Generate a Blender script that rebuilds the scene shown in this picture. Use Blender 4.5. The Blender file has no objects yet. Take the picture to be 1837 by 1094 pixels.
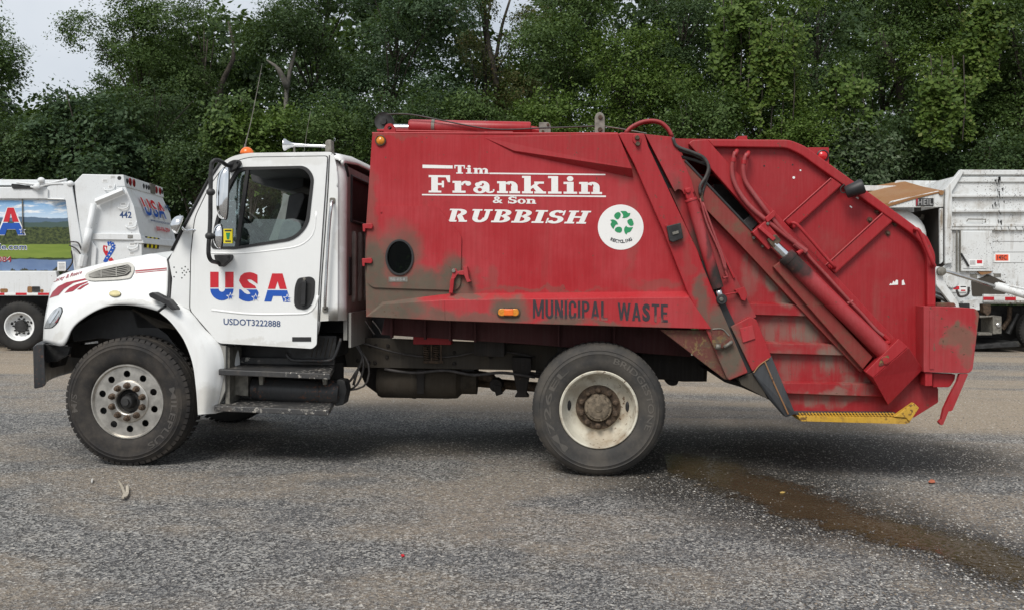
import bpy, bmesh, math, random
import numpy as np
from mathutils import Vector, Matrix
from mathutils.bvhtree import BVHTree

random.seed(7)
RNG = np.random.default_rng(11)
SC = bpy.context.scene
COL = SC.collection
R = math.radians

# ------------------------------------------------------------------ camera
CAM = Vector((3.47749, -6.71361, 1.54275))
YAW, PITCH, ROLL = 0.06221666, -0.03393002, 0.00945346
FPX, CX0, CY0 = 1575.0, 918.5, 547.0
cy_, sy_, cp_, sp_ = math.cos(YAW), math.sin(YAW), math.cos(PITCH), math.sin(PITCH)
FWD = Vector((-sy_ * cp_, cy_ * cp_, sp_))
_r = Vector((cy_, sy_, 0))
_u = _r.cross(FWD)
RGT = _r * math.cos(ROLL) + _u * math.sin(ROLL)
UPV = -_r * math.sin(ROLL) + _u * math.cos(ROLL)
cd = bpy.data.cameras.new('camera')
cam = bpy.data.objects.new('camera', cd)
COL.objects.link(cam)
cd.sensor_width = 36.0
cd.lens = FPX / 1837.0 * 36.0
cd.clip_start = 0.05
cd.clip_end = 2000.0
M = Matrix((RGT, UPV, -FWD)).transposed().to_4x4()
M.translation = CAM
cam.matrix_world = M
SC.camera = cam

# ------------------------------------------------------------------ light
SUN_EL, SUN_AZ = 50.0, 202.0          # azimuth measured from +Y clockwise (towards +X)
w = bpy.data.worlds.new("World")
SC.world = w
w.use_nodes = True
nt = w.node_tree
nt.nodes.clear()
sky = nt.nodes.new('ShaderNodeTexSky')
sky.sky_type = 'NISHITA'
sky.sun_disc = False
sky.sun_elevation = R(SUN_EL)
sky.sun_rotation = R(SUN_AZ)
sky.air_density = 1.0
sky.dust_density = 4.0
tc = nt.nodes.new('ShaderNodeTexCoord')
nz = nt.nodes.new('ShaderNodeTexNoise')
nz.inputs['Scale'].default_value = 3.2
nz.inputs['Detail'].default_value = 5.0
nt.links.new(tc.outputs['Generated'], nz.inputs['Vector'])
cr = nt.nodes.new('ShaderNodeValToRGB')
cr.color_ramp.elements[0].position = 0.3
cr.color_ramp.elements[0].color = (4.6, 5.1, 5.7, 1)
cr.color_ramp.elements[1].position = 0.75
cr.color_ramp.elements[1].color = (7.1, 7.4, 7.75, 1)
nt.links.new(nz.outputs['Fac'], cr.inputs['Fac'])
mx = nt.nodes.new('ShaderNodeMix')
mx.data_type = 'RGBA'
mx.inputs['Factor'].default_value = 0.88      # overcast: cloud deck over the clear sky
nt.links.new(sky.outputs['Color'], mx.inputs['A'])
nt.links.new(cr.outputs['Color'], mx.inputs['B'])
bg = nt.nodes.new('ShaderNodeBackground')
bg.inputs['Strength'].default_value = 0.065
nt.links.new(mx.outputs['Result'], bg.inputs['Color'])
wo = nt.nodes.new('ShaderNodeOutputWorld')
nt.links.new(bg.outputs['Background'], wo.inputs['Surface'])

sd = bpy.data.lights.new('sun', 'SUN')
sd.energy = 1.5
sd.angle = R(25)
sd.color = (1.0, 0.96, 0.9)
sun = bpy.data.objects.new('sun', sd)
COL.objects.link(sun)
az, el = R(SUN_AZ), R(SUN_EL)
sdir = Vector((math.sin(az) * math.cos(el), math.cos(az) * math.cos(el), math.sin(el)))
sun.rotation_euler = sdir.to_track_quat('Z', 'Y').to_euler()
sun.location = (0, -10, 20)
SC.view_settings.view_transform = 'Standard'
SC.view_settings.look = 'None'
SC.view_settings.exposure = 0.95
SC.view_settings.gamma = 1.0
SC.view_settings.use_curve_mapping = False
SC.cycles.max_bounces = 6
SC.cycles.transparent_max_bounces = 12
SC.cycles.use_denoising = True

# ------------------------------------------------------------------ geometry from the surveyed view
def pray(px, py):
    return (FWD * FPX + RGT * (px - CX0) - UPV * (py - CY0)).normalized()

class Frame:
    """a vehicle's own axes: ex along it, ey across it; at() gives the point of the plane at depth y that is seen in direction (px, py)"""
    def __init__(s, p0, yaw=0.0):
        s.p0 = Vector(p0)
        s.ex = Vector((math.cos(yaw), math.sin(yaw), 0))
        s.ey = Vector((-math.sin(yaw), math.cos(yaw), 0))
        s.yaw = yaw
    def at(s, px, py, y=0.0):
        d = pray(px, py)
        t = (y - (CAM - s.p0).dot(s.ey)) / d.dot(s.ey)
        return CAM + d * t
    def loc(s, x, y, z):
        return s.p0 + s.ex * x + s.ey * y + Vector((0, 0, z))

F0 = Frame((0, 0, 0))
def at(px, py, y=0.0):
    return F0.at(px, py, y)
def gnd(px, py, z=0.0):
    d = pray(px, py)
    t = (z - CAM.z) / d.z
    return CAM + d * t

# ------------------------------------------------------------------ mesh builder
class MB:
    def __init__(s, frame=F0):
        s.v = []; s.f = []; s.fr = frame
    def add(s, vs, fs):
        b = len(s.v)
        s.v += [Vector(v) for v in vs]
        s.f += [tuple(i + b for i in f) for f in fs]
        return s
    def prism(s, pts, y0, y1):
        """closed outline (px) on the plane y0, carried straight back to y1"""
        a = [s.fr.at(p[0], p[1], y0) for p in pts]
        off = s.fr.ey * (y1 - y0)
        n = len(a)
        s.add(a + [p + off for p in a],
              [tuple(range(n)), tuple(range(2 * n - 1, n - 1, -1))] +
              [(i, i + n, (i + 1) % n + n, (i + 1) % n) for i in range(n)])
        return s
    def wprism(s, pts, off):
        n = len(pts); off = Vector(off)
        a = [Vector(p) for p in pts]
        s.add(a + [p + off for p in a],
              [tuple(range(n)), tuple(range(2 * n - 1, n - 1, -1))] +
              [(i, i + n, (i + 1) % n + n, (i + 1) % n) for i in range(n)])
        return s
    def box(s, c, sx, sy, sz, rot=None):
        c = Vector(c); vs = []
        for x in (-1, 1):
            for y in (-1, 1):
                for z in (-1, 1):
                    p = Vector((x * sx / 2, y * sy / 2, z * sz / 2))
                    if rot is not None: p = rot @ p
                    vs.append(c + s.fr.ex * p.x + s.fr.ey * p.y + Vector((0, 0, p.z)))
        s.add(vs, [(0, 1, 3, 2), (4, 6, 7, 5), (0, 4, 5, 1), (2, 3, 7, 6), (0, 2, 6, 4), (1, 5, 7, 3)])
        return s
    def ring(s, c, ax, r, n, a0=0.0):
        ax = Vector(ax).normalized()
        t = Vector((0, 0, 1)) if abs(ax.z) < 0.9 else Vector((1, 0, 0))
        a = ax.cross(t).normalized(); b = ax.cross(a).normalized()
        return [Vector(c) + (a * math.cos(a0 + 2 * math.pi * i / n) + b * math.sin(a0 + 2 * math.pi * i / n)) * r for i in range(n)]
    def tube(s, pts, r, n=10, caps=True):
        pts = [Vector(p) for p in pts]
        m = len(pts)
        rs = r if isinstance(r, (list, tuple)) else [r] * m
        tans = []
        for i in range(m):
            a = pts[max(i - 1, 0)]; b = pts[min(i + 1, m - 1)]
            tans.append((b - a).normalized())
        t0 = tans[0]
        ref = Vector((0, 0, 1)) if abs(t0.z) < 0.9 else Vector((1, 0, 0))
        u = t0.cross(ref).normalized()
        vs = []
        for i in range(m):
            u = (u - tans[i] * u.dot(tans[i]))
            if u.length < 1e-6: u = tans[i].orthogonal()
            u.normalize()
            wv = tans[i].cross(u)
            for k in range(n):
                a = 2 * math.pi * k / n
                vs.append(pts[i] + (u * math.cos(a) + wv * math.sin(a)) * rs[i])
        fs = []
        for i in range(m - 1):
            for k in range(n):
                k2 = (k + 1) % n
                fs.append((i * n + k, i * n + k2, (i + 1) * n + k2, (i + 1) * n + k))
        if caps:
            fs.append(tuple(range(n - 1, -1, -1)))
            fs.append(tuple(range((m - 1) * n, m * n)))
        return s.add(vs, fs)
    def lathe(s, c, ax, prof, n=48, cap=False):
        """prof: list of (radius, distance along ax)"""
        vs = []; ax = Vector(ax).normalized()
        for (r, d) in prof:
            vs += s.ring(Vector(c) + ax * d, ax, max(r, 1e-5), n)
        fs = []
        for i in range(len(prof) - 1):
            for k in range(n):
                k2 = (k + 1) % n
                fs.append((i * n + k, i * n + k2, (i + 1) * n + k2, (i + 1) * n + k))
        if cap:
            fs.append(tuple(range(n - 1, -1, -1)))
            fs.append(tuple(range((len(prof) - 1) * n, len(prof) * n)))
        return s.add(vs, fs)
    def ellipsoid(s, c, ax_a, ax_b, ax_c, n=16, m=10, half=False):
        c = Vector(c); A, B, Cc = Vector(ax_a), Vector(ax_b), Vector(ax_c)
        vs = []; t0 = 0.0 if half else -math.pi / 2
        for j in range(m + 1):
            t = t0 + (math.pi / 2 - t0) * j / m
            for i in range(n):
                a = 2 * math.pi * i / n
                vs.append(c + (A * math.cos(a) + B * math.sin(a)) * max(math.cos(t), 1e-4) + Cc * math.sin(t))
        fs = []
        for j in range(m):
            for i in range(n):
                i2 = (i + 1) % n
                fs.append((j * n + i, j * n + i2, (j + 1) * n + i2, (j + 1) * n + i))
        if half: fs.append(tuple(range(n - 1, -1, -1)))
        return s.add(vs, fs)
    def grid(s, rows):
        """rows: equal-length lists of points"""
        n = len(rows[0]); vs = [p for r in rows for p in r]
        fs = [(j * n + i, j * n + i + 1, (j + 1) * n + i + 1, (j + 1) * n + i) for j in range(len(rows) - 1) for i in range(n - 1)]
        return s.add(vs, fs)
    def build(s, name, m, parent=None, smooth=False, bevel=0.0, kind=None, solid=0.0, seg=2, recalc=True, auto=None):
        me = bpy.data.meshes.new(name)
        org = Vector((0, 0, 0))
        if parent is not None: org = Vector(parent.get('_o', (0, 0, 0)))
        me.from_pydata([tuple(v - org) for v in s.v], [], s.f)
        if recalc:
            bm = bmesh.new(); bm.from_mesh(me)
            bmesh.ops.recalc_face_normals(bm, faces=bm.faces)
            bm.to_mesh(me); bm.free()
        ms = m if isinstance(m, (list, tuple)) else [m]
        for q in ms: me.materials.append(q)
        if smooth: me.shade_smooth()
        if auto is not None and smooth: me.set_sharp_from_angle(angle=R(auto))
        o = bpy.data.objects.new(name, me)
        COL.objects.link(o)
        if parent is not None:
            o.parent = parent
            o['_o'] = tuple(org)
        if solid:
            md = o.modifiers.new('thick', 'SOLIDIFY'); md.thickness = solid; md.offset = -1
        if bevel:
            md = o.modifiers.new('edge', 'BEVEL'); md.width = bevel; md.segments = seg
            md.limit_method = 'ANGLE'; md.angle_limit = R(40)
        if kind: o['kind'] = kind
        return o

def thing(name, label, cat, loc, group=None):
    o = bpy.data.objects.new(name, None)
    COL.objects.link(o)
    o.location = loc
    o.empty_display_size = 0.2
    o['_o'] = tuple(loc)
    o['label'] = label; o['category'] = cat
    if group: o['group'] = group
    return o
def holder(name, parent):
    """a part that only carries sub-parts (a wheel)"""
    o = bpy.data.objects.new(name, None)
    COL.objects.link(o); o.parent = parent
    o['_o'] = parent['_o']
    return o
def tag(o, label, cat, group=None):
    o['label'] = label; o['category'] = cat
    if group: o['group'] = group
    return o

def rpoly(pts, r, n=4):
    """round the corners of an outline; r one value or one per corner"""
    out = []; m = len(pts)
    for i in range(m):
        ri = r[i] if isinstance(r, (list, tuple)) else r
        p = Vector(pts[i][:2]); a = Vector(pts[i - 1][:2]); b = Vector(pts[(i + 1) % m][:2])
        if ri <= 0: out.append((p.x, p.y)); continue
        da, db = a - p, b - p
        k = min(ri, da.length * .48, db.length * .48)
        p0 = p + da.normalized() * k; p1 = p + db.normalized() * k
        for j in range(n + 1):
            t = j / n
            q = p0 * (1 - t) ** 2 + p * 2 * t * (1 - t) + p1 * t * t
            out.append((q.x, q.y))
    return out
def oval(cx, cy, rx, ry, n=28, rot=0.0):
    c, s_ = math.cos(rot), math.sin(rot)
    return [(cx + rx * math.cos(2 * math.pi * i / n) * c - ry * math.sin(2 * math.pi * i / n) * s_,
             cy + rx * math.cos(2 * math.pi * i / n) * s_ + ry * math.sin(2 * math.pi * i / n) * c) for i in range(n)]
def rect(x0, y0, x1, y1): return [(x0, y0), (x1, y0), (x1, y1), (x0, y1)]
def bandpoly(p, q, wd):
    p, q = Vector(p), Vector(q); d = (q - p).normalized(); nrm = Vector((-d.y, d.x)) * wd / 2
    return [tuple(p + nrm), tuple(q + nrm), tuple(q - nrm), tuple(p - nrm)]
def spline(pts, n):
    """smooth resample of a polyline (any dimension)"""
    P = np.array([list(p) for p in pts], float)
    d = np.r_[0, np.cumsum(np.linalg.norm(np.diff(P, axis=0), axis=1))]
    t = np.linspace(0, d[-1], n); out = np.zeros((n, P.shape[1]))
    # Catmull-Rom tangents
    T = np.zeros_like(P)
    for i in range(len(P)):
        a, b = max(i - 1, 0), min(i + 1, len(P) - 1)
        T[i] = (P[b] - P[a]) / max(d[b] - d[a], 1e-9)
    for k, tt in enumerate(t):
        i = min(max(np.searchsorted(d, tt) - 1, 0), len(P) - 2)
        h = max(d[i + 1] - d[i], 1e-9); u = (tt - d[i]) / h
        out[k] = ((2 * u**3 - 3 * u**2 + 1) * P[i] + (u**3 - 2 * u**2 + u) * h * T[i] +
                  (-2 * u**3 + 3 * u**2) * P[i + 1] + (u**3 - u**2) * h * T[i + 1])
    return [tuple(x) for x in out]

def holed(mb, outer, holes, y0, thick):
    """sheet (px outline on plane y0) with real openings, carried back by thick"""
    cu = bpy.data.curves.new('t', 'CURVE'); cu.dimensions = '2D'; cu.fill_mode = 'FRONT'
    fr = mb.fr
    def lc(p):
        q = fr.at(p[0], p[1], y0) - fr.p0
        return (q.dot(fr.ex), q.z)
    for pl in [outer] + list(holes):
        sp = cu.splines.new('POLY'); sp.points.add(len(pl) - 1); sp.use_cyclic_u = True
        for i, p in enumerate(pl):
            x, z = lc(p); sp.points[i].co = (x, z, 0, 1)
    ob = bpy.data.objects.new('t', cu); COL.objects.link(ob)
    bpy.context.view_layer.update()
    me = bpy.data.meshes.new_from_object(ob.evaluated_get(bpy.context.evaluated_depsgraph_get()))
    bpy.data.objects.remove(ob); bpy.data.curves.remove(cu)
    bm = bmesh.new(); bm.from_mesh(me)
    bmesh.ops.remove_doubles(bm, verts=bm.verts, dist=1e-5)
    if thick:
        ret = bmesh.ops.extrude_face_region(bm, geom=list(bm.faces))
        bmesh.ops.translate(bm, vec=(0, 0, 1.0), verts=[g for g in ret['geom'] if isinstance(g, bmesh.types.BMVert)])
    bm.verts.index_update()
    vs = []
    for v in bm.verts:
        vs.append(fr.p0 + fr.ex * v.co.x + Vector((0, 0, v.co.y)) + fr.ey * (y0 + (thick if v.co.z > .5 else 0)))
    fs = [tuple(v.index for v in f.verts) for f in bm.faces]
    bm.free(); bpy.data.meshes.remove(me)
    return mb.add(vs, fs)

# ------------------------------------------------------------------ lettering
def font_polys(s, bold=0.0, shear=0.0, space=1.0):
    cu = bpy.data.curves.new('t', 'FONT'); cu.body = s; cu.size = 1.0; cu.offset = bold; cu.shear = shear
    cu.space_character = space; cu.resolution_u = 3; cu.fill_mode = 'FRONT'; cu.dimensions = '2D'
    ob = bpy.data.objects.new('t', cu); COL.objects.link(ob)
    bpy.context.view_layer.update()
    me = bpy.data.meshes.new_from_object(ob.evaluated_get(bpy.context.evaluated_depsgraph_get()))
    P = [[(me.vertices[i].co.x, me.vertices[i].co.y) for i in f.vertices] for f in me.polygons]
    bpy.data.objects.remove(ob); bpy.data.curves.remove(cu); bpy.data.meshes.remove(me)
    return P
def g_r(x0, y0, x1, y1): return [[(x0, y0), (x1, y0), (x1, y1), (x0, y1)]]
def g_a(cx, cy, ox, oy, ix, iy, a0, a1):
    n = max(4, int(abs(a1 - a0) / 15)); out = []
    for i in range(n):
        a, b = R(a0 + (a1 - a0) * i / n), R(a0 + (a1 - a0) * (i + 1) / n)
        q = [(cx + ix * math.cos(a), cy + iy * math.sin(a)), (cx + ox * math.cos(a), cy + oy * math.sin(a)),
             (cx + ox * math.cos(b), cy + oy * math.sin(b)), (cx + ix * math.cos(b), cy + iy * math.sin(b))]
        out.append(q)
    return out
def g_c(cx, cy, r): return [[(cx + r * math.cos(2 * math.pi * i / 18), cy + r * math.sin(2 * math.pi * i / 18)) for i in range(18)]]
GL = {
 'F': (1.0, g_r(.12,0,.42,1) + g_r(0,0,.58,.11) + g_r(0,.88,.98,1) + [[(.78,.88),(.98,.88),(.98,.6),(.88,.6)]] + g_r(.42,.43,.64,.55) + g_r(.6,.3,.7,.68)),
 'T': (1.0, g_r(.33,0,.67,1) + g_r(.18,0,.82,.13) + g_r(0,.86,1,1) + g_r(0,.6,.11,.86) + g_r(.89,.6,1,.86)),
 'i': (.62, g_r(.15,0,.46,.64) + g_r(0,.55,.46,.68) + g_r(0,0,.62,.12) + g_c(.3,.86,.15)),
 'l': (.62, g_r(.15,0,.46,1) + g_r(0,.88,.46,1) + g_r(0,0,.62,.12)),
 'n': (1.05, g_r(.1,0,.4,.64) + g_r(0,.56,.4,.68) + g_r(0,0,.5,.12) + g_r(.64,0,.94,.42) + g_r(.56,0,1.05,.12) + g_a(.62,.4,.32,.29,.05,.16,0,150)),
 'm': (1.55, g_r(.1,0,.38,.64) + g_r(0,.56,.38,.68) + g_r(0,0,.46,.12) + g_r(.58,0,.86,.42) + g_r(.52,0,.94,.12) + g_a(.57,.4,.29,.29,.03,.16,0,150)
       + g_r(1.08,0,1.36,.42) + g_r(1.02,0,1.46,.12) + g_a(1.06,.4,.3,.29,.04,.16,0,150)),
 'r': (.86, g_r(.1,0,.4,.64) + g_r(0,.56,.4,.68) + g_r(0,0,.6,.12) + g_a(.6,.4,.24,.29,.12,.16,60,170) + g_c(.72,.54,.13)),
 'a': (1.0, g_a(.3,.19,.3,.21,.1,.1,0,360) + g_r(.44,.1,.74,.44) + g_a(.44,.4,.3,.29,.06,.17,0,165) + g_c(.2,.48,.12) + g_a(.76,.12,.2,.12,.06,.03,180,360) + g_r(.9,.12,.97,.22)),
 'k': (1.1, g_r(.1,0,.4,1) + g_r(0,.88,.4,1) + g_r(0,0,.5,.12) + [[(.4,.24),(.4,.4),(.66,.62),(.86,.62)]] + g_r(.56,.56,1.0,.68) + [[(.48,.38),(.66,.5),(1.0,.1),(.66,.1)]] + g_r(.56,0,1.1,.12)),
 'o': (.86, g_a(.43,.33,.43,.36,.16,.25,0,360)),
 'S': (.92, g_a(.44,.73,.42,.29,.12,.13,25,270) + g_a(.46,.28,.46,.3,.14,.14,-160,95) + g_r(.76,.62,.86,1.0) + g_r(0,0,.1,.4)),
 'R': (1.12, g_r(.13,0,.43,1) + g_r(0,.88,.6,1) + g_r(0,0,.54,.13) + g_a(.55,.73,.42,.27,.1,.12,-95,95) + [[(.46,.5),(.76,.52),(1.0,.1),(.68,.08)]] + g_r(.66,0,1.12,.13)),
 'U': (1.1, g_r(.12,.34,.42,1) + g_r(.76,.34,.98,1) + g_r(0,.88,.54,1) + g_r(.64,.88,1.1,1) + g_a(.55,.35,.43,.37,.14,.2,180,360)),
 'B': (1.0, g_r(.13,0,.43,1) + g_r(0,.88,.6,1) + g_r(0,0,.6,.13) + g_r(.4,.46,.6,.56) + g_a(.55,.74,.4,.26,.1,.11,-95,95) + g_a(.55,.27,.45,.27,.12,.12,-95,95)),
 'I': (.66, g_r(.17,0,.49,1) + g_r(0,.88,.66,1) + g_r(0,0,.66,.13)),
 'H': (1.2, g_r(.12,0,.42,1) + g_r(.78,0,1.08,1) + g_r(0,.88,.54,1) + g_r(0,0,.54,.13) + g_r(.66,.88,1.2,1) + g_r(.66,0,1.2,.13) + g_r(.42,.44,.78,.57)),
}
def d_(x0, y0, x1, y1, w):
    return [[(x0, y0), (x0 + w, y0), (x1 + w, y1), (x1, y1)]]
BL = {   # condensed stencil capitals
 'I': (.17, g_r(0, 0, .17, 1)), 'L': (.44, g_r(0, 0, .17, 1) + g_r(.17, 0, .44, .14)),
 'T': (.52, g_r(.175, 0, .345, .86) + g_r(0, .86, .52, 1)), 'E': (.46, g_r(0, 0, .17, 1) + g_r(.17, 0, .46, .14) + g_r(.17, .44, .42, .57) + g_r(.17, .86, .46, 1)),
 'U': (.54, g_r(0, .26, .17, 1) + g_r(.37, .26, .54, 1) + g_a(.27, .27, .27, .27, .10, .13, 180, 360)),
 'N': (.56, g_r(0, 0, .16, 1) + g_r(.40, 0, .56, 1) + d_(.36, 0, .02, 1, .18)),
 'M': (.74, g_r(0, 0, .15, 1) + g_r(.59, 0, .74, 1) + d_(.295, .12, .02, 1, .15) + d_(.295, .12, .57, 1, .15)),
 'C': (.52, g_r(0, .27, .17, .73) + g_a(.26, .73, .26, .27, .09, .13, 0, 180) + g_a(.26, .27, .26, .27, .09, .13, 180, 360) + g_r(.35, .64, .52, .74) + g_r(.35, .26, .52, .36)),
 'P': (.52, g_r(0, 0, .17, 1) + g_r(.17, .86, .28, 1) + g_r(.17, .42, .28, .56) + g_a(.26, .71, .26, .29, .09, .15, -90, 90)),
 'A': (.58, d_(0, 0, .2, 1, .165) + [[(.415, 0), (.58, 0), (.365, 1), (.23, 1)]] + g_r(.14, .2, .44, .33)),
 'W': (.86, d_(.16, 0, 0, 1, .15) + d_(.16, 0, .355, 1, .15) + d_(.55, 0, .355, 1, .15) + d_(.55, 0, .71, 1, .15)),
}
def block_polys(s, gap=.1):
    x = 0; out = []
    for ch in s:
        if ch == 'S':
            P = font_polys('S', .05); a0, b0, a1, b1 = bbox(P)
            out += [[(x + (a - a0) / (a1 - a0) * .52, (b - b0) / (b1 - b0)) for a, b in q] for q in P]; x += .52 + gap; continue
        wd, P = BL[ch]; out += [[(a + x, b) for a, b in q] for q in P]; x += wd + gap
    return out
def slab_polys(s, gap=.09, shear=0.0):
    x = 0; out = []
    for ch in s:
        if ch == ' ': x += .5; continue
        if ch == '&':
            P = font_polys('&', .02); X = [p[0] for q in P for p in q]; Y = [p[1] for q in P for p in q]
            sw = 1.05 / (max(X) - min(X)); out += [[(x + (a - min(X)) * sw, (b - min(Y)) / (max(Y) - min(Y))) for a, b in q] for q in P]; x += 1.05 + gap; continue
        wd, P = GL[ch]
        out += [[(a + x, b) for a, b in q] for q in P]; x += wd + gap
    return [[(a + b * shear, b) for a, b in q] for q in out]
def clip_polys(P, ylim, keep_above):
    out = []
    for q in P:
        r = []
        for i in range(len(q)):
            a, b = q[i - 1], q[i]
            ia = (a[1] >= ylim) == keep_above; ib = (b[1] >= ylim) == keep_above
            if ia != ib:
                t = (ylim - a[1]) / (b[1] - a[1]); r.append((a[0] + (b[0] - a[0]) * t, ylim))
            if ib: r.append(b)
        if len(r) > 2: out.append(r)
    return out
def bbox(P):
    X = [p[0] for q in P for p in q]; Y = [p[1] for q in P for p in q]
    return min(X), min(Y), max(X), max(Y)
def map_polys(P, quad, bb=None):
    """unit layout -> px quad (TL, TR, BR, BL)"""
    x0, y0, x1, y1 = bb or bbox(P)
    tl, tr, br, bl = [Vector(q) for q in quad]; out = []
    for q in P:
        r = []
        for a, b in q:
            u = (a - x0) / (x1 - x0); v = (b - y0) / (y1 - y0)
            p = (bl * (1 - u) + br * u) * (1 - v) + (tl * (1 - u) + tr * u) * v
            r.append((p.x, p.y))
        out.append(r)
    return out
def print_polys(P, y, m, parent, name='lettering', fr=F0, step=0.00012, fn=None):
    """flat lettering laid on the plane y (or on a surface through fn)"""
    mb = MB(fr)
    for i, q in enumerate(P):
        yy = y - step * (i % 9)
        pts = [fn(p[0], p[1], step * (i % 9)) if fn else fr.at(p[0], p[1], yy) for p in q]
        if any(p is None for p in pts): continue
        mb.add(pts, [tuple(range(len(pts)))])
    return mb.build(name, m, parent, recalc=False)
def star_polys(cx, cy, r, rot=0.0):
    pts = []
    for i in range(10):
        a = R(-90 + 36 * i) + rot; rr = r if i % 2 == 0 else r * .42
        pts.append((cx + rr * math.cos(a), cy + rr * math.sin(a)))
    return [[(cx, cy), pts[i], pts[(i + 1) % 10]] for i in range(10)]

class Surf:
    """a surface that decals can be laid on"""
    def __init__(s, mb): s.t = BVHTree.FromPolygons([tuple(v) for v in mb.v], mb.f)
    def pt(s, px, py, off=0.004):
        d = pray(px, py)
        h = s.t.ray_cast(CAM, d)
        if h[0] is None: return None
        n = h[1] if h[1].dot(d) < 0 else -h[1]
        return h[0] + n * off
    def patch(s, pts, off, thick=0.0, cuts=1):
        """outline (px) filled and laid on the surface"""
        bm = bmesh.new()
        vs = [bm.verts.new((p[0], p[1], 0)) for p in pts]
        bm.faces.new(vs)
        bmesh.ops.triangulate(bm, faces=bm.faces)
        for _ in range(cuts):
            bmesh.ops.subdivide_edges(bm, edges=list(bm.edges), cuts=1, use_grid_fill=True)
        bmesh.ops.triangulate(bm, faces=bm.faces)
        bm.verts.index_update()
        out = []; ok = True
        for v in bm.verts:
            q = s.pt(v.co.x, v.co.y, off)
            if q is None: q = at(v.co.x, v.co.y, 0.3); ok = False
            out.append(q)
        fs = [tuple(v.index for v in f.verts) for f in bm.faces]
        bm.free()
        return out, fs
# ------------------------------------------------------------------ materials
class N:
    def __init__(s, name):
        s.m = bpy.data.materials.new(name); s.m.use_nodes = True
        s.t = s.m.node_tree; s.t.nodes.clear()
        s.out = s.t.nodes.new('ShaderNodeOutputMaterial')
        s._pos = None
    def n(s, ty, **kw):
        x = s.t.nodes.new('ShaderNode' + ty)
        for k, v in kw.items(): setattr(x, k, v)
        return x
    def l(s, a, b): s.t.links.new(a, b)
    def setin(s, sock, v):
        if isinstance(v, bpy.types.NodeSocket): s.l(v, sock)
        else:
            if isinstance(v, tuple) and len(v) == 3 and sock.type == 'RGBA': v = v + (1,)
            sock.default_value = v
    def pos(s):
        if s._pos is None: s._pos = s.n('NewGeometry').outputs['Position']
        return s._pos
    def math(s, op, a, b=None, clamp=False):
        x = s.n('Math', operation=op, use_clamp=clamp)
        s.setin(x.inputs[0], a)
        if b is not None: s.setin(x.inputs[1], b)
        return x.outputs[0]
    def vmath(s, op, a, b=None):
        x = s.n('VectorMath', operation=op)
        s.setin(x.inputs[0], a)
        if b is not None: s.setin(x.inputs[1], b)
        return x.outputs['Value'] if op in ('LENGTH', 'DISTANCE', 'DOT_PRODUCT') else x.outputs[0]
    def noise(s, scale, detail=4.0, rough=.55, vec=None, out='Fac', stretch=None):
        v = vec if vec is not None else s.pos()
        if stretch: v = s.vmath('MULTIPLY', v, stretch)
        x = s.n('TexNoise'); x.inputs['Scale'].default_value = scale
        x.inputs['Detail'].default_value = detail; x.inputs['Roughness'].default_value = rough
        s.l(v, x.inputs['Vector']); return x.outputs[out]
    def ramp(s, fac, a, b, c0=0.0, c1=1.0):
        x = s.n('MapRange'); x.clamp = True; x.interpolation_type = 'SMOOTHSTEP'
        s.setin(x.inputs[0], fac)
        x.inputs[1].default_value = a; x.inputs[2].default_value = b
        x.inputs[3].default_value = c0; x.inputs[4].default_value = c1
        return x.outputs[0]
    def mix(s, f, a, b, blend='MIX'):
        x = s.n('Mix', data_type='RGBA', blend_type=blend); x.clamp_factor = True
        s.setin(x.inputs['Factor'], f); s.setin(x.inputs['A'], a); s.setin(x.inputs['B'], b)
        return x.outputs['Result']
    def bsdf(s, col, rough=.5, metal=0.0, spec=.5, bump=None, bstr=.2, bdist=.01, **kw):
        b = s.n('BsdfPrincipled')
        s.setin(b.inputs['Base Color'], col); s.setin(b.inputs['Roughness'], rough)
        s.setin(b.inputs['Metallic'], metal); s.setin(b.inputs['Specular IOR Level'], spec)
        for k, v in kw.items(): s.setin(b.inputs[k.replace('_', ' ')], v)
        if bump is not None:
            bp = s.n('Bump'); bp.inputs['Strength'].default_value = bstr; bp.inputs['Distance'].default_value = bdist
            s.l(bump, bp.inputs['Height']); s.l(bp.outputs[0], b.inputs['Normal'])
        s.l(b.outputs[0], s.out.inputs['Surface'])
        return s.m
    def blobs(s, lst, warp=.12, wscale=6.0):
        """stains with shapes of their own: (centre, rx, rz, strength) -> 0..1"""
        nz = s.noise(wscale, 5.0, .6, out='Color')
        wv = s.vmath('MULTIPLY', s.vmath('SUBTRACT', nz, (.5, .5, .5)), (warp * 2, warp * 2, warp * 2))
        p = s.vmath('ADD', s.pos(), wv)
        acc = None
        for c, rx, rz, st in lst:
            d = s.vmath('MULTIPLY', s.vmath('SUBTRACT', p, tuple(c)), (1 / rx, 0.0, 1 / rz))
            f = s.ramp(s.vmath('LENGTH', d), .45, 1.1, st, 0.0)
            acc = f if acc is None else s.math('MAXIMUM', acc, f)
        return acc

def px_blobs(lst, y=0.03, fr=None):
    fr = fr or F0; out = []
    for px, py, rx, ry, st in lst:
        c = fr.at(px, py, y); k = (c - fr.at(px + 1, py, y)).length
        out.append((c, rx * k, ry * k, st))
    return out

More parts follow.
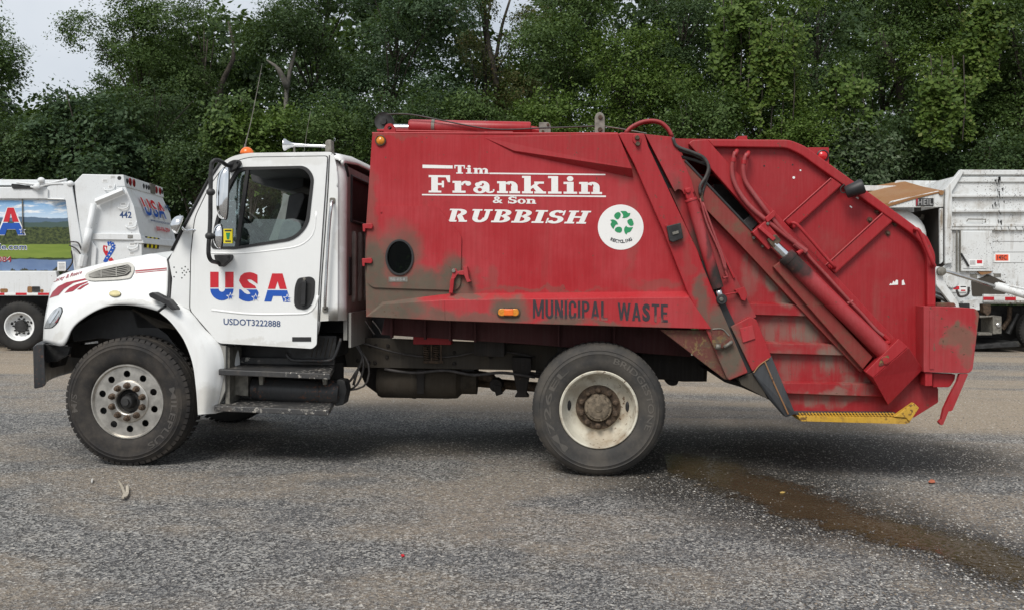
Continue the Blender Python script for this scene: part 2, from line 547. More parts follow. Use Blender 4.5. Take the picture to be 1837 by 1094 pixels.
DUST = (.105, .086, .064)
def paint(name, col, rough=.45, fade=.12, dirt=None, dirtcol=DUST, grime=.25, gscale=3.0, streak=.2, chips=0.0, chipcol=(.10, .055, .035), metal=0.0, fine=.5, coat=0.0, fadecol=None, grimecol=None, warp=.12, dstreak=0.0, spec=.38):
    """weathered paint: fading, grime, run-down streaks, chips and stains with a shape of their own"""
    k = N(name)
    c = k.mix(k.ramp(k.noise(1.7, 4), .35, .7, 0, fade), col, fadecol or tuple(min(1, x * .5 + .28) for x in col))
    c = k.mix(k.ramp(k.noise(26, 5, .65), .3, .75, 0, .18 * fine), c, tuple(x * .45 for x in col))
    vs_ = k.noise(55, 4, .65, stretch=(1, 1, .05))
    c = k.mix(k.ramp(vs_, .42, .66, 0, .12 * fine * 2), c, tuple(x * .55 for x in col))
    c = k.mix(k.ramp(vs_, .56, .40, 0, .06 * fine * 2), c, tuple(min(1, x * .8 + .10) for x in col))
    st = k.math('MULTIPLY', k.ramp(k.noise(9, 4, .6, stretch=(1.6, 1.6, .09)), .52, .72), k.ramp(k.noise(1.3, 3), .4, .65))
    c = k.mix(k.math('MULTIPLY', st, streak), c, grimecol or dirtcol)
    g = k.ramp(k.noise(gscale, 7, .68), .47, .75, 0, grime)
    c = k.mix(g, c, grimecol or dirtcol)
    if dirt:
        b = k.blobs(dirt, warp=warp)
        b = k.math('MULTIPLY', b, k.ramp(k.noise(18, 6, .7), .25, .6, .84, 1.0), clamp=True)
        if dstreak:
            b = k.math('MULTIPLY', b, k.ramp(k.noise(13, 6, .7, stretch=(1, 1, .14)), .36, .58, 1 - dstreak, 1.0), clamp=True)
        dc = k.mix(k.noise(7, 4), tuple(x * .8 for x in dirtcol), tuple(min(1, x * 1.35) for x in dirtcol))
        c = k.mix(b, c, dc)
        rg = k.math('ADD', k.math('MULTIPLY', b, .4), rough, clamp=True)
    else: rg = k.math('ADD', k.math('MULTIPLY', g, .4), rough, clamp=True)
    if chips:
        ch = k.ramp(k.noise(38, 3, .6), .70 - chips * .12, .72 - chips * .12)
        ch = k.math('MULTIPLY', ch, k.ramp(k.noise(2.2, 3), .42, .6))
        c = k.mix(ch, c, chipcol)
    return k.bsdf(c, rg, metal, spec, bump=k.math('ADD', k.math('MULTIPLY', k.noise(1.6, 2), 1.6), k.math('MULTIPLY', k.noise(60, 3), .04)), bstr=.16, bdist=.03, Coat_Weight=coat, Coat_Roughness=.25)
def plain(name, col, rough=.5, metal=0.0, var=.25, scale=14.0, spec=.5, bump=.0, **kw):
    k = N(name)
    c = k.mix(k.ramp(k.noise(scale, 5, .6), .3, .7), tuple(x * (1 - var) for x in col), tuple(min(1, x * (1 + var)) for x in col))
    return k.bsdf(c, rough, metal, spec, bump=k.noise(scale * 3, 4) if bump else None, bstr=bump, bdist=.01, **kw)
def lit_glass(name, tint, alpha=.25, rough=.03):
    k = N(name)
    g = k.n('BsdfGlossy'); g.inputs['Roughness'].default_value = rough; g.inputs['Color'].default_value = (.9, .95, .95, 1)
    t = k.n('BsdfTransparent'); t.inputs['Color'].default_value = tint + (1,)
    ge = k.n('NewGeometry')
    cs = k.math('ABSOLUTE', k.vmath('DOT_PRODUCT', ge.outputs['Normal'], ge.outputs['Incoming']))
    f = k.math('ADD', k.math('MULTIPLY', k.math('POWER', k.math('SUBTRACT', 1.0, cs), 5.0), .9), .04 + alpha, clamp=True)
    m = k.n('MixShader'); k.l(f, m.inputs[0])
    k.l(t.outputs[0], m.inputs[1]); k.l(g.outputs[0], m.inputs[2]); k.l(m.outputs[0], k.out.inputs['Surface'])
    return k.m
MT = {}
RED = (.345, .0125, .018)
MT['red'] = paint('red_paint', RED, .5, .10, grime=.16, streak=.22, chips=.25, fadecol=(.48, .06, .065))
MT['red_body'] = paint('red_body_paint', tuple(x * 1.05 for x in RED), .5, .42, grime=.10, streak=.26, chips=.15, fadecol=(.5, .075, .085), grimecol=(.2, .05, .04), spec=.3, dirt=px_blobs([
    (668, 500, 44, 100, 1.0), (760, 520, 85, 46, 1.0), (812, 505, 34, 56, 1.0), (690, 540, 64, 44, 1.0), (840, 520, 26, 40, .8), (715, 462, 52, 70, .8), (668, 240, 160, 7, .3), (1000, 244, 200, 6, .25), (1130, 420, 14, 90, .25), (960, 519, 150, 5, .4), (1180, 512, 60, 12, .35), (880, 500, 14, 30, .3),
    (662, 380, 18, 90, .45), (1310, 640, 40, 60, .9), (1125, 300, 40, 34, .4), (1330, 560, 30, 60, .3)]))
MT['red_rail'] = paint('red_rail_paint', (.39, .018, .024), .5, .2, grime=.14, streak=.25, chips=.3, fadecol=(.5, .12, .13), dirt=px_blobs([
    (700, 555, 90, 34, 1.0), (790, 570, 50, 22, .8), (912, 560, 44, 34, .95), (840, 528, 40, 10, .8), (860, 576, 90, 14, .7),
    (1010, 580, 60, 12, .9), (1090, 582, 40, 10, .8), (1180, 585, 30, 10, .5)], -.05))
MT['red_gate'] = paint('red_tailgate_paint', tuple(x * .88 for x in RED), .5, .14, grime=.16, streak=.2, chips=.2, fadecol=(.48, .06, .065), dirt=px_blobs([
    (1395, 500, 40, 26, .9), (1360, 470, 30, 40, .6), (1425, 530, 40, 26, .95), (1460, 590, 55, 40, .9), (1400, 590, 34, 30, .6), (1500, 650, 50, 36, .9), (1420, 660, 30, 40, .5),
    (1540, 690, 40, 26, .7), (1480, 715, 90, 16, .7), (1400, 640, 20, 20, .5), (1345, 505, 24, 40, .4)], .05), dirtcol=(.17, .14, .112), dstreak=.8)
MT['brown_red'] = paint('dusty_red_channel', (.22, .028, .024), .6, .12, grime=.95, gscale=5.5, streak=.6, chips=.5, dirtcol=(.125, .092, .058), fadecol=(.17, .10, .06))
MT['rust_plate'] = paint('crusted_red_plate', (.13, .038, .03), .85, .15, grime=1.3, gscale=11.0, streak=.4, chips=1.3, dirtcol=(.115, .09, .06), chipcol=(.2, .14, .06), fadecol=(.16, .12, .08))
MT['post'] = paint('red_post_paint', RED, .5, .14, grime=.22, streak=.2, chips=.35, fadecol=(.48, .06, .065), dirt=px_blobs([
    (1295, 590, 36, 50, .95), (1310, 640, 40, 50, 1.0), (1255, 520, 14, 40, .85), (1262, 560, 20, 40, .8), (1215, 420, 20, 22, .5), (1235, 470, 10, 40, .2)], 0))
MT['strip'] = paint('red_hinge_strip_paint', RED, .55, .14, grime=.28, streak=.3, chips=.3, dirt=px_blobs([
    (1210, 370, 20, 60, .7), (1250, 470, 24, 90, .8), (1330, 540, 30, 60, .5), (1300, 460, 22, 60, .4)], 0), dirtcol=(.085, .06, .05))
MT['cyl_red'] = paint('red_cylinder_paint', RED, .38, .15, grime=.2, streak=.1, chips=.2, dirt=px_blobs([
    (1290, 500, 28, 44, 1.0), (1272, 440, 9, 40, .7), (1415, 470, 40, 34, 1.0), (1440, 480, 22, 26, .9), (760, 232, 40, 12, .5), (880, 236, 60, 7, .85)], -.04), dirtcol=(.022, .02, .018), warp=.05)
MT['bumper_red'] = paint('scabbed_red_bumper', (.35, .018, .023), .5, .14, grime=.2, streak=.2, chips=.4, dirt=px_blobs([
    (1715, 605, 30, 26, .85), (1735, 620, 16, 30, .85), (1750, 570, 8, 50, .85), (1694, 615, 10, 12, .9), (1674, 630, 5, 6, .8), (1730, 640, 16, 12, .5), (1712, 590, 10, 12, 1)], -.05), dirtcol=(.15, .085, .06), warp=.14)
MT['white'] = paint('white_cab_paint', (.80, .81, .80), .34, .03, grime=.09, gscale=2.4, streak=.2, chips=0, fine=.1, dirtcol=(.38, .35, .29), coat=.3, dirt=px_blobs([
    (598, 562, 44, 16, .6), (378, 715, 22, 36, .5), (490, 285, 120, 12, .22), (105, 505, 22, 16, .3), (112, 605, 20, 14, .3), (240, 545, 60, 6, .25), (345, 700, 12, 50, .3), (470, 618, 90, 8, .3), (610, 430, 8, 120, .25)], .1))
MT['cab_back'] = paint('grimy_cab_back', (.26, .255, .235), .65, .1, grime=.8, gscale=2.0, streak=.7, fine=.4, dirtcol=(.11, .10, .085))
MT['white_old'] = paint('old_white_paint', (.68, .70, .70), .55, .05, grime=.55, gscale=3.0, streak=1.0, chips=.75, fine=.35, dirtcol=(.23, .185, .13), chipcol=(.07, .06, .055))
MT['white_fleet'] = paint('white_fleet_paint', (.72, .74, .75), .4, .05, grime=.2, gscale=3.0, streak=.5, chips=.1, fine=.25, dirtcol=(.33, .3, .24))
MT['rusty'] = paint('rusted_sheet', (.27, .13, .05), .8, .1, grime=.7, gscale=3.0, streak=.8, chips=.6, dirtcol=(.3, .2, .1), chipcol=(.1, .05, .03))
MT['cream_wheel'] = paint('cream_wheel_paint', (.62, .59, .49), .5, .1, grime=.8, gscale=6.0, streak=.2, chips=.6, fine=.5, dirtcol=(.2, .135, .075), chipcol=(.12, .07, .04), dirt=px_blobs([(1074, 742, 50, 46, .55), (1078, 785, 34, 34, .55), (1110, 790, 26, 26, .4), (1040, 705, 30, 22, .5), (1118, 735, 16, 40, .4)], .1), warp=.07)
MT['lug_rust'] = plain('rusty_steel', (.085, .058, .038), .75, .2, .55, 30)
MT['hub_brown'] = plain('dirty_brown_hub', (.15, .12, .085), .8, .1, .5, 26, bump=.2)
MT['alu'] = plain('dull_aluminium', (.52, .5, .46), .38, .85, .22, 12, spec=.5)
MT['chrome'] = plain('chrome', (.82, .83, .84), .06, 1.0, .03, 8)
MT['steel'] = plain('brushed_steel', (.6, .6, .6), .22, 1.0, .15, 8)
MT['black'] = plain('black_plastic', (.018, .018, .019), .5, 0, .3, 12)
MT['black_metal'] = plain('dusty_black_metal', (.03, .03, .03), .55, .2, .6, 9, bump=.2)
MT['bumper_black'] = paint('chipped_black_paint', (.022, .023, .025), .38, .1, grime=.25, chips=.9, fine=.5, dirtcol=(.1, .085, .07), chipcol=(.12, .06, .04))
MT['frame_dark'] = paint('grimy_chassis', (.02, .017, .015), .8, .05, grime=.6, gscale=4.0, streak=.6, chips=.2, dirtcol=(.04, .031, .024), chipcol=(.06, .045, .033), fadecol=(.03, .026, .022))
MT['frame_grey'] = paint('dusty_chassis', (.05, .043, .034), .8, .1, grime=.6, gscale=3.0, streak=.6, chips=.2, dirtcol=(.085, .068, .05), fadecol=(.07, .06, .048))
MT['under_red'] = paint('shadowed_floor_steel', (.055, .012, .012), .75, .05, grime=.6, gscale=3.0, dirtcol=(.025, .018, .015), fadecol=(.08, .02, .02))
MT['tank_brown'] = paint('dirty_brown_tank', (.05, .038, .024), .75, .1, grime=.7, gscale=4.0, streak=.4, dirtcol=(.022, .019, .016))
MT['seal'] = plain('rubber_seal', (.02, .02, .021), .6, 0, .2, 20)
MT['hose'] = plain('dusty_rubber_hose', (.045, .04, .038), .55, 0, .4, 20)
MT['hose_red'] = paint('overpainted_hose', (.30, .03, .032), .5, .2, grime=.5, gscale=8, dirtcol=(.13, .07, .06))
MT['step'] = paint('worn_step_plate', (.045, .045, .046), .5, .1, grime=.6, gscale=8, chips=1.0, dirtcol=(.14, .12, .10), chipcol=(.4, .38, .34), metal=.2)
MT['yellow'] = paint('worn_yellow_paint', (.55, .32, .03), .55, .1, grime=.55, gscale=9, chips=1.1, dirtcol=(.16, .09, .04), chipcol=(.09, .045, .025), fine=.6)
MT['foot_black'] = paint('black_sprayed_foot', (.03, .034, .04), .6, .1, grime=.12, gscale=5, chips=.25, dirtcol=(.12, .1, .08))
MT['galv'] = plain('weathered_galvanised', (.2, .19, .165), .6, .5, .3, 20)
MT['amber'] = plain('amber_lens', (.75, .28, .03), .2, 0, .2, 60, Transmission_Weight=.15)
MT['orange'] = plain('orange_lens', (.8, .16, .02), .25, 0, .1, 30)
MT['redlens'] = plain('red_lens', (.55, .015, .02), .2, 0, .2, 60)
MT['darkred'] = plain('dark_red_lens', (.2, .012, .015), .2, 0, .2, 60)
MT['cream_lens'] = plain('cream_lens', (.62, .55, .3), .2, 0, .1, 40)
MT['headlamp'] = plain('hazed_headlamp', (.38, .40, .41), .14, .35, .35, 22)
MT['t_white'] = plain('white_vinyl', (.82, .83, .82), .45, 0, .04, 9)
k = N('worn_white_vinyl')
MT['t_worn'] = k.bsdf(k.mix(k.math('MAXIMUM', k.ramp(k.noise(38, 5, .7), .62, .72, 0, .5), k.ramp(k.noise(4, 4), .45, .75, 0, .12)), (.80, .80, .78), (.50, .30, .28)), .5)
MT['t_red'] = plain('red_vinyl', (.56, .018, .03), .4, 0, .04, 9)
MT['t_blue'] = plain('blue_vinyl', (.012, .085, .42), .4, 0, .04, 9)
MT['t_navy'] = plain('navy_vinyl', (.03, .07, .19), .4, 0, .1, 9)
MT['t_maroon'] = plain('maroon_vinyl', (.3, .02, .035), .4, 0, .08, 9)
MT['t_green'] = plain('green_vinyl', (.02, .26, .10), .45, 0, .05, 9)
MT['t_black'] = plain('black_vinyl', (.025, .028, .035), .5, 0, .15, 9)
MT['t_grey'] = plain('grey_print', (.3, .3, .3), .6, 0, .4, 90)
MT['yellow_tag'] = plain('yellow_sticker', (.8, .68, .02), .5, 0, .05, 9)
MT['orange_tag'] = plain('orange_sign', (.8, .1, .035), .5, 0, .05, 9)
MT['glass'] = lit_glass('clear_glass', (.74, .82, .8), .05)
MT['glass_dark'] = plain('grimy_dark_glass', (.03, .031, .03), .6, 0, .2, 8, spec=.08)
MT['glass_vent'] = lit_glass('vent_glass', (.6, .68, .68), .16, .06)
MT['interior'] = plain('cab_trim', (.05, .05, .052), .7, 0, .2, 8)
MT['interior_lt'] = plain('cab_trim_grey', (.24, .24, .23), .7, 0, .15, 8)
MT['seat'] = plain('seat_cloth', (.14, .155, .16), .8, 0, .15, 30)
k = N('worn_stencil')      # stencil paint worn through to the red below
MT['stencil'] = k.bsdf(k.mix(k.math('MAXIMUM', k.ramp(k.noise(30, 5, .7), .62, .70, 0, .6), k.math('MULTIPLY', k.blobs(px_blobs([(1035, 580, 70, 8, 1), (1090, 576, 34, 9, .9), (1180, 574, 10, 12, .7)], -.07), .05), .9)),
                             (.03, .024, .03), (.33, .1, .08)), .6)
# tyres
def tyre_mat(name, base, dirt):
    k = N(name)
    c = k.mix(k.ramp(k.noise(5, 6, .65), .35, .7), base, dirt)
    c = k.mix(k.ramp(k.noise(45, 4, .6), .55, .8, 0, .35), c, tuple(x * 1.6 for x in dirt))
    return k.bsdf(c, .8, 0, .3, bump=k.noise(60, 4), bstr=.15, bdist=.004)
MT['tyre'] = tyre_mat('tyre_rubber', (.022, .021, .021), (.06, .052, .044))
MT['tyre_rear'] = tyre_mat('dusty_tyre_rubber', (.042, .041, .04), (.08, .072, .062))
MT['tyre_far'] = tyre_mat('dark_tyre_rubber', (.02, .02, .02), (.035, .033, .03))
# ------------------------------------------------------------------ ground
def seg_dist(k, pts, wd):
    """distance (in band half-widths) to a polyline on the ground, shader side"""
    p = k.vmath('MULTIPLY', k.pos(), (1, 1, 0))
    nz = k.vmath('MULTIPLY', k.vmath('SUBTRACT', k.noise(1.6, 5, .6, out='Color'), (.5, .5, .5)), (.55, .55, 0))
    p = k.vmath('ADD', p, nz)
    acc = None
    for i in range(len(pts) - 1):
        a, b = Vector(pts[i]), Vector(pts[i + 1]); ab = b - a
        ap = k.vmath('SUBTRACT', p, tuple(a))
        t = k.math('DIVIDE', k.vmath('DOT_PRODUCT', ap, tuple(ab)), ab.length_squared, clamp=True)
        q = k.vmath('SCALE', tuple(ab)); k.setin(k.t.nodes[-1].inputs['Scale'], t)
        d = k.math('DIVIDE', k.vmath('DISTANCE', ap, q), (wd[i] + wd[i + 1]) / 2)
        acc = d if acc is None else k.math('MINIMUM', acc, d)
    return acc
def xy(px, py):
    g = gnd(px, py); return (g.x, g.y, 0)
k = N('gravelly_asphalt')
vor = k.n('TexVoronoi'); vor.inputs['Scale'].default_value = 75; k.l(k.pos(), vor.inputs['Vector'])
vor2 = k.n('TexVoronoi'); vor2.inputs['Scale'].default_value = 190; k.l(k.pos(), vor2.inputs['Vector'])
sep = k.n('SeparateColor'); k.l(vor.outputs['Color'], sep.inputs[0])
sep2 = k.n('SeparateColor'); k.l(vor2.outputs['Color'], sep2.inputs[0])
g1 = k.mix(k.ramp(sep.outputs[0], .25, 1.0), (.022, .022, .023), (.50, .49, .465))
g2 = k.mix(k.ramp(sep2.outputs[0], .25, 1.0), (.022, .022, .023), (.42, .41, .385))
c = k.mix(.28, g1, g2)
c = k.mix(k.ramp(k.noise(.9, 5, .6), .35, .7, 0, .3), c, (.085, .087, .092))
c = k.mix(k.ramp(k.noise(34, 3, .75), .56, .70, 0, .62), c, (.055, .055, .058))
c = k.mix(k.ramp(k.noise(27, 3, .75, stretch=(1, 1.0, 1.3)), .60, .72, 0, .5), c, (.45, .43, .40))
c = k.mix(k.ramp(k.noise(3.2, 5, .7), .42, .62, 0, .38), c, (.085, .085, .09))
# tan silt lying in drifts
tan = k.math('MULTIPLY', k.ramp(k.noise(.62, 6, .62, stretch=(.75, 1.3, 1)), .45, .62), k.ramp(k.noise(24, 5, .7), .32, .62, .15, 1.0))
sx = k.n('SeparateXYZ'); k.l(k.pos(), sx.inputs[0])
tan2 = k.math('MULTIPLY', k.ramp(k.math('ADD', sx.outputs[1], k.math('MULTIPLY', sx.outputs[0], .33)), 2.9, 4.6), k.ramp(k.noise(.5, 5, .6, stretch=(.3, 1.6, 1)), .30, .55))
tan = k.math('MAXIMUM', k.math('MULTIPLY', tan, .62), k.math('MULTIPLY', tan2, .85))
c = k.mix(tan, c, k.mix(k.noise(40, 4), (.13, .10, .07), (.54, .44, .325)))
# run-off: wet asphalt round the puddle; below the hopper painted shade deepens it
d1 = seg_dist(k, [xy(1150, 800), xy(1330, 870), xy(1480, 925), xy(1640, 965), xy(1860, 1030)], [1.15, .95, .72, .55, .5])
wet_shade_dist = seg_dist(k, [xy(1130, 800), xy(1420, 800), xy(1640, 815)], [.8, 1.15, .7])
wet = k.math('MAXIMUM', k.ramp(d1, .5, 1.3, 1, 0), k.ramp(wet_shade_dist, .5, 1.35, 1.0, 0))
shade_dist = seg_dist(k, [xy(420, 790), xy(700, 800), xy(960, 790)], [.5, .62, .5])  # shade under the chassis, painted as dark ground
wet = k.math('MAXIMUM', wet, k.ramp(shade_dist, .45, 1.4, .85, 0))  # mask now holds painted shade as well as wet ground
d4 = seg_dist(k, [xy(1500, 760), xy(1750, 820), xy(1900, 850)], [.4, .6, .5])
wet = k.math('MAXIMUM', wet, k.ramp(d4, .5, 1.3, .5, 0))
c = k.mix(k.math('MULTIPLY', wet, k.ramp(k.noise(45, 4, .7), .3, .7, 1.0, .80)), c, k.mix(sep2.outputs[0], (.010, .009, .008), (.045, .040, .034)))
c = k.mix(k.ramp(sep.outputs[1], .94, .97, 0, .8), c, (.56, .53, .48))
c = k.mix(k.ramp(sep2.outputs[1], .93, .97, 0, .6), c, (.52, .48, .42))
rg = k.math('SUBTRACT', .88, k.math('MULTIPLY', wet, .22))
h = k.math('ADD', k.math('MULTIPLY', vor.outputs['Distance'], 1.0), k.math('MULTIPLY', k.noise(150, 4, .7), .8))
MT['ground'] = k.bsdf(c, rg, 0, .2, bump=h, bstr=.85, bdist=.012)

def ground_z(x, y):
    # shallow unevenness away from the parked trucks
    return 0.0
mb = MB()
S = 220.0
mb.add([(-S, -S, 0), (S, -S, 0), (S, S, 0), (-S, S, 0)], [(0, 1, 2, 3)])
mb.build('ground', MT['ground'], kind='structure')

# dark wooded bank behind the yard
k = N('leaf_litter')
MT['bank'] = k.bsdf(k.mix(k.ramp(k.noise(2.5, 6, .7), .35, .7), (.012, .014, .007), (.035, .032, .018)), .95, 0, .1, bump=k.noise(6, 6), bstr=.8, bdist=.1)
rows = []
xs = np.linspace(-110, 110, 90)
for y, zb in ((17.6, -.06), (19, .25), (22, .8), (27, 1.6), (33, 2.6), (42, 4.0), (60, 5.5), (120, 7.0)):
    rows.append([Vector((x, y + 1.0 * math.sin(x * .31) + .6 * math.sin(x * .83 + 1), zb * (1 + .18 * math.sin(x * .23 + y)) if zb > 0 else zb)) for x in xs])
mb = MB(); mb.grid(rows)
mb.build('wooded_bank', MT['bank'], kind='structure', smooth=True)

# puddle of brown run-off: a film of water with a feathered, stony edge
k = N('brown_run_off')
dp = seg_dist(k, [xy(1225, 828), xy(1340, 868), xy(1480, 922), xy(1640, 965), xy(1860, 1028)], [.34, .46, .38, .32, .30])
nn = k.math('ADD', k.math('MULTIPLY', k.math('SUBTRACT', k.noise(5, 5, .65), .5), 1.5), k.math('MULTIPLY', k.math('SUBTRACT', k.noise(30, 5, .75), .5), 1.3))
al = k.ramp(k.math('ADD', dp, nn), .45, 1.1, .94, 0)
pb = k.n('BsdfPrincipled'); k.setin(pb.inputs['Base Color'], k.mix(k.noise(4, 5), (.036, .025, .014), (.092, .064, .038)))
k.setin(pb.inputs['Roughness'], k.ramp(k.noise(30, 4), .4, .6, .07, .3)); 
ptr = k.n('BsdfTransparent'); pm = k.n('MixShader'); k.l(al, pm.inputs[0]); k.l(ptr.outputs[0], pm.inputs[1]); k.l(pb.outputs[0], pm.inputs[2]); k.l(pm.outputs[0], k.out.inputs['Surface'])
MT['puddle'] = k.m
out = [(1190, 800), (1300, 800), (1420, 838), (1560, 888), (1700, 935), (1900, 985), (1900, 1090), (1740, 1035), (1600, 985), (1440, 940), (1330, 905), (1200, 860)]
mb = MB()
vs = [gnd(p[0], p[1], .004) for p in out]
mb.add(vs, [tuple(range(len(vs)))])
o = mb.build('puddle', MT['puddle'], kind='structure')

# loose stones
def stones(name, px, py, s0, s1, m, seed, pw=2.5):
    rg = np.random.default_rng(seed); n = len(px)
    base = np.array([(1, 0, 0), (-1, 0, 0), (0, 1, 0), (0, -1, 0), (0, 0, 1), (0, 0, -.6)], float)
    tri = np.array([(0, 2, 4), (2, 1, 4), (1, 3, 4), (3, 0, 4), (2, 0, 5), (1, 2, 5), (3, 1, 5), (0, 3, 5)])
    F_, R_, U_3 = np.array(FWD), np.array(RGT), np.array(UPV); C_ = np.array(CAM)
    d = F_[None] * FPX + R_[None] * (px - CX0)[:, None] - U_3[None] * (py - CY0)[:, None]
    g = C_ + d * (-C_[2] / d[:, 2])[:, None]
    s = s0 + (s1 - s0) * rg.random(n) ** pw
    a = rg.random(n) * 6.28; ca, sa = np.cos(a)[:, None], np.sin(a)[:, None]
    q = base[None] * rg.uniform(.6, 1.2, (n, 6, 1)) * np.stack([s, s * rg.uniform(.5, 1, n), s * rg.uniform(.3, .6, n)], 1)[:, None]
    q = np.stack([q[..., 0] * ca - q[..., 1] * sa, q[..., 0] * sa + q[..., 1] * ca, q[..., 2] + (s * .12)[:, None]], 2)
    q[..., 0] += g[:, :1]; q[..., 1] += g[:, 1:2]
    me = bpy.data.meshes.new(name)
    me.from_pydata(q.reshape(-1, 3).tolist(), [], (tri[None] + (np.arange(n) * 6)[:, None, None]).reshape(-1, 3).tolist()); me.materials.append(m)
    o = bpy.data.objects.new(name, me); COL.objects.link(o); o['kind'] = 'stuff'
    return o
k = N('loose_stone')
gi = k.n('NewGeometry')
cr_ = k.n('ValToRGB'); e = cr_.color_ramp.elements
e[0].color = (.055, .057, .062, 1); e[1].color = (.34, .33, .31, 1); e[1].position = .9
x_ = cr_.color_ramp.elements.new(.6); x_.color = (.13, .13, .133, 1)
x_ = cr_.color_ramp.elements.new(.78); x_.color = (.24, .19, .14, 1)
x_ = cr_.color_ramp.elements.new(.985); x_.color = (.6, .58, .54, 1)
k.l(gi.outputs['Random Per Island'], cr_.inputs[0])
MT['stone'] = k.bsdf(cr_.outputs[0], .8, 0, .3)
rg = np.random.default_rng(3)
n = 36000
stones('gravel', rg.uniform(-40, 1880, n), 680 + 430 * rg.random(n) ** .8, .0028, .0095, MT['stone'], 3)
n = 3200; t = rg.random(n)
stones('puddle_gravel', 1210 + 660 * t + rg.normal(0, 34, n), 838 + 190 * t + rg.normal(0, 20, n) + 12, .0035, .013, MT['stone'], 5)

# small litter, each piece a thing
def flake(name, pts, th, m, label, cat, curl=.01):
    c = Vector((0, 0, 0))
    P = [gnd(*p) for p in pts]
    for p in P: c += p
    c /= len(P)
    vs = [p + Vector((0, 0, .006 + curl * ((p - c).length / .1) ** 2)) for p in P]
    mb = MB(); mb.wprism(vs, (0, 0, th))
    o = mb.build(name, m); tag(o, label, cat)
    return o
MT['wood_pale'] = plain('weathered_splinter', (.40, .36, .29), .8, 0, .3, 60)
MT['leaf_red'] = plain('dead_leaf_red', (.42, .12, .06), .7, 0, .3, 60)
MT['leaf_tan'] = plain('dead_leaf_tan', (.5, .34, .1), .7, 0, .3, 60)
MT['scrap_red'] = plain('red_scrap', (.5, .02, .03), .5, 0, .1, 60)
MT['scrap_white'] = plain('white_scrap', (.5, .49, .46), .6, 0, .1, 60)
flake('wood_splinter', [(212, 868), (217, 871), (222, 877), (225, 886), (226, 876), (229, 873), (232, 879), (231, 888), (228, 895), (222, 899), (218, 897), (221, 890), (219, 881)], .01, MT['wood_pale'], 'forked pale wood splinter lying in front of the front wheel', 'wood splinter', .002)
flake('wood_chip', [(164, 862), (167, 861), (166, 868), (163, 869)], .006, MT['scrap_white'], 'tiny white wood chip on the gravel left of the forked splinter', 'wood chip')
flake('fallen_leaf', [(1665, 866), (1670, 863), (1676, 864), (1678, 867), (1672, 868), (1667, 868)], .003, MT['leaf_red'], 'reddish dead leaf on the wet asphalt behind the tailgate', 'leaf', .03)
flake('fallen_leaf', [(1399, 884), (1404, 883), (1409, 884), (1405, 886), (1400, 886)], .003, MT['leaf_tan'], 'yellow dead leaf floating in the brown puddle', 'leaf', .02)
flake('red_scrap', [(719, 997), (724, 996), (726, 999), (721, 1001)], .004, MT['scrap_red'], 'small red plastic scrap on the bare gravel in the foreground', 'litter')
flake('fallen_leaf', [(1000, 1057), (1007, 1055), (1012, 1058), (1005, 1060)], .003, MT['scrap_white'], 'pale leaf fragment on the gravel nearest the camera', 'leaf', .02) if False else None
flake('paper_scrap', [(270, 1029), (280, 1028), (287, 1031), (279, 1033), (272, 1032)], .004, MT['scrap_white'], 'pale paper scrap on the gravel below the front wheel', 'litter', .01) if False else None
# ------------------------------------------------------------------ woods
def leaf_mat(name, c0, c1, c2=None, trans=.3, rough=.42):
    k = N(name)
    gi = k.n('NewGeometry')
    cr = k.n('ValToRGB'); e = cr.color_ramp.elements
    e[0].color = c0 + (1,); e[1].color = c1 + (1,)
    if c2:
        x = e.new(.93); x.color = c1 + (1,); e[-1].color = c2 + (1,)
    for q in cr.color_ramp.elements: q.color = (q.color[0] * 1.14, q.color[1] * 1.14, q.color[2] * 1.35, 1)
    k.l(gi.outputs['Random Per Island'], cr.inputs[0])
    b = k.n('BsdfPrincipled'); b.inputs['Roughness'].default_value = rough; b.inputs['Specular IOR Level'].default_value = .18
    k.l(cr.outputs[0], b.inputs['Base Color'])
    t = k.n('BsdfTranslucent'); k.l(k.mix(.5, cr.outputs[0], (.10, .16, .01)), t.inputs['Color'])
    m = k.n('MixShader'); m.inputs[0].default_value = trans
    k.l(b.outputs[0], m.inputs[1]); k.l(t.outputs[0], m.inputs[2]); k.l(m.outputs[0], k.out.inputs['Surface'])
    return k.m
LM = {
 'dark': leaf_mat('dark_green_leaves', (.022, .045, .013), (.068, .106, .036), rough=.55),
 'mid': leaf_mat('mid_green_leaves', (.03, .06, .012), (.098, .148, .04), rough=.55),
 'cool': leaf_mat('bluish_green_leaves', (.024, .05, .018), (.08, .124, .054), rough=.55),
 'bright': leaf_mat('bright_green_leaves', (.036, .07, .009), (.105, .16, .03), (.14, .18, .05), rough=.55),
 'lime': leaf_mat('yellow_green_leaves', (.036, .07, .009), (.105, .155, .026), (.15, .17, .045), rough=.55),
 'olive': leaf_mat('yellowing_olive_leaves', (.05, .062, .014), (.12, .12, .04), (.2, .11, .045), rough=.55),
 'pale': leaf_mat('pale_green_leaves', (.042, .075, .026), (.115, .15, .072), (.17, .2, .115), rough=.55),
}
MT['bark'] = plain('grey_brown_bark', (.06, .05, .04), .9, 0, .45, 5, bump=.5)
MT['bark_pale'] = plain('bleached_dead_wood', (.13, .12, .105), .85, 0, .35, 6, bump=.4)

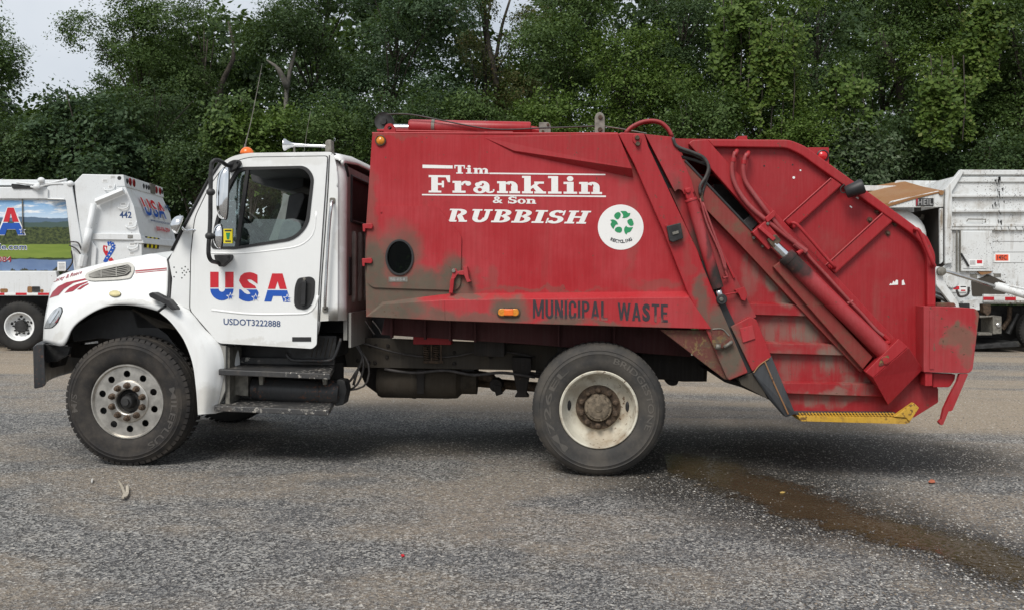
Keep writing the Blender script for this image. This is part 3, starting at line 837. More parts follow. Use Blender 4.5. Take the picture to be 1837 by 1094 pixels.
def leaf_mesh(P, Nn, size, rng, name, m, asp=.62):
    """one folded four-point leaf per position"""
    n = len(P)
    Nn = Nn / np.linalg.norm(Nn, axis=1, keepdims=True)
    t = rng.normal(size=(n, 3)); t[:, 2] -= .5
    t -= Nn * (t * Nn).sum(1, keepdims=True); t /= np.linalg.norm(t, axis=1, keepdims=True)
    b = np.cross(Nn, t)
    s = (size * rng.uniform(.6, 1.25, n))[:, None]
    V = np.empty((n, 4, 3), np.float32)
    V[:, 0] = P - t * s * .5
    V[:, 1] = P + b * s * asp * .5 - Nn * s * .09 - t * s * .06
    V[:, 2] = P + t * s * .55 - Nn * s * .10
    V[:, 3] = P - b * s * asp * .5 - Nn * s * .09 - t * s * .06
    me = bpy.data.meshes.new(name)
    me.vertices.add(n * 4); me.vertices.foreach_set('co', V.reshape(-1))
    me.loops.add(n * 4); me.loops.foreach_set('vertex_index', np.arange(n * 4, dtype=np.int32))
    me.polygons.add(n); me.polygons.foreach_set('loop_start', np.arange(0, n * 4, 4, dtype=np.int32))
    try: me.polygons.foreach_set('loop_total', np.full(n, 4, dtype=np.int32))
    except Exception: pass
    me.update(calc_edges=True)
    me.materials.append(m)
    return me

def sprays(rng, lobes, n_leaf, per=26, cr=.34, low=-.45, front=.45):
    """leaf sprays over the outside of the lobes, fewer underneath"""
    C = np.array([l[0] for l in lobes]); A = np.array([l[1] for l in lobes])
    wgt = (A[:, 0] * A[:, 2]); wgt = wgt / wgt.sum()
    nc = max(4, n_leaf // per)
    li = rng.choice(len(lobes), nc * 4, p=wgt)
    d = rng.normal(size=(nc * 4, 3)); d /= np.linalg.norm(d, axis=1, keepdims=True)
    keep = (d[:, 2] > low - rng.random(nc * 4) * .5) & (d[:, 1] < front)
    li, d = li[keep][:nc], d[keep][:nc]
    rad = rng.uniform(.45, 1.06, len(d)) ** .6
    c = C[li] + d * A[li] * rad[:, None]
    c = c + rng.normal(0, .16, c.shape)
    nrm = d * .7 + np.array([0, 0, .75]) + rng.normal(0, .25, d.shape)
    nrm /= np.linalg.norm(nrm, axis=1, keepdims=True)
    cs = cr * rng.uniform(.55, 1.3, len(c))
    u = np.cross(nrm, np.array([.3, .5, .2])); u /= np.linalg.norm(u, axis=1, keepdims=True)
    v = np.cross(nrm, u)
    cnt = rng.poisson(per, len(c)); idx = np.repeat(np.arange(len(c)), cnt)
    g = rng.normal(size=(len(idx), 3)) * np.array([.55, .55, .2])
    q = c[idx] + (u[idx] * g[:, :1] + v[idx] * g[:, 1:2] + nrm[idx] * (g[:, 2:3] - .18 * (g[:, :1] ** 2 + g[:, 1:2] ** 2))) * cs[idx][:, None]
    ln = nrm[idx] + rng.normal(0, .38, (len(idx), 3))
    return q, ln

def tree(px, Y, top, hw, mkey, label, seed, cat='tree', name='broadleaf_tree', low=350, nl=None, leaf=.094, lobes_n=26, bark='bark', airy=1.0, group=None, trunk_r=None, lean=0.0, extra=()):
    rng = np.random.default_rng(seed)
    depth = (at(px, 400, Y) - CAM).dot(FWD); mpp = depth / FPX
    base = at(px, 500, Y); base.z = float(np.interp(Y, [17.6, 19, 22, 27], [0, .15, .6, 1.3]))
    ztop = at(px, top, Y).z; zlow = max(at(px, low, Y).z, base.z + .3)
    r = hw * 1.22 * mpp; H = ztop - zlow
    root = thing(name, label, cat, base, group)
    lobes = []
    for i in range(lobes_n):
        f = (i + .5) / lobes_n
        z = zlow + H * (f ** .9)
        wr = r * (.72 + .28 * math.sin(math.pi * min(1, .15 + f * .8)))
        a = rng.random() * 6.28
        rr = rng.uniform(.2, .95) * wr
        lr = wr * rng.uniform(.22, .5) * (1 if f < .85 else .7)
        lobes.append(((rr * math.cos(a) + lean * (z - zlow), rr * math.sin(a) * .8, z - base.z), (lr * rng.uniform(.8, 1.6), lr * rng.uniform(.8, 1.2), min(lr * rng.uniform(.5, .9), max((ztop - z) * 1.0, lr * .35)))))
    n = nl or int(min(46000, 1080 * (2 * r) * H * airy + 5000))
    P, Ln = sprays(rng, lobes, n)
    me = leaf_mesh(P, Ln, leaf, rng, 'crown', LM[mkey])
    o = bpy.data.objects.new('crown', me); COL.objects.link(o); o.parent = root
    # trunk with limbs
    tr = trunk_r or max(.07, min(.17, r * .05))
    mb = MB()
    tp = [base + Vector((lean * (z - zlow + base.z) * 0 + rng.normal(0, .08) * (1 if z > .5 else 0), rng.normal(0, .06), z)) for z in np.linspace(-.4, (ztop - base.z) * .82, 8)]
    mb.tube(tp, list(np.linspace(tr * 1.15, tr * .25, 8)), 8)
    for l in lobes[2:]:
        e = base + Vector(l[0]); s_ = tp[min(6, max(2, int(7 * max(0, (l[0][2] - r * .7)) / max(.1, (ztop - base.z) * .82))))]
        mid = (s_ + e) / 2 + Vector((0, 0, .25 * (e - s_).length * .3))
        mb.tube([s_, mid, e], [tr * .4, tr * .22, tr * .07], 6)
    for (pts, r0, r1) in extra:
        q = spline([tuple(at(a, b, Y - c)) for a, b, c in pts], 9)
        mb.tube([Vector(x) for x in q], list(np.linspace(r0, r1, 9)), 7)
    mb.build('trunk', MT[bark], root, smooth=True)
    return root

TREES = [
 # px, Y, top, half width, leaves, label, options
 (-26, 20.5, 26, 66, 'mid', 'feathery tree at the left edge of the frame, rising alone against the open sky', dict(airy=.8)),
 (150, 18.6, 168, 92, 'cool', 'low dark broad-leaved tree bulging over the tailgate of the mural truck', dict(leaf=.14, low=340)),
 (40, 18.4, 215, 70, 'dark', 'dark bushy tree behind the mural panel of the left truck', dict(low=345)),
 (254, 24.5, -14, 88, 'mid', 'big round-headed tree bordering the patch of open sky', dict()),
 (368, 26.5, -24, 118, 'mid', 'open-crowned tree with sky showing between its crooked limbs, left of the whip antenna', dict(airy=.75, lobes_n=20, trunk_r=.10, extra=[([(405, 230, 0), (395, 160, .3), (420, 100, .3), (410, 40, 0)], .14, .05), ([(405, 190, .2), (370, 150, .6), (335, 125, .8)], .08, .03), ([(418, 205, .6), (380, 190, 1.2), (340, 186, 1.5), (305, 180, 1.6)], .07, .03)])),
 (275, 20.5, 150, 84, 'dark', 'shadowy mid-height tree between the mural truck and the white cab', dict(low=345)),
 (455, 18.4, 190, 62, 'bright', 'vine-smothered mound of a tree standing behind the antenna base', dict(low=340, leaf=.13)),
 (345, 18.3, 262, 52, 'dark', 'small dark sapling thicket left of the cab roof', dict(low=350)),
 (565, 23.5, -70, 92, 'dark', 'tall dark tree above the chrome air horn', dict()),
 (600, 18.8, 190, 70, 'mid', 'leafy young tree over the back of the cab roof', dict(low=340)),
 (705, 22.2, -60, 100, 'cool', 'tall bluish-green maple above the round amber lamp of the red body', dict()),
 (745, 18.3, 168, 70, 'dark', 'dark understorey tree behind the roof cylinder of the red body', dict(low=330)),
 (868, 24.5, -110, 72, 'olive', 'thin yellowing tree with a dark bare trunk and sky behind it', dict(airy=.42, lobes_n=14, trunk_r=.11, low=250, extra=[([(895, 250, 0), (890, 150, .2), (875, 70, .2), (868, -10, 0)], .13, .06), ([(889, 110, .1), (900, 50, .3), (915, 0, .4)], .07, .04)])),
 (860, 18.6, 175, 62, 'mid', 'rounded bush-like tree behind the end of the roof cylinder', dict(low=330)),
 (1015, 21.5, -90, 100, 'mid', 'full-crowned green maple above the bolted roof post', dict()),
 (985, 18.2, 168, 58, 'bright', 'light green sapling between the cable bracket and the roof post', dict(low=320)),
 (1120, 19.8, 40, 84, 'bright', 'layered green tree over the arched red hose', dict(low=330)),
 (1215, 24.0, -90, 84, 'dark', 'dark-crowned tall tree right of the layered green one', dict()),
 (1235, 18.2, 165, 60, 'mid', 'leafy thicket tree behind the top of the hinge post', dict(low=330)),
 (1352, 20.4, -50, 78, 'bright', 'tall tree wrapped in bright climbing vine above the tailgate hopper', dict()),
 (1460, 25.5, -60, 84, 'dark', 'shaded tree with small sky gaps behind the vine-wrapped one', dict(airy=.7, extra=[([(1440, 132, 0), (1470, 138, 0), (1500, 136, 0)], .07, .05)])),
 (1570, 21.6, -60, 92, 'mid', 'dense green tree above the red light box, with a dark forked limb', dict(extra=[([(1620, 230, 0), (1612, 150, .4), (1580, 60, .5)], .15, .08)])),
 (1530, 17.7, 218, 58, 'pale', 'pale-leaved sumac shrub growing up behind the light box', dict(cat='shrub', name='sumac_shrub', low=345, leaf=.12)),
 (1440, 17.8, 205, 62, 'bright', 'leafy shrub directly behind the sloping top flange of the tailgate', dict(cat='shrub', name='leafy_shrub', low=340)),
 (1715, 21.0, -70, 105, 'lime', 'bright yellow-green tree above the white dump body', dict()),
 (1830, 19.2, -20, 84, 'mid', 'dark-based tree at the right edge of the frame', dict()),
 (1640, 18.9, 215, 66, 'dark', 'deeply shaded thicket above the rusty hood of the white hopper', dict(low=345)),
 (1775, 18.2, 250, 70, 'dark', 'low dark shrub over the roof edge of the white dump body', dict(cat='shrub', name='dark_shrub', low=345)),
]
for i, (px, Y, top, hw, mk, lb, kw) in enumerate(TREES):
    tree(px, Y, top, hw, mk, lb, 100 + i, **kw)

# broken dead tree
base = at(512, 500, 22.0); base.z = .8
t = thing('dead_tree', 'grey dead tree with a snapped fork showing above the tip of the whip antenna', 'tree', base)
mb = MB()
P = [at(508, 420, 22), at(512, 250, 22), at(514, 165, 22), at(520, 128, 22), at(530, 88, 22)]
P[0].z = .5
mb.tube([Vector(q) for q in spline([tuple(p) for p in P], 12)], list(np.linspace(.15, .06, 12)), 9)
mb.build('trunk', MT['bark_pale'], t, smooth=True)
mb = MB()
mb.tube([Vector(q) for q in spline([tuple(at(516, 158, 21.9)), tuple(at(505, 135, 21.7)), tuple(at(497, 122, 21.6)), tuple(at(478, 108, 21.5))], 8)], [.11, .11, .10, .09, .08, .06, .04, .015], 9)
mb.build('broken_limb', MT['bark_pale'], t, smooth=True)

# hanging vine curtains
def curtain(px0, px1, py0, py1, Y, mk, label, seed, n=4200, leaf=.13):
    rng = np.random.default_rng(seed)
    root = thing('vine_curtain', label, 'vine', at((px0 + px1) / 2, py1, Y), 'vine curtains hanging from the trees')
    o3 = np.array(root['_o'][:])
    ns = 9; P = []; Ln = []
    for s in range(ns):
        f = (s + rng.random()) / ns
        px = px0 + (px1 - px0) * f
        a = at(px, py0 + rng.uniform(-40, 50), Y + rng.uniform(-.5, .7))
        ln = (py1 - py0) * rng.uniform(.3, 1.0) * (at(px, py0, Y) - at(px, py0 + 1, Y)).length
        m = int(n / ns)
        tt = rng.random(m) ** .8
        w_ = .19 * (1.1 - .75 * tt)
        q = np.c_[a.x + rng.normal(0, 1, m) * w_ + .15 * np.sin(tt * 7 + s), a.y + rng.normal(0, .6, m) * w_, a.z - ln * tt]
        P.append(q); Ln.append(np.c_[rng.normal(0, .4, m), -.7 + rng.normal(0, .4, m), .6 + rng.normal(0, .4, m)])
    P = np.concatenate(P) - o3; Ln = np.concatenate(Ln)
    me = leaf_mesh(P, Ln, leaf, rng, 'leaves', LM[mk], .85)
    o = bpy.data.objects.new('leaves', me); COL.objects.link(o); o.parent = root
    mb = MB()
    for s in range(4):
        px = px0 + (px1 - px0) * (s + .5) / 4
        mb.tube([at(px, py0 - 20, Y + .2), at(px + 3, (py0 + py1) / 2, Y + .1), at(px - 2, py1 - 10, Y + .1)], .015, 5)
    mb.build('stem', MT['bark'], root)
curtain(1355, 1432, 60, 262, 17.9, 'lime', 'bright vine curtain trailing down right above the tailgate hopper', 301)
curtain(1290, 1350, 20, 190, 18.6, 'bright', 'green vine curtain on the left side of the vine-wrapped tree', 302)
curtain(1490, 1555, 150, 235, 17.6, 'bright', 'short vine curtain looping over the pale sumac shrub', 303, 2400)
curtain(1660, 1738, 120, 262, 17.7, 'lime', 'long yellow-green vine curtain hanging over the rusty hopper hood', 304)
curtain(1740, 1800, 20, 150, 18.6, 'lime', 'yellow-green vine mass high above the dump body roof', 305)
curtain(380, 440, 195, 300, 17.8, 'mid', 'dusky vine curtain left of the whip antenna', 306, 2400)

# the wood behind, one mass
rng = np.random.default_rng(77)
L = []
def topline(px):
    xs_ = [-300, 0, 55, 80, 130, 165, 330, 350, 520, 560, 2200]
    ys_ = [60, 60, 90, 190, 190, 90, 30, 22, 20, -120, -160]
    return float(np.interp(px, xs_, ys_))
for i in range(21):
    for j in range(11):
        px = -350 + 2600 * (i + rng.random()) / 21; Y = rng.uniform(29, 44)
        tp = max(topline(px + dd) for dd in (-85, -40, 0, 40, 85))
        if 850 < px < 950: tp = 110
        py = tp + (430 - tp) * (j + rng.random()) / 11
        c = at(px, py, Y); rr = rng.uniform(1.3, 2.1)
        if c.z + rr * .8 > at(px, tp, Y).z: c.z = at(px, tp, Y).z - rr * .8
        L.append((tuple(c), (rr * 1.25, rr, rr * .85)))
P, Ln = sprays(rng, L, 190000, per=24, cr=.7, low=-.9, front=.2)
me = leaf_mesh(P, Ln, .36, rng, 'far_woods', LM['dark'])
o = bpy.data.objects.new('far_woods', me); COL.objects.link(o); o['kind'] = 'stuff'
# undergrowth along the foot of the bank
L = []
for i in range(120):
    px = rng.uniform(-300, 2150); Y = rng.uniform(17.0, 20.0)
    c = at(px, 500, Y); c.z = rng.uniform(.2, 1.1); rr = rng.uniform(.6, 1.3)
    L.append((tuple(c), (rr, rr * .8, rr * .9)))
P, Ln = sprays(rng, L, 45000, per=30, cr=.4)
me = leaf_mesh(P, Ln, .14, rng, 'undergrowth', LM['dark'])
o = bpy.data.objects.new('undergrowth', me); COL.objects.link(o); o['kind'] = 'stuff'
# ------------------------------------------------------------------ the red and white refuse truck
TR = thing('refuse_truck', 'red rear loading refuse truck with a white cab, parked side-on across the yard', 'refuse truck', (1.85, 1.2, 0))
def pl(name, pts, y0, y1, m, bevel=.004, parent=None, r=0, **kw):
    if r: pts = rpoly(pts, r)
    return MB().prism(pts, y0, y1).build(name, m, parent or TR, bevel=bevel, **kw)
FAR = 2.42
def bolts(name, pts, r, m, parent=None, ax=(0, -1, 0), h=.014, n=8):
    parent = parent or TR; me = None; out = []
    for p in pts:
        if me is None:
            mb = MB(); mb.lathe(Vector((0, 0, 0)), ax, [(r, -.004), (r, h * .7), (r * .75, h), (.0005, h)], n)
            o = mb.build(name, m, None); me = o.data
        else:
            o = bpy.data.objects.new(name, me); COL.objects.link(o)
        o.parent = parent; o['_o'] = tuple(parent['_o']); o.location = Vector(p) - Vector(parent['_o'])
        out.append(o)
    return out

# ---- wheels
def wheel(cx, name_m, front, side=1, y0=0.0, r=.515):
    """side 1: faces the camera; -1: faces away"""
    h = holder('wheel', TR)
    c = Vector((cx, y0, r - .004)); ax = Vector((0, side, 0))
    prof = [(.292, .055), (.300, .035), (.315, .022), (.345, .010), (.385, .003), (.425, .004), (.432, .0), (.438, .004), (.452, .008), (.458, .005), (.463, .011),
            (.480, .022), (.495, .038), (.507, .06), (.511, .10), (.511, .115), (.502, .118), (.502, .124), (.511, .127), (.513, .150), (.511, .175), (.502, .178), (.502, .184), (.511, .187), (.509, .22), (.495, .26), (.45, .285), (.36, .28), (.30, .25)]
    mb = MB(); mb.lathe(c, ax, prof, 88)
    nb = 62
    for i in range(nb):
        a = 2 * math.pi * i / nb
        for (rr, d, dr, dd, tn) in (((.4975, .05, .024, .05, .040), (.510, .235, .012, .05, .028)) if front else ((.507, .085, .012, .05, .034), (.507, .205, .012, .05, .034))):
            rd = Vector((math.cos(a), 0, math.sin(a))); tg = Vector((-math.sin(a), 0, math.cos(a)))
            p = c + rd * rr + ax * d; vs = []
            for s1 in (-1, 1):
                for s2 in (-1, 1):
                    for s3 in (-1, 1):
                        vs.append(p + rd * dr / 2 * s1 - (ax * (.012 * (s1 > 0) * -1) if front else Vector()) + ax * dd / 2 * s2 + tg * tn / 2 * s3)
            mb.add(vs, [(0, 1, 3, 2), (4, 6, 7, 5), (0, 4, 5, 1), (2, 3, 7, 6), (0, 2, 6, 4), (1, 5, 7, 3)])
    for v in mb.v:      # the sidewall bulges where the load sits
        t = max(0.0, (.12 - v.z) / .12)
        if abs(v.y - y0) < .1: v.y -= side * .016 * t * t * (1 if v.z > .03 else .6)
        v.z = max(v.z, .001)
    mb.build('tyre', name_m, h, smooth=True, auto=35)
    if front:
        mb = MB(); mb.lathe(c, ax, [(.296, .06), (.300, .036), (.296, .028), (.286, .028), (.280, .045), (.272, .055)], 72)
        mb.build('rim', MT['alu'], h, smooth=True, auto=30)
        # disc with ten hand holes
        n = 10; outer = [(.276 * math.cos(2 * math.pi * i / 72), .276 * math.sin(2 * math.pi * i / 72)) for i in range(72)]
        holes = []
        for i in range(n):
            a = 2 * math.pi * (i + .5) / n + .05
            holes.append([(.220 * math.cos(a) + .028 * math.cos(t), .220 * math.sin(a) + .028 * math.sin(t)) for t in [2 * math.pi * j / 14 for j in range(14)]])
        holes.append([(.097 * math.cos(2 * math.pi * i / 40), .097 * math.sin(2 * math.pi * i / 40)) for i in range(40)])
        fr = Frame(c + ax * .05, 0.0)
        mb = MB(fr)
        fr.at = lambda x, z, y=0.0, _f=fr: _f.p0 + Vector((x, y * side, z))
        holed(mb, outer, holes, 0.0, .012)
        mb.build('rim_disc', MT['alu'], h, bevel=.002)
        mb = MB(); mb.lathe(c, ax, [(.172, .052), (.166, .040), (.156, .036), (.106, .034), (.099, .040), (.097, .10)], 56)
        mb.build('hub_flange', MT['alu'], h, smooth=True, auto=30)
        mb = MB(); mb.lathe(c, ax, [(.098, .10), (.085, .09), (.060, .075), (.052, .03), (.045, .015), (.03, .012), (.028, -.006), (.001, -.006)], 40)
        mb.build('hub', MT['black_metal'], h, smooth=True, auto=30)
        back = MB(); back.lathe(c, ax, [(.29, .12), (.2, .16), (.001, .16)], 40); back.build('brake_drum', MT['black'], h)
        nr, nd, nm = .130, .034, MT['lug_rust']
    else:
        mb = MB(); mb.lathe(c, ax, [(.290, .075), (.300, .040), (.303, .024), (.296, .016), (.284, .020), (.276, .05), (.266, .09), (.255, .135), (.215, .165), (.180, .168), (.172, .160)], 72)
        mb.build('rim', MT['cream_wheel'], h, smooth=True, auto=40)
        for sx_ in (-1, 1):
            q = c + Vector((.228 * sx_, .1525 * side, .012))
            MB().ellipsoid(q, (.017, 0, 0), (0, .012, 0), (0, 0, .042), 12, 8).build('hand_hole', MT['black'], h, smooth=True)
        mb = MB(); mb.lathe(c, ax, [(.175, .162), (.170, .148), (.160, .146), (.116, .146), (.112, .150), (.112, .158)], 56)
        mb.build('hub_flange', MT['lug_rust'], h, smooth=True, auto=30)
        mb = MB(); mb.lathe(c, ax, [(.112, .158), (.106, .12), (.100, .112), (.086, .108), (.082, .100), (.03, .096), (.026, .090), (.001, .090)], 48)
        mb.build('hub', MT['hub_brown'], h, smooth=True, auto=30)
        bolts('axle_bolt', [c + ax * .112 + Vector((.093 * math.cos(2 * math.pi * (i + .3) / 8), 0, .093 * math.sin(2 * math.pi * (i + .3) / 8))) for i in range(8)], .009, MT['hub_brown'], h, -ax, .014, 6)
        nr, nd, nm = .140, .146, MT['lug_rust']
    first = None
    for i in range(10):
        a = 2 * math.pi * i / 10 + math.pi / 2
        if first is None:
            mb = MB(); mb.lathe(Vector((0, 0, 0)), ax, [(.027, .0), (.027, -.008), (.021, -.010), (.020, -.032), (.014, -.037), (.012, -.048), (.001, -.049)], 8)
            first = MB(); me = None
            o = mb.build('lug_nut', nm, None); me = o.data; first = o
            o.parent = h
        else:
            o = bpy.data.objects.new('lug_nut', me); COL.objects.link(o); o.parent = h
        o.location = c + ax * nd + Vector((nr * math.cos(a), 0, nr * math.sin(a))) - Vector(h['_o'])
        o['_o'] = h['_o']
    return h
WB = 3.7329
def tyre_words(h, cx, r0, words, m, y=-.0015, hgt=.048):
    for txt, a0, a1, rad in words:
        P = font_polys(txt, .01); x0, y0, x1, y1 = bbox(P); mb = MB()
        for q in P:
            pts = []
            for a, b in q:
                t = R(a0 + (a1 - a0) * (a - x0) / (x1 - x0)); rr = rad + (b - (y0 + y1) / 2) / (y1 - y0) * hgt
                # follows the gentle bulge of the sidewall
                yy = float(np.interp(rr, [.345, .385, .425, .44], [.010, .003, .004, .003]))
                pts.append(Vector((cx + rr * math.cos(t), yy - .0025, r0 - .004 + rr * math.sin(t))))
            mb.add(pts, [tuple(range(len(pts)))])
        mb.build('lettering', m, h, recalc=False)
MT['tyre_word'] = tyre_mat('raised_tyre_letters', (.07, .066, .062), (.10, .09, .08))
MT['tyre_word_rear'] = tyre_mat('raised_dusty_letters', (.085, .081, .074), (.115, .103, .09))
h = wheel(0, MT['tyre'], True, 1, 0.0)
tyre_words(h, 0, .515, (('MILEPLUS', 18, -62, .395), ('M/S', 192, 172, .42)), MT['tyre_word'])
h = wheel(WB, MT['tyre_rear'], False, 1, 0.0, .522)
tyre_words(h, WB, .522, (('BRIDGESTONE', 74, -22, .395), ('M726EL', 232, 128, .395)), MT['tyre_word_rear'])
wheel(0, MT['tyre_far'], True, -1, 2.36)
wheel(WB, MT['tyre_far'], False, -1, 2.40, .522)
for yy in (.34, 1.78):
    h = holder('wheel', TR); mb = MB()
    mb.lathe(Vector((WB, yy, .518)), (0, 1, 0), [(.29, .04), (.34, .01), (.42, .0), (.48, .02), (.511, .07), (.511, .21), (.48, .26), (.40, .28), (.29, .25), (.29, .04)], 56)
    mb.build('tyre', MT['tyre_far'], h, smooth=True, auto=40)

# ---- chassis and running gear
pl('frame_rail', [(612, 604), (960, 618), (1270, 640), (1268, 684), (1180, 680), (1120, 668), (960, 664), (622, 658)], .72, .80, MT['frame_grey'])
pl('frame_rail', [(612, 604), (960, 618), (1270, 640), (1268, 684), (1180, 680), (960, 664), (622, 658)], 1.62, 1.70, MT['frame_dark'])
bolts('frame_bolt', [at(px, py, .72) for px, py in ((664, 619), (674, 619), (696, 620), (662, 650), (673, 650), (694, 640), (643, 646), (815, 632), (815, 652), (880, 640))], .017, MT['frame_dark'])
pl('frame_rail', [(60, 618), (300, 600), (625, 604), (625, 655), (300, 660), (110, 660)], .75, .83, MT['frame_dark'], label=None) if False else pl('frame_horn', [(100, 622), (300, 604), (612, 606), (622, 658), (300, 655), (125, 640)], .75, .83, MT['frame_dark'])
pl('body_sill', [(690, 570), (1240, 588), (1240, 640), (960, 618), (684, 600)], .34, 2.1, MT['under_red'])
# cross ribs of the body floor
for px in (700, 760, 805, 850, 1000, 1100):
    pl('floor_rib', rect(px, 571 + (px - 700) * .035, px + 4, 606 + (px - 700) * .05), .28, .34, MT['under_red'])
pl('spring_bracket', rpoly([(741, 603), (809, 604), (809, 618), (741, 617)], 2), .6, .72, MT['red'])
for px in (765, 782):
    a, b = at(px, 620, .66), at(px, 646, .66)
    pts = []
    for i in range(60):
        t = i / 59; ang = t * 2 * math.pi * 6.5
        p = a.lerp(b, t) + Vector((math.cos(ang) * .022, math.sin(ang) * .022, 0)); pts.append(p)
    MB().tube(pts, .006, 5).build('coil_spring', MT['lug_rust'], TR, smooth=True)
for px in (774, 791): MB().tube([at(px, 616, .65), at(px, 650, .65)], .008, 6).build('spring_rod', MT['lug_rust'], TR)
MB().tube([at(760, 649, .65), at(795, 649, .65)], .012, 6).build('spring_seat', MT['lug_rust'], TR)
# transmission / tanks in the shade
a, b = at(680, 683, .95), at(856, 686, .95)
MB().lathe(a, b - a, [(.001, 0), (.13, 0.0), (.145, .03), (.145, .30), (.15, .31), (.15, .33), (.145, .34), (.145, .62), (.14, .70), (.10, .74), (.10, (b - a).length), (.001, (b - a).length)], 28).build('fuel_tank', MT['tank_brown'], TR, smooth=True, auto=30)
MB().prism(rpoly([(640, 655), (850, 662), (850, 700), (760, 706), (680, 708), (655, 690)], 6), 1.05, 1.5, ).build('gearbox', MT['frame_dark'], TR, bevel=.02)
pl('tank_strap', [(747, 662), (762, 662), (760, 706), (748, 706)], .78, .80, MT['frame_dark'], .002)
MB().tube([at(850, 683, 1.2), at(900, 688, 1.2), at(1000, 697, 1.2), at(1075, 705, 1.2)], [.05, .045, .045, .06], 14).build('drive_shaft', MT['lug_rust'], TR, smooth=True)
MB().tube([at(852, 672, 1.0), at(880, 676, 1.0), at(905, 700, 1.0)], [.045, .045, .02], 10).build('exhaust_pipe', MT['lug_rust'], TR, smooth=True)
pl('spring_hanger', rpoly([(918, 640), (953, 642), (953, 660), (944, 705), (950, 712), (922, 712), (928, 704), (919, 662)], 3), .62, .74, MT['frame_dark'])
pl('spring_hanger', rpoly([(1185, 628), (1225, 630), (1222, 670), (1215, 690), (1205, 692), (1196, 688), (1190, 668)], 4), .6, .74, MT['frame_dark'])
pl('rear_crossplate', [(1150, 628), (1263, 640), (1263, 684), (1225, 684), (1150, 676)], .56, .60, MT['frame_dark'])
for i in range(5):
    q = spline([tuple(at(925, 668 - i * 4, .66)), tuple(at(1075, 690 - i * 6, .66)), tuple(at(1215, 668 - i * 4, .66))], 9)
    if i > 1: q = q[i - 1:-(i - 1)]
    MB().tube([Vector(x) for x in q], .014, 6).build('leaf_spring', MT['frame_dark'], TR, smooth=True)
MB().tube([Vector((WB, .3, .53)), Vector((WB, .95, .53)), Vector((WB, 1.2, .53)), Vector((WB, 1.45, .53)), Vector((WB, 2.1, .53))], [.09, .10, .22, .10, .09], 16).build('rear_axle', MT['frame_dark'], TR, smooth=True)
MB().tube([Vector((0, .2, .50)), Vector((0, .5, .46)), Vector((0, 1.9, .46)), Vector((0, 2.2, .50))], [.08, .06, .06, .08], 12).build('front_axle', MT['frame_dark'], TR, smooth=True)
MB().box((0.15, 1.2, .95), 1.5, 1.1, .75).build('engine_block', MT['frame_dark'], TR, bevel=.05)
pl('splash_panel', [(128, 590), (170, 566), (200, 556), (240, 556), (300, 600), (330, 640), (330, 690), (300, 690), (285, 640), (240, 612), (180, 606), (132, 612)], .30, .34, MT['black'])
pl('inner_guard', rpoly([(236, 553), (310, 590), (322, 590), (322, 588), (246, 588)], 2), .30, .34, MT['frame_grey'])
for pts, r in (([(628, 598), (640, 622), (650, 640), (640, 668), (634, 690)], .012), ([(632, 605), (648, 630), (652, 660), (640, 690), (625, 700)], .010), ([(620, 600), (660, 650), (655, 690), (612, 702)], .009), ([(600, 690), (625, 685), (640, 665)], .011), ([(655, 575), (665, 590), (672, 600)], .006), ([(668, 575), (680, 590), (685, 600)], .006)):
    MB().tube([Vector(x) for x in spline([tuple(at(a, b, .5)) for a, b in pts], 12)], r, 6).build('air_line', MT['hose'], TR, smooth=True)

pl('chassis_box', rpoly([(850, 600), (905, 604), (905, 640), (850, 638)], 3), .50, .72, MT['frame_dark'], .006)
pl('chassis_box', rpoly([(1000, 612), (1060, 616), (1060, 634), (1000, 632)], 3), .45, .72, MT['frame_dark'], .006)
pl('mount_plate', rpoly([(1055, 600), (1085, 602), (1082, 640), (1058, 638)], 2), .62, .72, MT['frame_grey'], .004)
MB().tube([Vector(x) for x in spline([tuple(at(p, q, .6)) for p, q in ((690, 662), (740, 668), (800, 664), (850, 672), (900, 668), (960, 676))], 24)], .013, 7).build('air_line', MT['hose'], TR, smooth=True)
MB().tube([Vector(x) for x in spline([tuple(at(p, q, .68)) for p, q in ((640, 612), (720, 634), (800, 640), (880, 628), (960, 640))], 24)], .009, 6).build('air_line', MT['hose'], TR, smooth=True)
MB().lathe(at(890, 690, .9), (0, 1, 0), [(.001, -.05), (.055, -.05), (.06, 0), (.06, .10), (.001, .12)], 18).build('brake_chamber', MT['frame_dark'], TR, smooth=True, auto=40)
pl('brake_lever', rpoly([(884, 690), (897, 690), (902, 706), (890, 710)], 2), .84, .88, MT['frame_dark'], .003)
pl('cross_member', [(700, 656), (850, 660), (850, 676), (700, 672)], .95, 1.0, MT['black'])
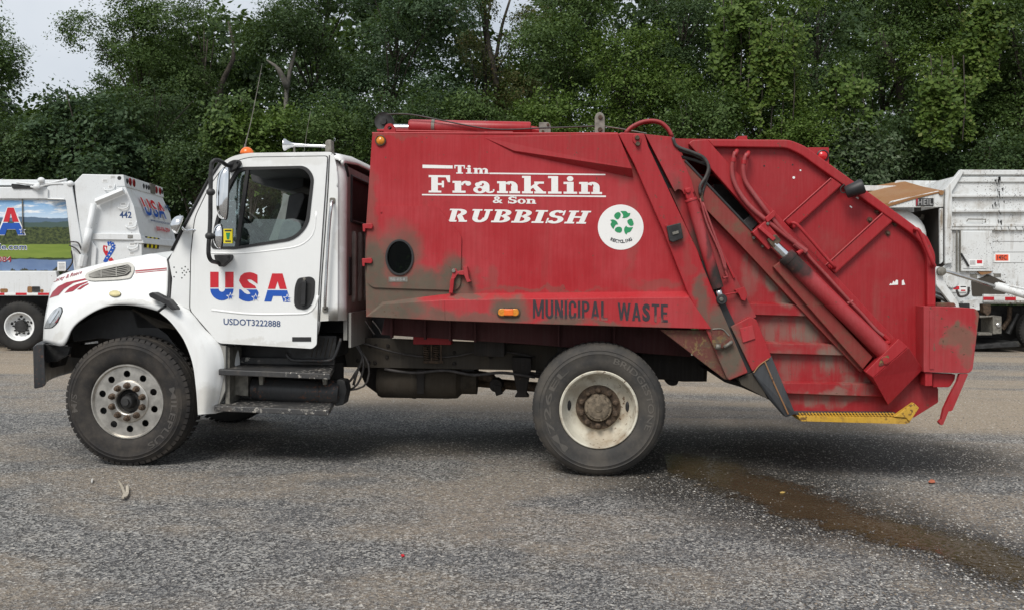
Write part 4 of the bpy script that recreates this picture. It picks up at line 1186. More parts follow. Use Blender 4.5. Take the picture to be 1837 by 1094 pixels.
# ---- battery box, steps, air tank
pl('battery_box', rpoly([(521, 600), (604, 602), (600, 640), (590, 646), (516, 645), (514, 625)], 3), .28, .75, MT['black_metal'])
MB().tube([Vector(x) for x in spline([tuple(at(p, q, .24)) for p, q in ((514, 632), (520, 644), (560, 646), (595, 645), (604, 630), (612, 606))], 18)], .014, 8).build('battery_strap', MT['bumper_black'], TR, smooth=True)
for i in range(5):
    MB().tube([at(566 + i * 8, 606, .277), at(558 + i * 8, 640, .277)], .0035, 4).build('battery_rib', MT['frame_grey'], TR)
def step(pts_top, pts_front, name='step'):
    """(back edge L, R), (front edge L, R) drawn on planes .30 and .02; front lip"""
    (bl, brr), (fl, frr, lip) = pts_top, pts_front
    A, B = at(*bl, .36), at(*brr, .36); C_, D = at(*fl, .04), at(*frr, .04)
    z = C_.z
    A = Vector((A.x, .36, z + .012)); B = Vector((B.x, .36, z + .012))
    mb = MB()
    def L(p): return p + Vector((0, 0, -lip))
    mb.add([A, B, D, C_, L(A), L(B), L(D), L(C_)], [(0, 1, 2, 3), (7, 6, 5, 4), (0, 4, 5, 1), (1, 5, 6, 2), (2, 6, 7, 3), (3, 7, 4, 0)])
    # rear upstand
    mb.add([A + Vector((.02, -.004, .0)), B + Vector((.0, -.004, .0)), B + Vector((0, -.004, .055)), A + Vector((.02, -.004, .055)),
            A + Vector((.02, .012, .0)), B + Vector((.0, .012, .0)), B + Vector((0, .012, .055)), A + Vector((.02, .012, .055))],
           [(0, 1, 2, 3), (7, 6, 5, 4), (0, 4, 5, 1), (1, 5, 6, 2), (2, 6, 7, 3), (3, 7, 4, 0)])
    return mb.build(name, MT['step'], TR, bevel=.006)
step(((403, 652), (600, 657)), ((392, 662), (592, 670), .045))
step(((398, 716), (600, 721)), ((384, 727), (590, 735), .045))
a, b = at(450, 696, .34), at(612, 704, .34)
L_ = (b - a).length
MB().lathe(a, b - a, [(.001, 0), (.07, .005), (.095, .03), (.098, .09), (.102, .095), (.102, .115), (.098, .12), (.098, L_ - .16), (.103, L_ - .155), (.103, L_ - .06), (.098, L_ - .05), (.085, L_ - .01), (.001, L_)], 32).build('air_tank', MT['bumper_black'], TR, smooth=True, auto=40)
for px in (462, 576): pl('tank_bracket', [(px, 662), (px + 12, 662), (px + 9, 690), (px + 3, 690)], .22, .26, MT['galv'])
pl('tank_end_fitting', rpoly([(604, 680), (618, 682), (622, 700), (616, 726), (600, 728)], 4), .30, .45, MT['black_metal'])
pl('step_frame', [(404, 622), (412, 622), (412, 735), (404, 735)], .14, .40, MT['galv'])
pl('step_bracket', [(418, 672), (445, 672), (445, 710), (418, 708)], .26, .34, MT['galv'])
pl('under_cab_dark_panel', [(404, 618), (560, 626), (600, 600), (600, 650), (404, 650)], .45, .50, MT['black'])
pl('under_cab_dark_panel', [(555, 568), (640, 568), (640, 612), (555, 606)], .62, .66, MT['black'])  # added black panel: makes the gap beneath the cab read dark
pl('dark_backing_plate', [(600, 560), (702, 566), (702, 612), (600, 608)], 1.0, 1.04, MT['black'])  # added black plate: makes the gap between body and frame read dark
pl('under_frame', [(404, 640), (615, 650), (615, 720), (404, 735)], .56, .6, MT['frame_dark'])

# ---- front bumper
def bumper():
    pr = [at(a, b, .06) for a, b in rpoly([(59, 622), (66, 617), (78, 616), (82, 690), (76, 694), (61, 697)], 3)]
    rows = []
    for j in range(13):
        y = .06 + 2.30 * j / 12; t = (y - 1.21) / 1.15
        rows.append([Vector((p.x - .34 * (1 - t * t), y, p.z)) for p in pr] )
    n = len(pr); mb = MB()
    mb.add([p for r in rows for p in r], [tuple(range(n)), tuple(range(12 * n + n - 1, 12 * n - 1, -1))] +
           [(j * n + i, j * n + (i + 1) % n, (j + 1) * n + (i + 1) % n, (j + 1) * n + i) for j in range(12) for i in range(n)])
    o = mb.build('bumper', MT['bumper_black'], TR, bevel=.006)
    pl('bumper_return', [(78, 616), (126, 622), (122, 636), (100, 648), (82, 650)], .22, .25, MT['black_metal'])
    pl('bumper_bracket', [(82, 640), (112, 640), (106, 656), (82, 662)], .5, .6, MT['frame_dark'])
bumper()

# ---- hood and front fenders: one moulded shell
rowpx = [
 [(77, 612), (95, 617), (112, 619), (132, 586), (157, 566), (185, 552), (210, 547), (238, 548), (262, 552), (284, 558)],
 [(78, 590), (88, 596), (111, 600), (138, 573), (179, 550), (210, 541), (238, 538), (265, 544), (288, 555)],
 [(80, 572), (92, 572), (122, 560), (160, 535), (200, 526), (240, 525), (270, 533), (294, 549)],
 [(83, 554), (103, 545), (116, 533), (148, 516), (202, 510), (241, 511), (275, 521), (299, 538)],
 [(86, 540), (104, 527), (118, 518), (150, 504), (202, 498), (250, 498), (280, 502), (301, 516)],
 [(89, 523), (105, 501), (125, 492), (150, 485), (200, 473), (250, 464), (280, 460), (302, 468)],
 [(92, 519), (106, 497), (126, 488), (151, 481), (201, 469), (250, 460), (280, 456), (302, 464)],
]
rowY = [0.0, 0.0, .025, .15, .20, .285, .48]
NC = 64
rows = []
for rp, y in zip(rowpx, rowY):
    q = spline(rp, NC); row = []
    for i, (a, b) in enumerate(q):
        fx = min(max((a - 74) / 50.0, 0), 1)
        yy = y + .30 * (1 - fx) ** 2
        row.append(at(a, b, yy))
    rows.append(row)
top = rows[-1]
crown_row = [Vector((p.x - .06, 1.23, p.z + .045)) for p in top]
allr = rows + [crown_row] + [[Vector((p.x, 2.46 - p.y, p.z)) for p in r] for r in rows[::-1]]
cols = list(zip(*allr))
cols = [spline([tuple(p) for p in c_], 90) for c_ in cols]
hood_rows = [[Vector(c_[j]) for c_ in cols] for j in range(90)]
mb = MB(); mb.grid(hood_rows)
HOODS = Surf(mb)
hood = mb.build('hood', MT['white'], TR, smooth=True, solid=.018)
# grille face between the fenders
pl('grille', [(86, 545), (108, 520), (112, 620), (90, 640)], .45, 2.0, MT['chrome'], .01)
def on_hood(pts, off, m, name, thick=0.0, cuts=1, parent=None):
    v, f = HOODS.patch(pts, off, cuts=cuts)
    mb = MB(); mb.add(v, f)
    o = mb.build(name, m, parent or hood, smooth=True, recalc=False)
    if thick:
        md = o.modifiers.new('thick', 'SOLIDIFY'); md.thickness = thick; md.offset = 1
    return o
lamp = [(80, 588), (84, 577), (90, 566), (97, 557), (106, 551), (111, 552), (112, 559), (108, 569), (101, 581), (94, 587)]
big = [(95.5 + (a - 95.5) * 1.07, 570 + (b - 570) * 1.07) for a, b in lamp]
on_hood(rpoly(big, 2), .001, MT['black'], 'headlamp_gap', cuts=2)
on_hood(rpoly(lamp, 3), .006, MT['headlamp'], 'headlight', cuts=2)
on_hood([(91, 582), (98, 572), (104, 563), (107, 557), (104, 557), (97, 566), (91, 576)], .009, MT['chrome'], 'lamp_reflector', cuts=2)
on_hood([(99, 580), (105, 572), (108, 566), (105, 577)], .009, MT['darkred'], 'lamp_reflector', cuts=2)
g_out = rpoly([(153, 498), (157, 491), (179, 482), (210, 475), (233, 472), (241, 476), (242, 487), (235, 501), (212, 504), (168, 506), (157, 504)], 5)
on_hood(g_out, .012, plain('grey_beige_plastic', (.46, .45, .41), .5, 0, .08, 20), 'vent_frame', cuts=2)
g_in = rpoly([(160, 498), (165, 493), (180, 487), (210, 480), (231, 476), (236, 480), (236, 488), (231, 496), (210, 499.5), (170, 501)], 4)
on_hood(g_in, .015, MT['black'], 'vent_mesh', cuts=2)
vm = plain('vent_slat_plastic', (.33, .32, .29), .5, 0, .1, 20)
for i in range(6):
    t = (i + .5) / 6
    q = []
    for j in range(9):
        x = 162 + 74 * j / 8
        yt = np.interp(x, [160, 165, 180, 210, 231, 237], [497, 493, 487, 480, 476, 481]); yb = np.interp(x, [160, 170, 210, 231, 237], [499, 501, 499.5, 496, 487])
        q.append((x, yt + (yb - yt) * t))
    P_ = [HOODS.pt(a, b, .022) for a, b in q]
    P_ = [p for p in P_ if p is not None]
    MB().tube(P_, .0042, 5).build('vent_slat', vm, hood, smooth=True)
for x, y0_, y1_ in ((184, 486, 500.5), (211, 480, 499)):
    P_ = [p for p in (HOODS.pt(x, y0_, .022), HOODS.pt(x, (y0_ + y1_) / 2, .022), HOODS.pt(x, y1_, .022)) if p is not None]
    MB().tube(P_, .004, 5).build('vent_bar', vm, hood)
on_hood(oval(207, 528, 11, 5.6, 22), .004, MT['galv'], 'marker_gasket')
on_hood(oval(207, 528, 10, 4.8, 22), .012, MT['cream_lens'], 'side_marker', thick=.004)
# decals
on_hood([(89, 535), (95, 524), (105, 514), (120, 507), (153, 500), (156, 502.2), (132, 508), (115, 519), (105, 530)], .003, MT['t_maroon'], 'stripe', cuts=2)
on_hood([(116, 526), (125, 517), (138, 510.5), (157, 505.2), (158, 506.6), (144, 513), (131, 523)], .003, MT['t_maroon'], 'stripe', cuts=2)
on_hood([(138, 520), (147, 513.5), (158, 508.6), (160, 510), (152, 514.5), (144, 520)], .003, MT['t_maroon'], 'stripe', cuts=2)
on_hood([(243, 485.5), (299, 480.5), (299, 483), (243, 488.2)], .003, MT['t_maroon'], 'stripe', cuts=2)
on_hood([(243, 489.6), (299, 484.2), (299, 485.6), (243, 491.2)], .003, MT['t_maroon'], 'stripe', cuts=2)
P_ = map_polys(font_polys('Lacey & Reece', .012, .35), [(97, 500), (148, 485), (147, 493), (96, 509)])
print_polys(P_, 0, MT['t_maroon'], hood, fn=lambda a, b, s_: HOODS.pt(a, b, .003 + s_))
# rear fender behind the hood split
rf_front = spline([(286, 560), (303, 574), (318, 592), (331, 612), (345, 650), (352, 700), (355, 743)], 26)
rf_back = spline([(310, 540), (325, 550), (342, 560), (365, 588), (392, 616), (401, 660), (386, 741)], 26)
rows = []
for j in range(9):
    t = j / 8
    yy = [.0, .0, .0, .006, .02, .04, .06, .085, .10][j]
    rows.append([at(a[0] + (b[0] - a[0]) * t, a[1] + (b[1] - a[1]) * t, yy) for a, b in zip(rf_front, rf_back)])
edge_in = [p + Vector((0.0, .25, 0)) for p in rows[0]]
edge_out = [p + Vector((.05, .22, 0)) for p in rows[-1]]
mb = MB(); mb.grid([edge_in] + rows + [edge_out])
fender = mb.build('fender', MT['white'], TR, smooth=True, auto=50)
pl('fender_return', [(392, 618), (405, 620), (404, 700), (386, 742)], .11, .5, MT['cab_back'], .002)
# hood seam, latch
MB().tube([Vector(x) for x in spline([tuple(at(a, b, y)) for a, b, y in ((302, 466, .28), (305, 480, .25), (305, 520, .19), (303, 540, .12), (297, 550, .03))], 16)], .014, 8).build('hood_seal', MT['seal'], TR, smooth=True)
MB().tube([at(298, 549, .0), at(290, 553, -.002), at(283, 559, .0)], .008, 6).build('hood_gap', MT['seal'], TR, smooth=True)
pl('hood_latch', rpoly([(266, 527), (274, 524), (292, 533), (302, 538), (314, 552), (315, 556), (308, 556), (296, 546), (280, 539), (268, 533)], 2.5), -.05, .04, MT['black'], .006)
# ------------------------------------------------------------------ cab
YS = .115        # cab side plane
YD = .095        # door skin
win = rpoly([(427, 303), (547, 300), (561, 318), (551, 404), (527, 429), (424, 445), (380, 445), (386, 408), (403, 345)], [14, 16, 12, 20, 24, 6, 8, 10, 20], 6)
side = rpoly([(303, 467), (311, 450), (339, 395), (374, 328), (398, 292), (416, 281), (442, 275), (592, 273), (598, 276), (604, 300), (604, 574), (573, 576), (568, 600), (392, 612), (342, 556), (306, 540), (309, 500)],
             [0, 6, 6, 8, 14, 14, 14, 3, 3, 0, 0, 2, 0, 0, 0, 2, 0])
cab = holed(MB(), side, [win], YS, .05).build('cab_shell', MT['white'], TR, bevel=.004)
door_o = rpoly([(350, 391), (377, 334), (400, 302), (425, 289), (450, 283), (587, 281), (577, 425), (571, 520), (568, 618), (560, 625), (392, 615), (341, 556), (343, 455)],
               [12, 10, 14, 14, 10, 5, 20, 10, 4, 4, 6, 8, 10])
holed(MB(), [(480 + (a - 480) * 1.012, 455 + (b - 455) * 1.008) for a, b in door_o], [win], YD + .010, .012).build('door_seal', MT['seal'], TR)
door = holed(MB(), door_o, [win], YD, .022).build('door', MT['white'], TR, bevel=.005, seg=3)
# pressed swage lines of the door
MB().tube([Vector(x) for x in spline([tuple(at(a, b, YD + .006)) for a, b in ((380, 556), (450, 563), (520, 563), (555, 560), (567, 546), (570, 530))], 24)], .011, 8).build('door_swage', MT['white'], door, smooth=True)
MB().tube([Vector(x) for x in spline([tuple(at(a, b, YD + .007)) for a, b in ((372, 454), (430, 455), (500, 448), (540, 440), (562, 420), (568, 380))], 24)], .010, 8).build('door_swage', MT['white'], door, smooth=True)
def grow(pts, k, cx=None, cy=None):
    cx = cx if cx is not None else sum(p[0] for p in pts) / len(pts); cy = cy if cy is not None else sum(p[1] for p in pts) / len(pts)
    out = []
    for a, b in pts:
        d = math.hypot(a - cx, b - cy); out.append((a + (a - cx) / d * k, b + (b - cy) / d * k))
    return out
holed(MB(), grow(win, 3.0), [grow(win, -3.2)], YD - .006, .03).build('window_seal', MT['seal'], door, bevel=.003)
pl('window_divider', [(441, 303), (447, 303), (428, 446), (421, 446)], YD - .004, YD + .03, MT['seal'], .003, door)
MB().prism([(404, 345), (430, 304), (440, 304), (421, 444), (383, 444), (388, 408)], YD + .018, YD + .021).build('vent_pane', MT['glass_vent'], door)
MB().prism(rpoly([(433, 393), (520, 394), (541, 402), (539, 416), (526, 429), (426, 443)], [1, 8, 14, 12, 14, 1]), YD + .022, YD + .026).build('window_pane', MT['glass'], door)
st = pl('window_sticker', rect(401, 411, 417, 437), YD + .010, YD + .012, MT['yellow_tag'], 0, door)
print_polys([[(405, 418), (413, 418), (411, 430), (407, 430)]], YD + .009, MT['t_green'], door, 'sticker_mark')
print_polys([[(403, 413), (415, 413), (415, 415.5), (403, 415.5)], [(404, 432), (414, 432), (414, 434.5), (404, 434.5)]], YD + .0088, MT['t_black'], door, 'sticker_mark')
# door handle
pl('door_handle', rpoly([(534, 499), (557, 496), (565, 502), (564, 530), (558, 548), (548, 556), (531, 553), (527, 545), (528, 515)], [6, 6, 5, 8, 8, 8, 5, 6, 10]), YD - .008, YD + .01, MT['black'], .004, door)
pl('handle_recess', rpoly([(536, 508), (559, 508), (557, 536), (548, 549), (535, 547), (532, 530)], 5), YD - .0095, YD - .004, plain('handle_shadow_plastic', (.008, .008, .008), .6), 0, door)
pl('handle_bar', rpoly([(541, 504), (549, 504), (547, 548), (539, 548)], 3), YD - .035, YD - .012, MT['black'], .004, door)
bolts('door_lock', [at(546, 501, YD - .010)], .012, MT['galv'], door, n=16, h=.004)
# door lettering
def usa(quadU, quadS, quadA, y, parent, fn=None, stars=True, fr=F0, sp=.43):
    U = g_r(0, .40, .36, 1) + g_r(.64, .40, 1, 1) + g_a(.5, .42, .5, .42, .14, .12, 180, 360)
    A = [[(0, 0), (.27, 0), (.60, 1), (.30, 1)], [(.73, 0), (1, 0), (.70, 1), (.60, 1), (.42, 1)], [(.2, .2), (.8, .2), (.74, .42), (.27, .42)]]
    S = font_polys('S', .055)
    x0, y0, x1, y1 = bbox(S); S = [[((a - x0) / (x1 - x0), (b - y0) / (y1 - y0)) for a, b in q] for q in S]
    for P, q in ((U, quadU), (S, quadS), (A, quadA)):
        hi = clip_polys(P, sp + .02, True); lo = clip_polys(P, sp - .02, False)
        print_polys(map_polys(hi, q, (0, 0, 1, 1)), y, MT['t_red'], parent, fn=fn, fr=fr)
        print_polys(map_polys(lo, q, (0, 0, 1, 1)), y, MT['t_blue'], parent, fn=fn, fr=fr)
        if stars:
            c = Vector(q[2]) * .96 + Vector(q[3]) * .04
            c = (c.x - 4.0, c.y - (q[2][1] - q[1][1]) * .13)
            print_polys(star_polys(c[0], c[1], 8.2 * stars), y - .0012, MT['t_white'], parent, 'star', fr=fr, step=0)
            print_polys(star_polys(c[0], c[1], 5.6 * stars), y - .0024, MT['t_blue'], parent, 'star', fr=fr, step=0)
LETY = YD - .0015
usa([(377, 488), (419, 488), (419, 539), (377, 539)], [(429, 488), (464, 489), (464, 541), (428, 541)], [(474, 491), (521, 491), (521, 542), (474, 541)], LETY, door, stars=1.0)
print_polys(map_polys(font_polys('USDOT3222888', .012), [(401, 570.5), (503, 575), (503, 586), (401, 582)]), LETY, MT['t_navy'], door)
pl('maker_plate', rect(524, 604, 558, 612), YD - .004, YD + .002, MT['black'], .001, door)
print_polys(map_polys(font_polys('CUMMINS', .03), [(526, 606), (556, 606), (556, 610.5), (526, 610.5)]), YD - .006, MT['t_grey'], door) if False else None

# roof, rear quarter, back wall
XB = at(624, 440, .24).x             # back wall position
ZR = at(520, 273, YS).z
def roof_line(x):
    """roof height along the cab, from the surveyed silhouette"""
    pts = [(398, 292), (416, 281), (442, 275), (520, 273.2), (592, 273)]
    P_ = [at(a, b, YS) for a, b in pts]
    return float(np.interp(x, [p.x for p in P_] + [XB], [p.z for p in P_] + [ZR - .01]))
xs = list(np.linspace(at(398, 292, YS).x, XB - .09, 22)) + [XB - .06, XB - .035, XB - .015, XB - .004]
rows = []
for i, x in enumerate(xs):
    z = roof_line(x); over = max(0, (x - (XB - .09)) / .09)
    zz = z - .075 * over ** 3
    cs = [(YS + .002, z - .055), (YS + .006, zz - .03), (YS + .03, zz - .008), (YS + .09, zz + .004), (.6, zz + .035), (1.23, zz + .045)]
    cs = cs + [(2.46 - a, b) for a, b in cs[:-1]][::-1]
    rows.append([Vector((x, a, b)) for a, b in cs])
MB().grid(rows).build('roof', MT['white'], TR, smooth=True, auto=60, solid=.012)
# rear quarter with its rounded corner
Zb, Zt = at(600, 575, YS).z, at(600, 280, YS).z
plan = [(at(592, 440, YS).x, YS), (at(606, 440, YS).x, YS)]
cx_, r_ = XB - .11, .11
for j in range(9):
    a = math.pi / 2 * j / 8
    plan.append((cx_ + r_ * math.sin(a), YS + r_ - r_ * math.cos(a)))
rows = []
for j in range(12):
    t = j / 11; z = Zb + (Zt - Zb) * t
    ins = .05 * max(0, (t - .86) / .14) ** 2
    rows.append([Vector((x - ins, y + ins * .4, z)) for x, y in plan])
MB().grid(rows).build('rear_quarter', MT['white'], TR, smooth=True, solid=.012, auto=60)
MB().tube([at(591, 279, YS - .002), at(589, 330, YS - .002), at(583, 420, YS - .002), at(577, 500, YS - .002), at(573, 576, YS - .002)], .004, 6).build('door_gap', MT['seal'], TR)
MB().tube([Vector((x, y, z)) for x, y, z in ((at(594, 274, YS).x, YS + .004, ZR - .012), (XB - .08, YS + .03, ZR - .02), (XB - .03, YS + .06, ZR - .05), (XB - .005, YS + .09, ZR - .10), (XB + .004, YS + .12, ZR - .18))], .011, 8).build('roof_seal', MT['seal'], TR, smooth=True)
def back(y, z, d=0.0): return Vector((XB + d, y, z))
ylo, yhi = .225, 2.23
z0, z1 = Zb - .16, ZR - .10
mb = MB()
wy0, wy1 = .33, 1.05
zq = lambda py: at(640, py, .4).z
wz0, wz1 = zq(398), zq(318)
def ypx(px, z=None):     # where a ray at px crosses the back wall
    d = pray(px, 440); t = (XB - CAM.x) / d.x
    return (CAM + d * t).y
# wall as four strips round the quarter window
def slab(y0, y1, za, zb, d0=0.0, d1=-.03):
    return MB().wprism([back(y0, za, d0), back(y1, za, d0), back(y1, zb, d0), back(y0, zb, d0)], (d1 - d0, 0, 0))
mbk = MB()
for q in ((ylo, wy0, z0, z1), (wy1, 1.41, z0, z1), (2.13, yhi, z0, z1), (wy0, wy1, z0, wz0), (wy0, wy1, wz1, z1), (1.41, 2.13, z0, wz0), (1.41, 2.13, wz1, z1)):
    s_ = slab(*q); mbk.add(s_.v, s_.f)
mbk.build('cab_back_wall', MT['cab_back'], TR)
for ya, yb in ((wy0, wy1), (1.41, 2.13)):
    slab(ya, yb, wz0, wz1, -.006, -.012).build('quarter_pane', MT['glass_dark'], TR)
    mb = MB(); mb.tube([back(ya, wz0, .004), back(yb, wz0, .004), back(yb, wz1, .004), back(ya, wz1, .004), back(ya, wz0, .004)], .014, 6)
    mb.build('pane_seal', MT['seal'], TR)
for i in range(8):
    yy = .40 + i * .21
    MB().tube([back(yy, wz0 - .08, .0), back(yy, wz0 - .12, .006), back(yy, Zb + .18, .006), back(yy, Zb + .14, .0)], [.02, .028, .028, .02], 8).build('wall_rib', MT['cab_back'], TR, smooth=True)
vb = MB(); vb.wprism([back(.27, zq(530), .012), back(.33, zq(530), .012), back(.33, zq(462), .012), back(.27, zq(462), .012)], (-.01, 0, 0)); vb.build('cab_vent', MT['black'], TR, bevel=.004)
MB().wprism([back(.235, Zb - .22, .03), back(1.2, Zb - .22, .03), back(1.2, Zb + .06, .03), back(.235, Zb + .06, .03)], (-.02, 0, 0)).build('back_skirt', MT['cab_back'], TR)
# grab rail
MB().tube([Vector(x) for x in spline([tuple(at(a, b, y)) for a, b, y in ((596, 360, YS), (595, 364, YS - .05), (591, 400, YS - .055), (586, 480, YS - .055), (583, 546, YS - .05), (583, 554, YS))], 20)], .0125, 10).build('grab_rail', MT['steel'], TR, smooth=True)
for a, b in ((596, 360), (583, 554)): pl('rail_foot', rpoly(rect(a - 5, b - 5, a + 5, b + 6), 3), YS - .012, YS, MT['galv'], .003)
# far side, floor, interior
fside = [(303, 467), (339, 395), (374, 328), (398, 292), (442, 277), (592, 273), (604, 300), (604, 574), (392, 560)]
sh = [at(a, b, YS) for a, b in fside]
def far_px(p):   # px of the same cab point on the far wall
    q = Vector((p.x, 2.33, p.z)) - CAM; z = q.dot(FWD)
    return (CX0 + FPX * q.dot(RGT) / z, CY0 - FPX * q.dot(UPV) / z)
fo = [far_px(p) for p in sh]
fwin = [far_px(at(p[0], p[1], YS)) for p in win]
holed(MB(), fo, [fwin], 2.29, .04).build('far_side_wall', MT['white'], TR)
holed(MB(), grow(fo, -4), [fwin], 2.27, .016).build('far_trim', MT['interior'], TR)
pl('trim_pillar', rpoly([(507, 346), (514, 350), (536, 356), (516, 410), (500, 442), (478, 442), (492, 405), (505, 368)], 4), 2.20, 2.26, MT['interior_lt'], .01)
pl('headrest', rpoly([(518, 350), (542, 345), (547, 353), (532, 394), (510, 398)], 5), .45, .75, MT['interior'], .03)
zf = at(400, 560, YS).z
MB().box(((at(360, 560, .2).x + XB) / 2, 1.22, zf + .02), XB - at(360, 560, .2).x - .06, 2.1, .05).build('cab_floor', MT['interior'], TR)
x0w = at(440, 300, YS).x
MB().wprism([Vector((x0w - .1, .17, ZR - .13)), Vector((XB - .05, .17, ZR - .10)), Vector((XB - .05, 2.28, ZR - .10)), Vector((x0w - .1, 2.28, ZR - .13))], (0, 0, .03)).build('headliner', MT['interior'], TR)
pl('overhead_console', rpoly([(448, 312), (545, 312), (545, 336), (520, 343), (475, 334), (452, 326)], 4), .9, 1.9, MT['interior'], .02)
MB().box((XB - .06, 1.22, (zf + ZR) / 2 - .25), .05, 2.05, ZR - zf - .6).build('back_trim', MT['interior'], TR)
def seat(px, y0, y1):
    o = MB().prism(rpoly([(490, 455), (505, 400), (512, 393), (530, 392), (541, 402), (536, 470), (538, 520), (465, 520), (455, 500), (460, 488), (500, 488)], 7), y0, y1)
    return o.build('seat', MT['seat'], TR, bevel=.04, seg=3)
seat(0, .32, .86); seat(0, 1.55, 2.05)
MB().prism(rpoly([(345, 470), (372, 440), (400, 428), (430, 434), (436, 470), (430, 540), (345, 540)], 8), .2, 2.25).build('dashboard', MT['interior'], TR, bevel=.03)
# steering wheel, tilted
c = at(462, 424, .55); ax = Vector((.75, 0.05, .66)).normalized()
rg_ = MB().ring(c, ax, .215, 36); MB().tube(rg_ + [rg_[0], rg_[1]], .014, 8, caps=False).build('steering_wheel', MT['black'], TR, smooth=True)
mb = MB()
for i in (3, 18, 28): mb.tube([c, rg_[i]], .012, 6)
mb.lathe(c, ax, [(.001, .02), (.06, .015), (.07, -.01), (.001, -.02)], 16)
mb.tube([c, c - ax * .45], .03, 8)
mb.build('steering_spokes', MT['black'], TR, kind=None)
# windscreen with its black edge and pillars
wl = [at(311, 451, YS), at(339, 395, YS), at(375, 327, YS), at(398, 293, YS)]
fw_off = [.0, -.03, -.05, -.05]
mb = MB()
rows = []
for p, t in zip(wl, (0, .33, .7, 1)):
    rows.append([Vector((p.x - .32 * (1 - (2 * s - 1) ** 2) , YS + (2.33 - YS) * s, p.z + .03 * (1 - (2 * s - 1) ** 2))) for s in np.linspace(0, 1, 13)])
MB().grid(rows).build('windscreen', MT['glass'], TR, smooth=True)
MB().tube([p + Vector((-.012, .0, .004)) for p in wl], .013, 8).build('windscreen_seal', MT['seal'], TR, smooth=True)
MB().tube([Vector((p.x - .012, 2.33, p.z)) for p in wl], .013, 8).build('windscreen_seal', MT['seal'], TR, smooth=True)
# cowl below the screen
MB().wprism([rows[0][i] + Vector((0, 0, 0)) for i in range(13)] + [Vector((rows[0][12].x + .12, 2.33, rows[0][12].z)), Vector((rows[0][0].x + .12, YS + .002, rows[0][0].z))], (0, 0, -.12)).build('cowl', MT['white'], TR)
MB().tube([at(318, 448, .30), at(306, 462, .30), at(296, 474, .34)], .014, 8).build('wiper', MT['black'], TR)
# chips in the cowl paint
for q in ((312, 480), (316, 489), (312, 497), (326, 482), (332, 479), (330, 486), (337, 484), (327, 490), (334, 489), (331, 494), (326, 499), (340, 488)):
    pl('paint_chip', rpoly([(q[0] - 1.4, q[1]), (q[0], q[1] - 1.6), (q[0] + 1.7, q[1] - .4), (q[0] + .5, q[1] + 1.6)], .5), YS - .001, YS + .002, MT['black'], 0, cab)
# mirrors
MYO = -.17
MB().tube([Vector(x) for x in spline([tuple(at(a, b, y)) for a, b, y in ((424, 293, YS - .03), (408, 297, .02), (398, 291, -.08), (386, 288, MYO), (380, 294, MYO), (378, 330, MYO), (377, 400, MYO), (374, 455, MYO), (378, 467, MYO + .03), (388, 471, .0), (398, 474, YS - .03))], 60)], .0165, 10).build('mirror_frame', MT['black_metal'], TR, smooth=True)
pl('mirror_bracket', rpoly([(408, 292), (418, 287), (428, 287), (431, 293), (424, 303), (410, 310), (406, 303)], 3), YD - .045, YD + .005, MT['black_metal'], .006)
pl('mirror_bracket', rpoly([(383, 457), (414, 457), (413, 466), (404, 474), (398, 479), (392, 479), (385, 466)], 3), YD - .06, YD + .005, MT['black_metal'], .006)
bolts('bracket_bolt', [at(a, b, YD - .045) for a, b in ((425, 291), (413, 297))] + [at(a, b, YD - .06) for a, b in ((410, 461), (408, 470))], .008, MT['seal'])
def mirror(px0, px1, py0, py1, skew, name, boxy):
    cxp, cyp = (px0 + px1) / 2, (py0 + py1) / 2
    c = at(cxp, cyp, MYO - .02); k = (c - CAM).dot(FWD) / FPX
    a_, b_ = (px1 - px0) / 2 * k, (py1 - py0) / 2 * k
    n = 28; m = 12
    fwd = Vector((-.80, -.60, 0)); sd_ = Vector((.60, -.80, 0))
    c = at(px1 - 3, cyp, MYO + .03)
    rows = []
    for j in range(m + 1):
        t = j / m * math.pi / 2
        rr = math.cos(t) ** (.55 if boxy else .9); d = math.sin(t)
        row = []
        for i in range(n + 1):
            an = 2 * math.pi * i / n
            ey = math.copysign(abs(math.cos(an)) ** (.55 if boxy else 1), math.cos(an)); ez = math.copysign(abs(math.sin(an)) ** (.45 if boxy else 1), math.sin(an))
            row.append(c + fwd * (d * a_ * (1.15 if boxy else 1.3)) + sd_ * (ey * rr * a_ * 1.35 - a_ * .55) + Vector((skew * ez * rr * k, 0, b_ * ez * rr)))
        rows.append(row)
    o = MB().grid(rows).build(name, MT['chrome'], TR, smooth=True)
    mb = MB(); f0 = rows[0][:-1]
    mb.add([p - fwd * .002 for p in f0] + [p - fwd * .012 for p in f0], [tuple(range(n)), tuple(range(2 * n - 1, n - 1, -1))] + [(i, (i + 1) % n, (i + 1) % n + n, i + n) for i in range(n)])
    mb.build('mirror_rim', MT['seal'], o)
    return o
mirror(384, 409, 300, 395, 2.0, 'mirror', True)
mirror(380, 399, 402, 447, 0, 'convex_mirror', False)
for a, b in ((378, 345), (376, 424)):
    MB().ellipsoid(at(a, b, MYO), (.035, 0, 0), (0, .03, 0), (0, 0, .03), 12, 8).build('mirror_clamp', MT['black_metal'], TR, smooth=True)
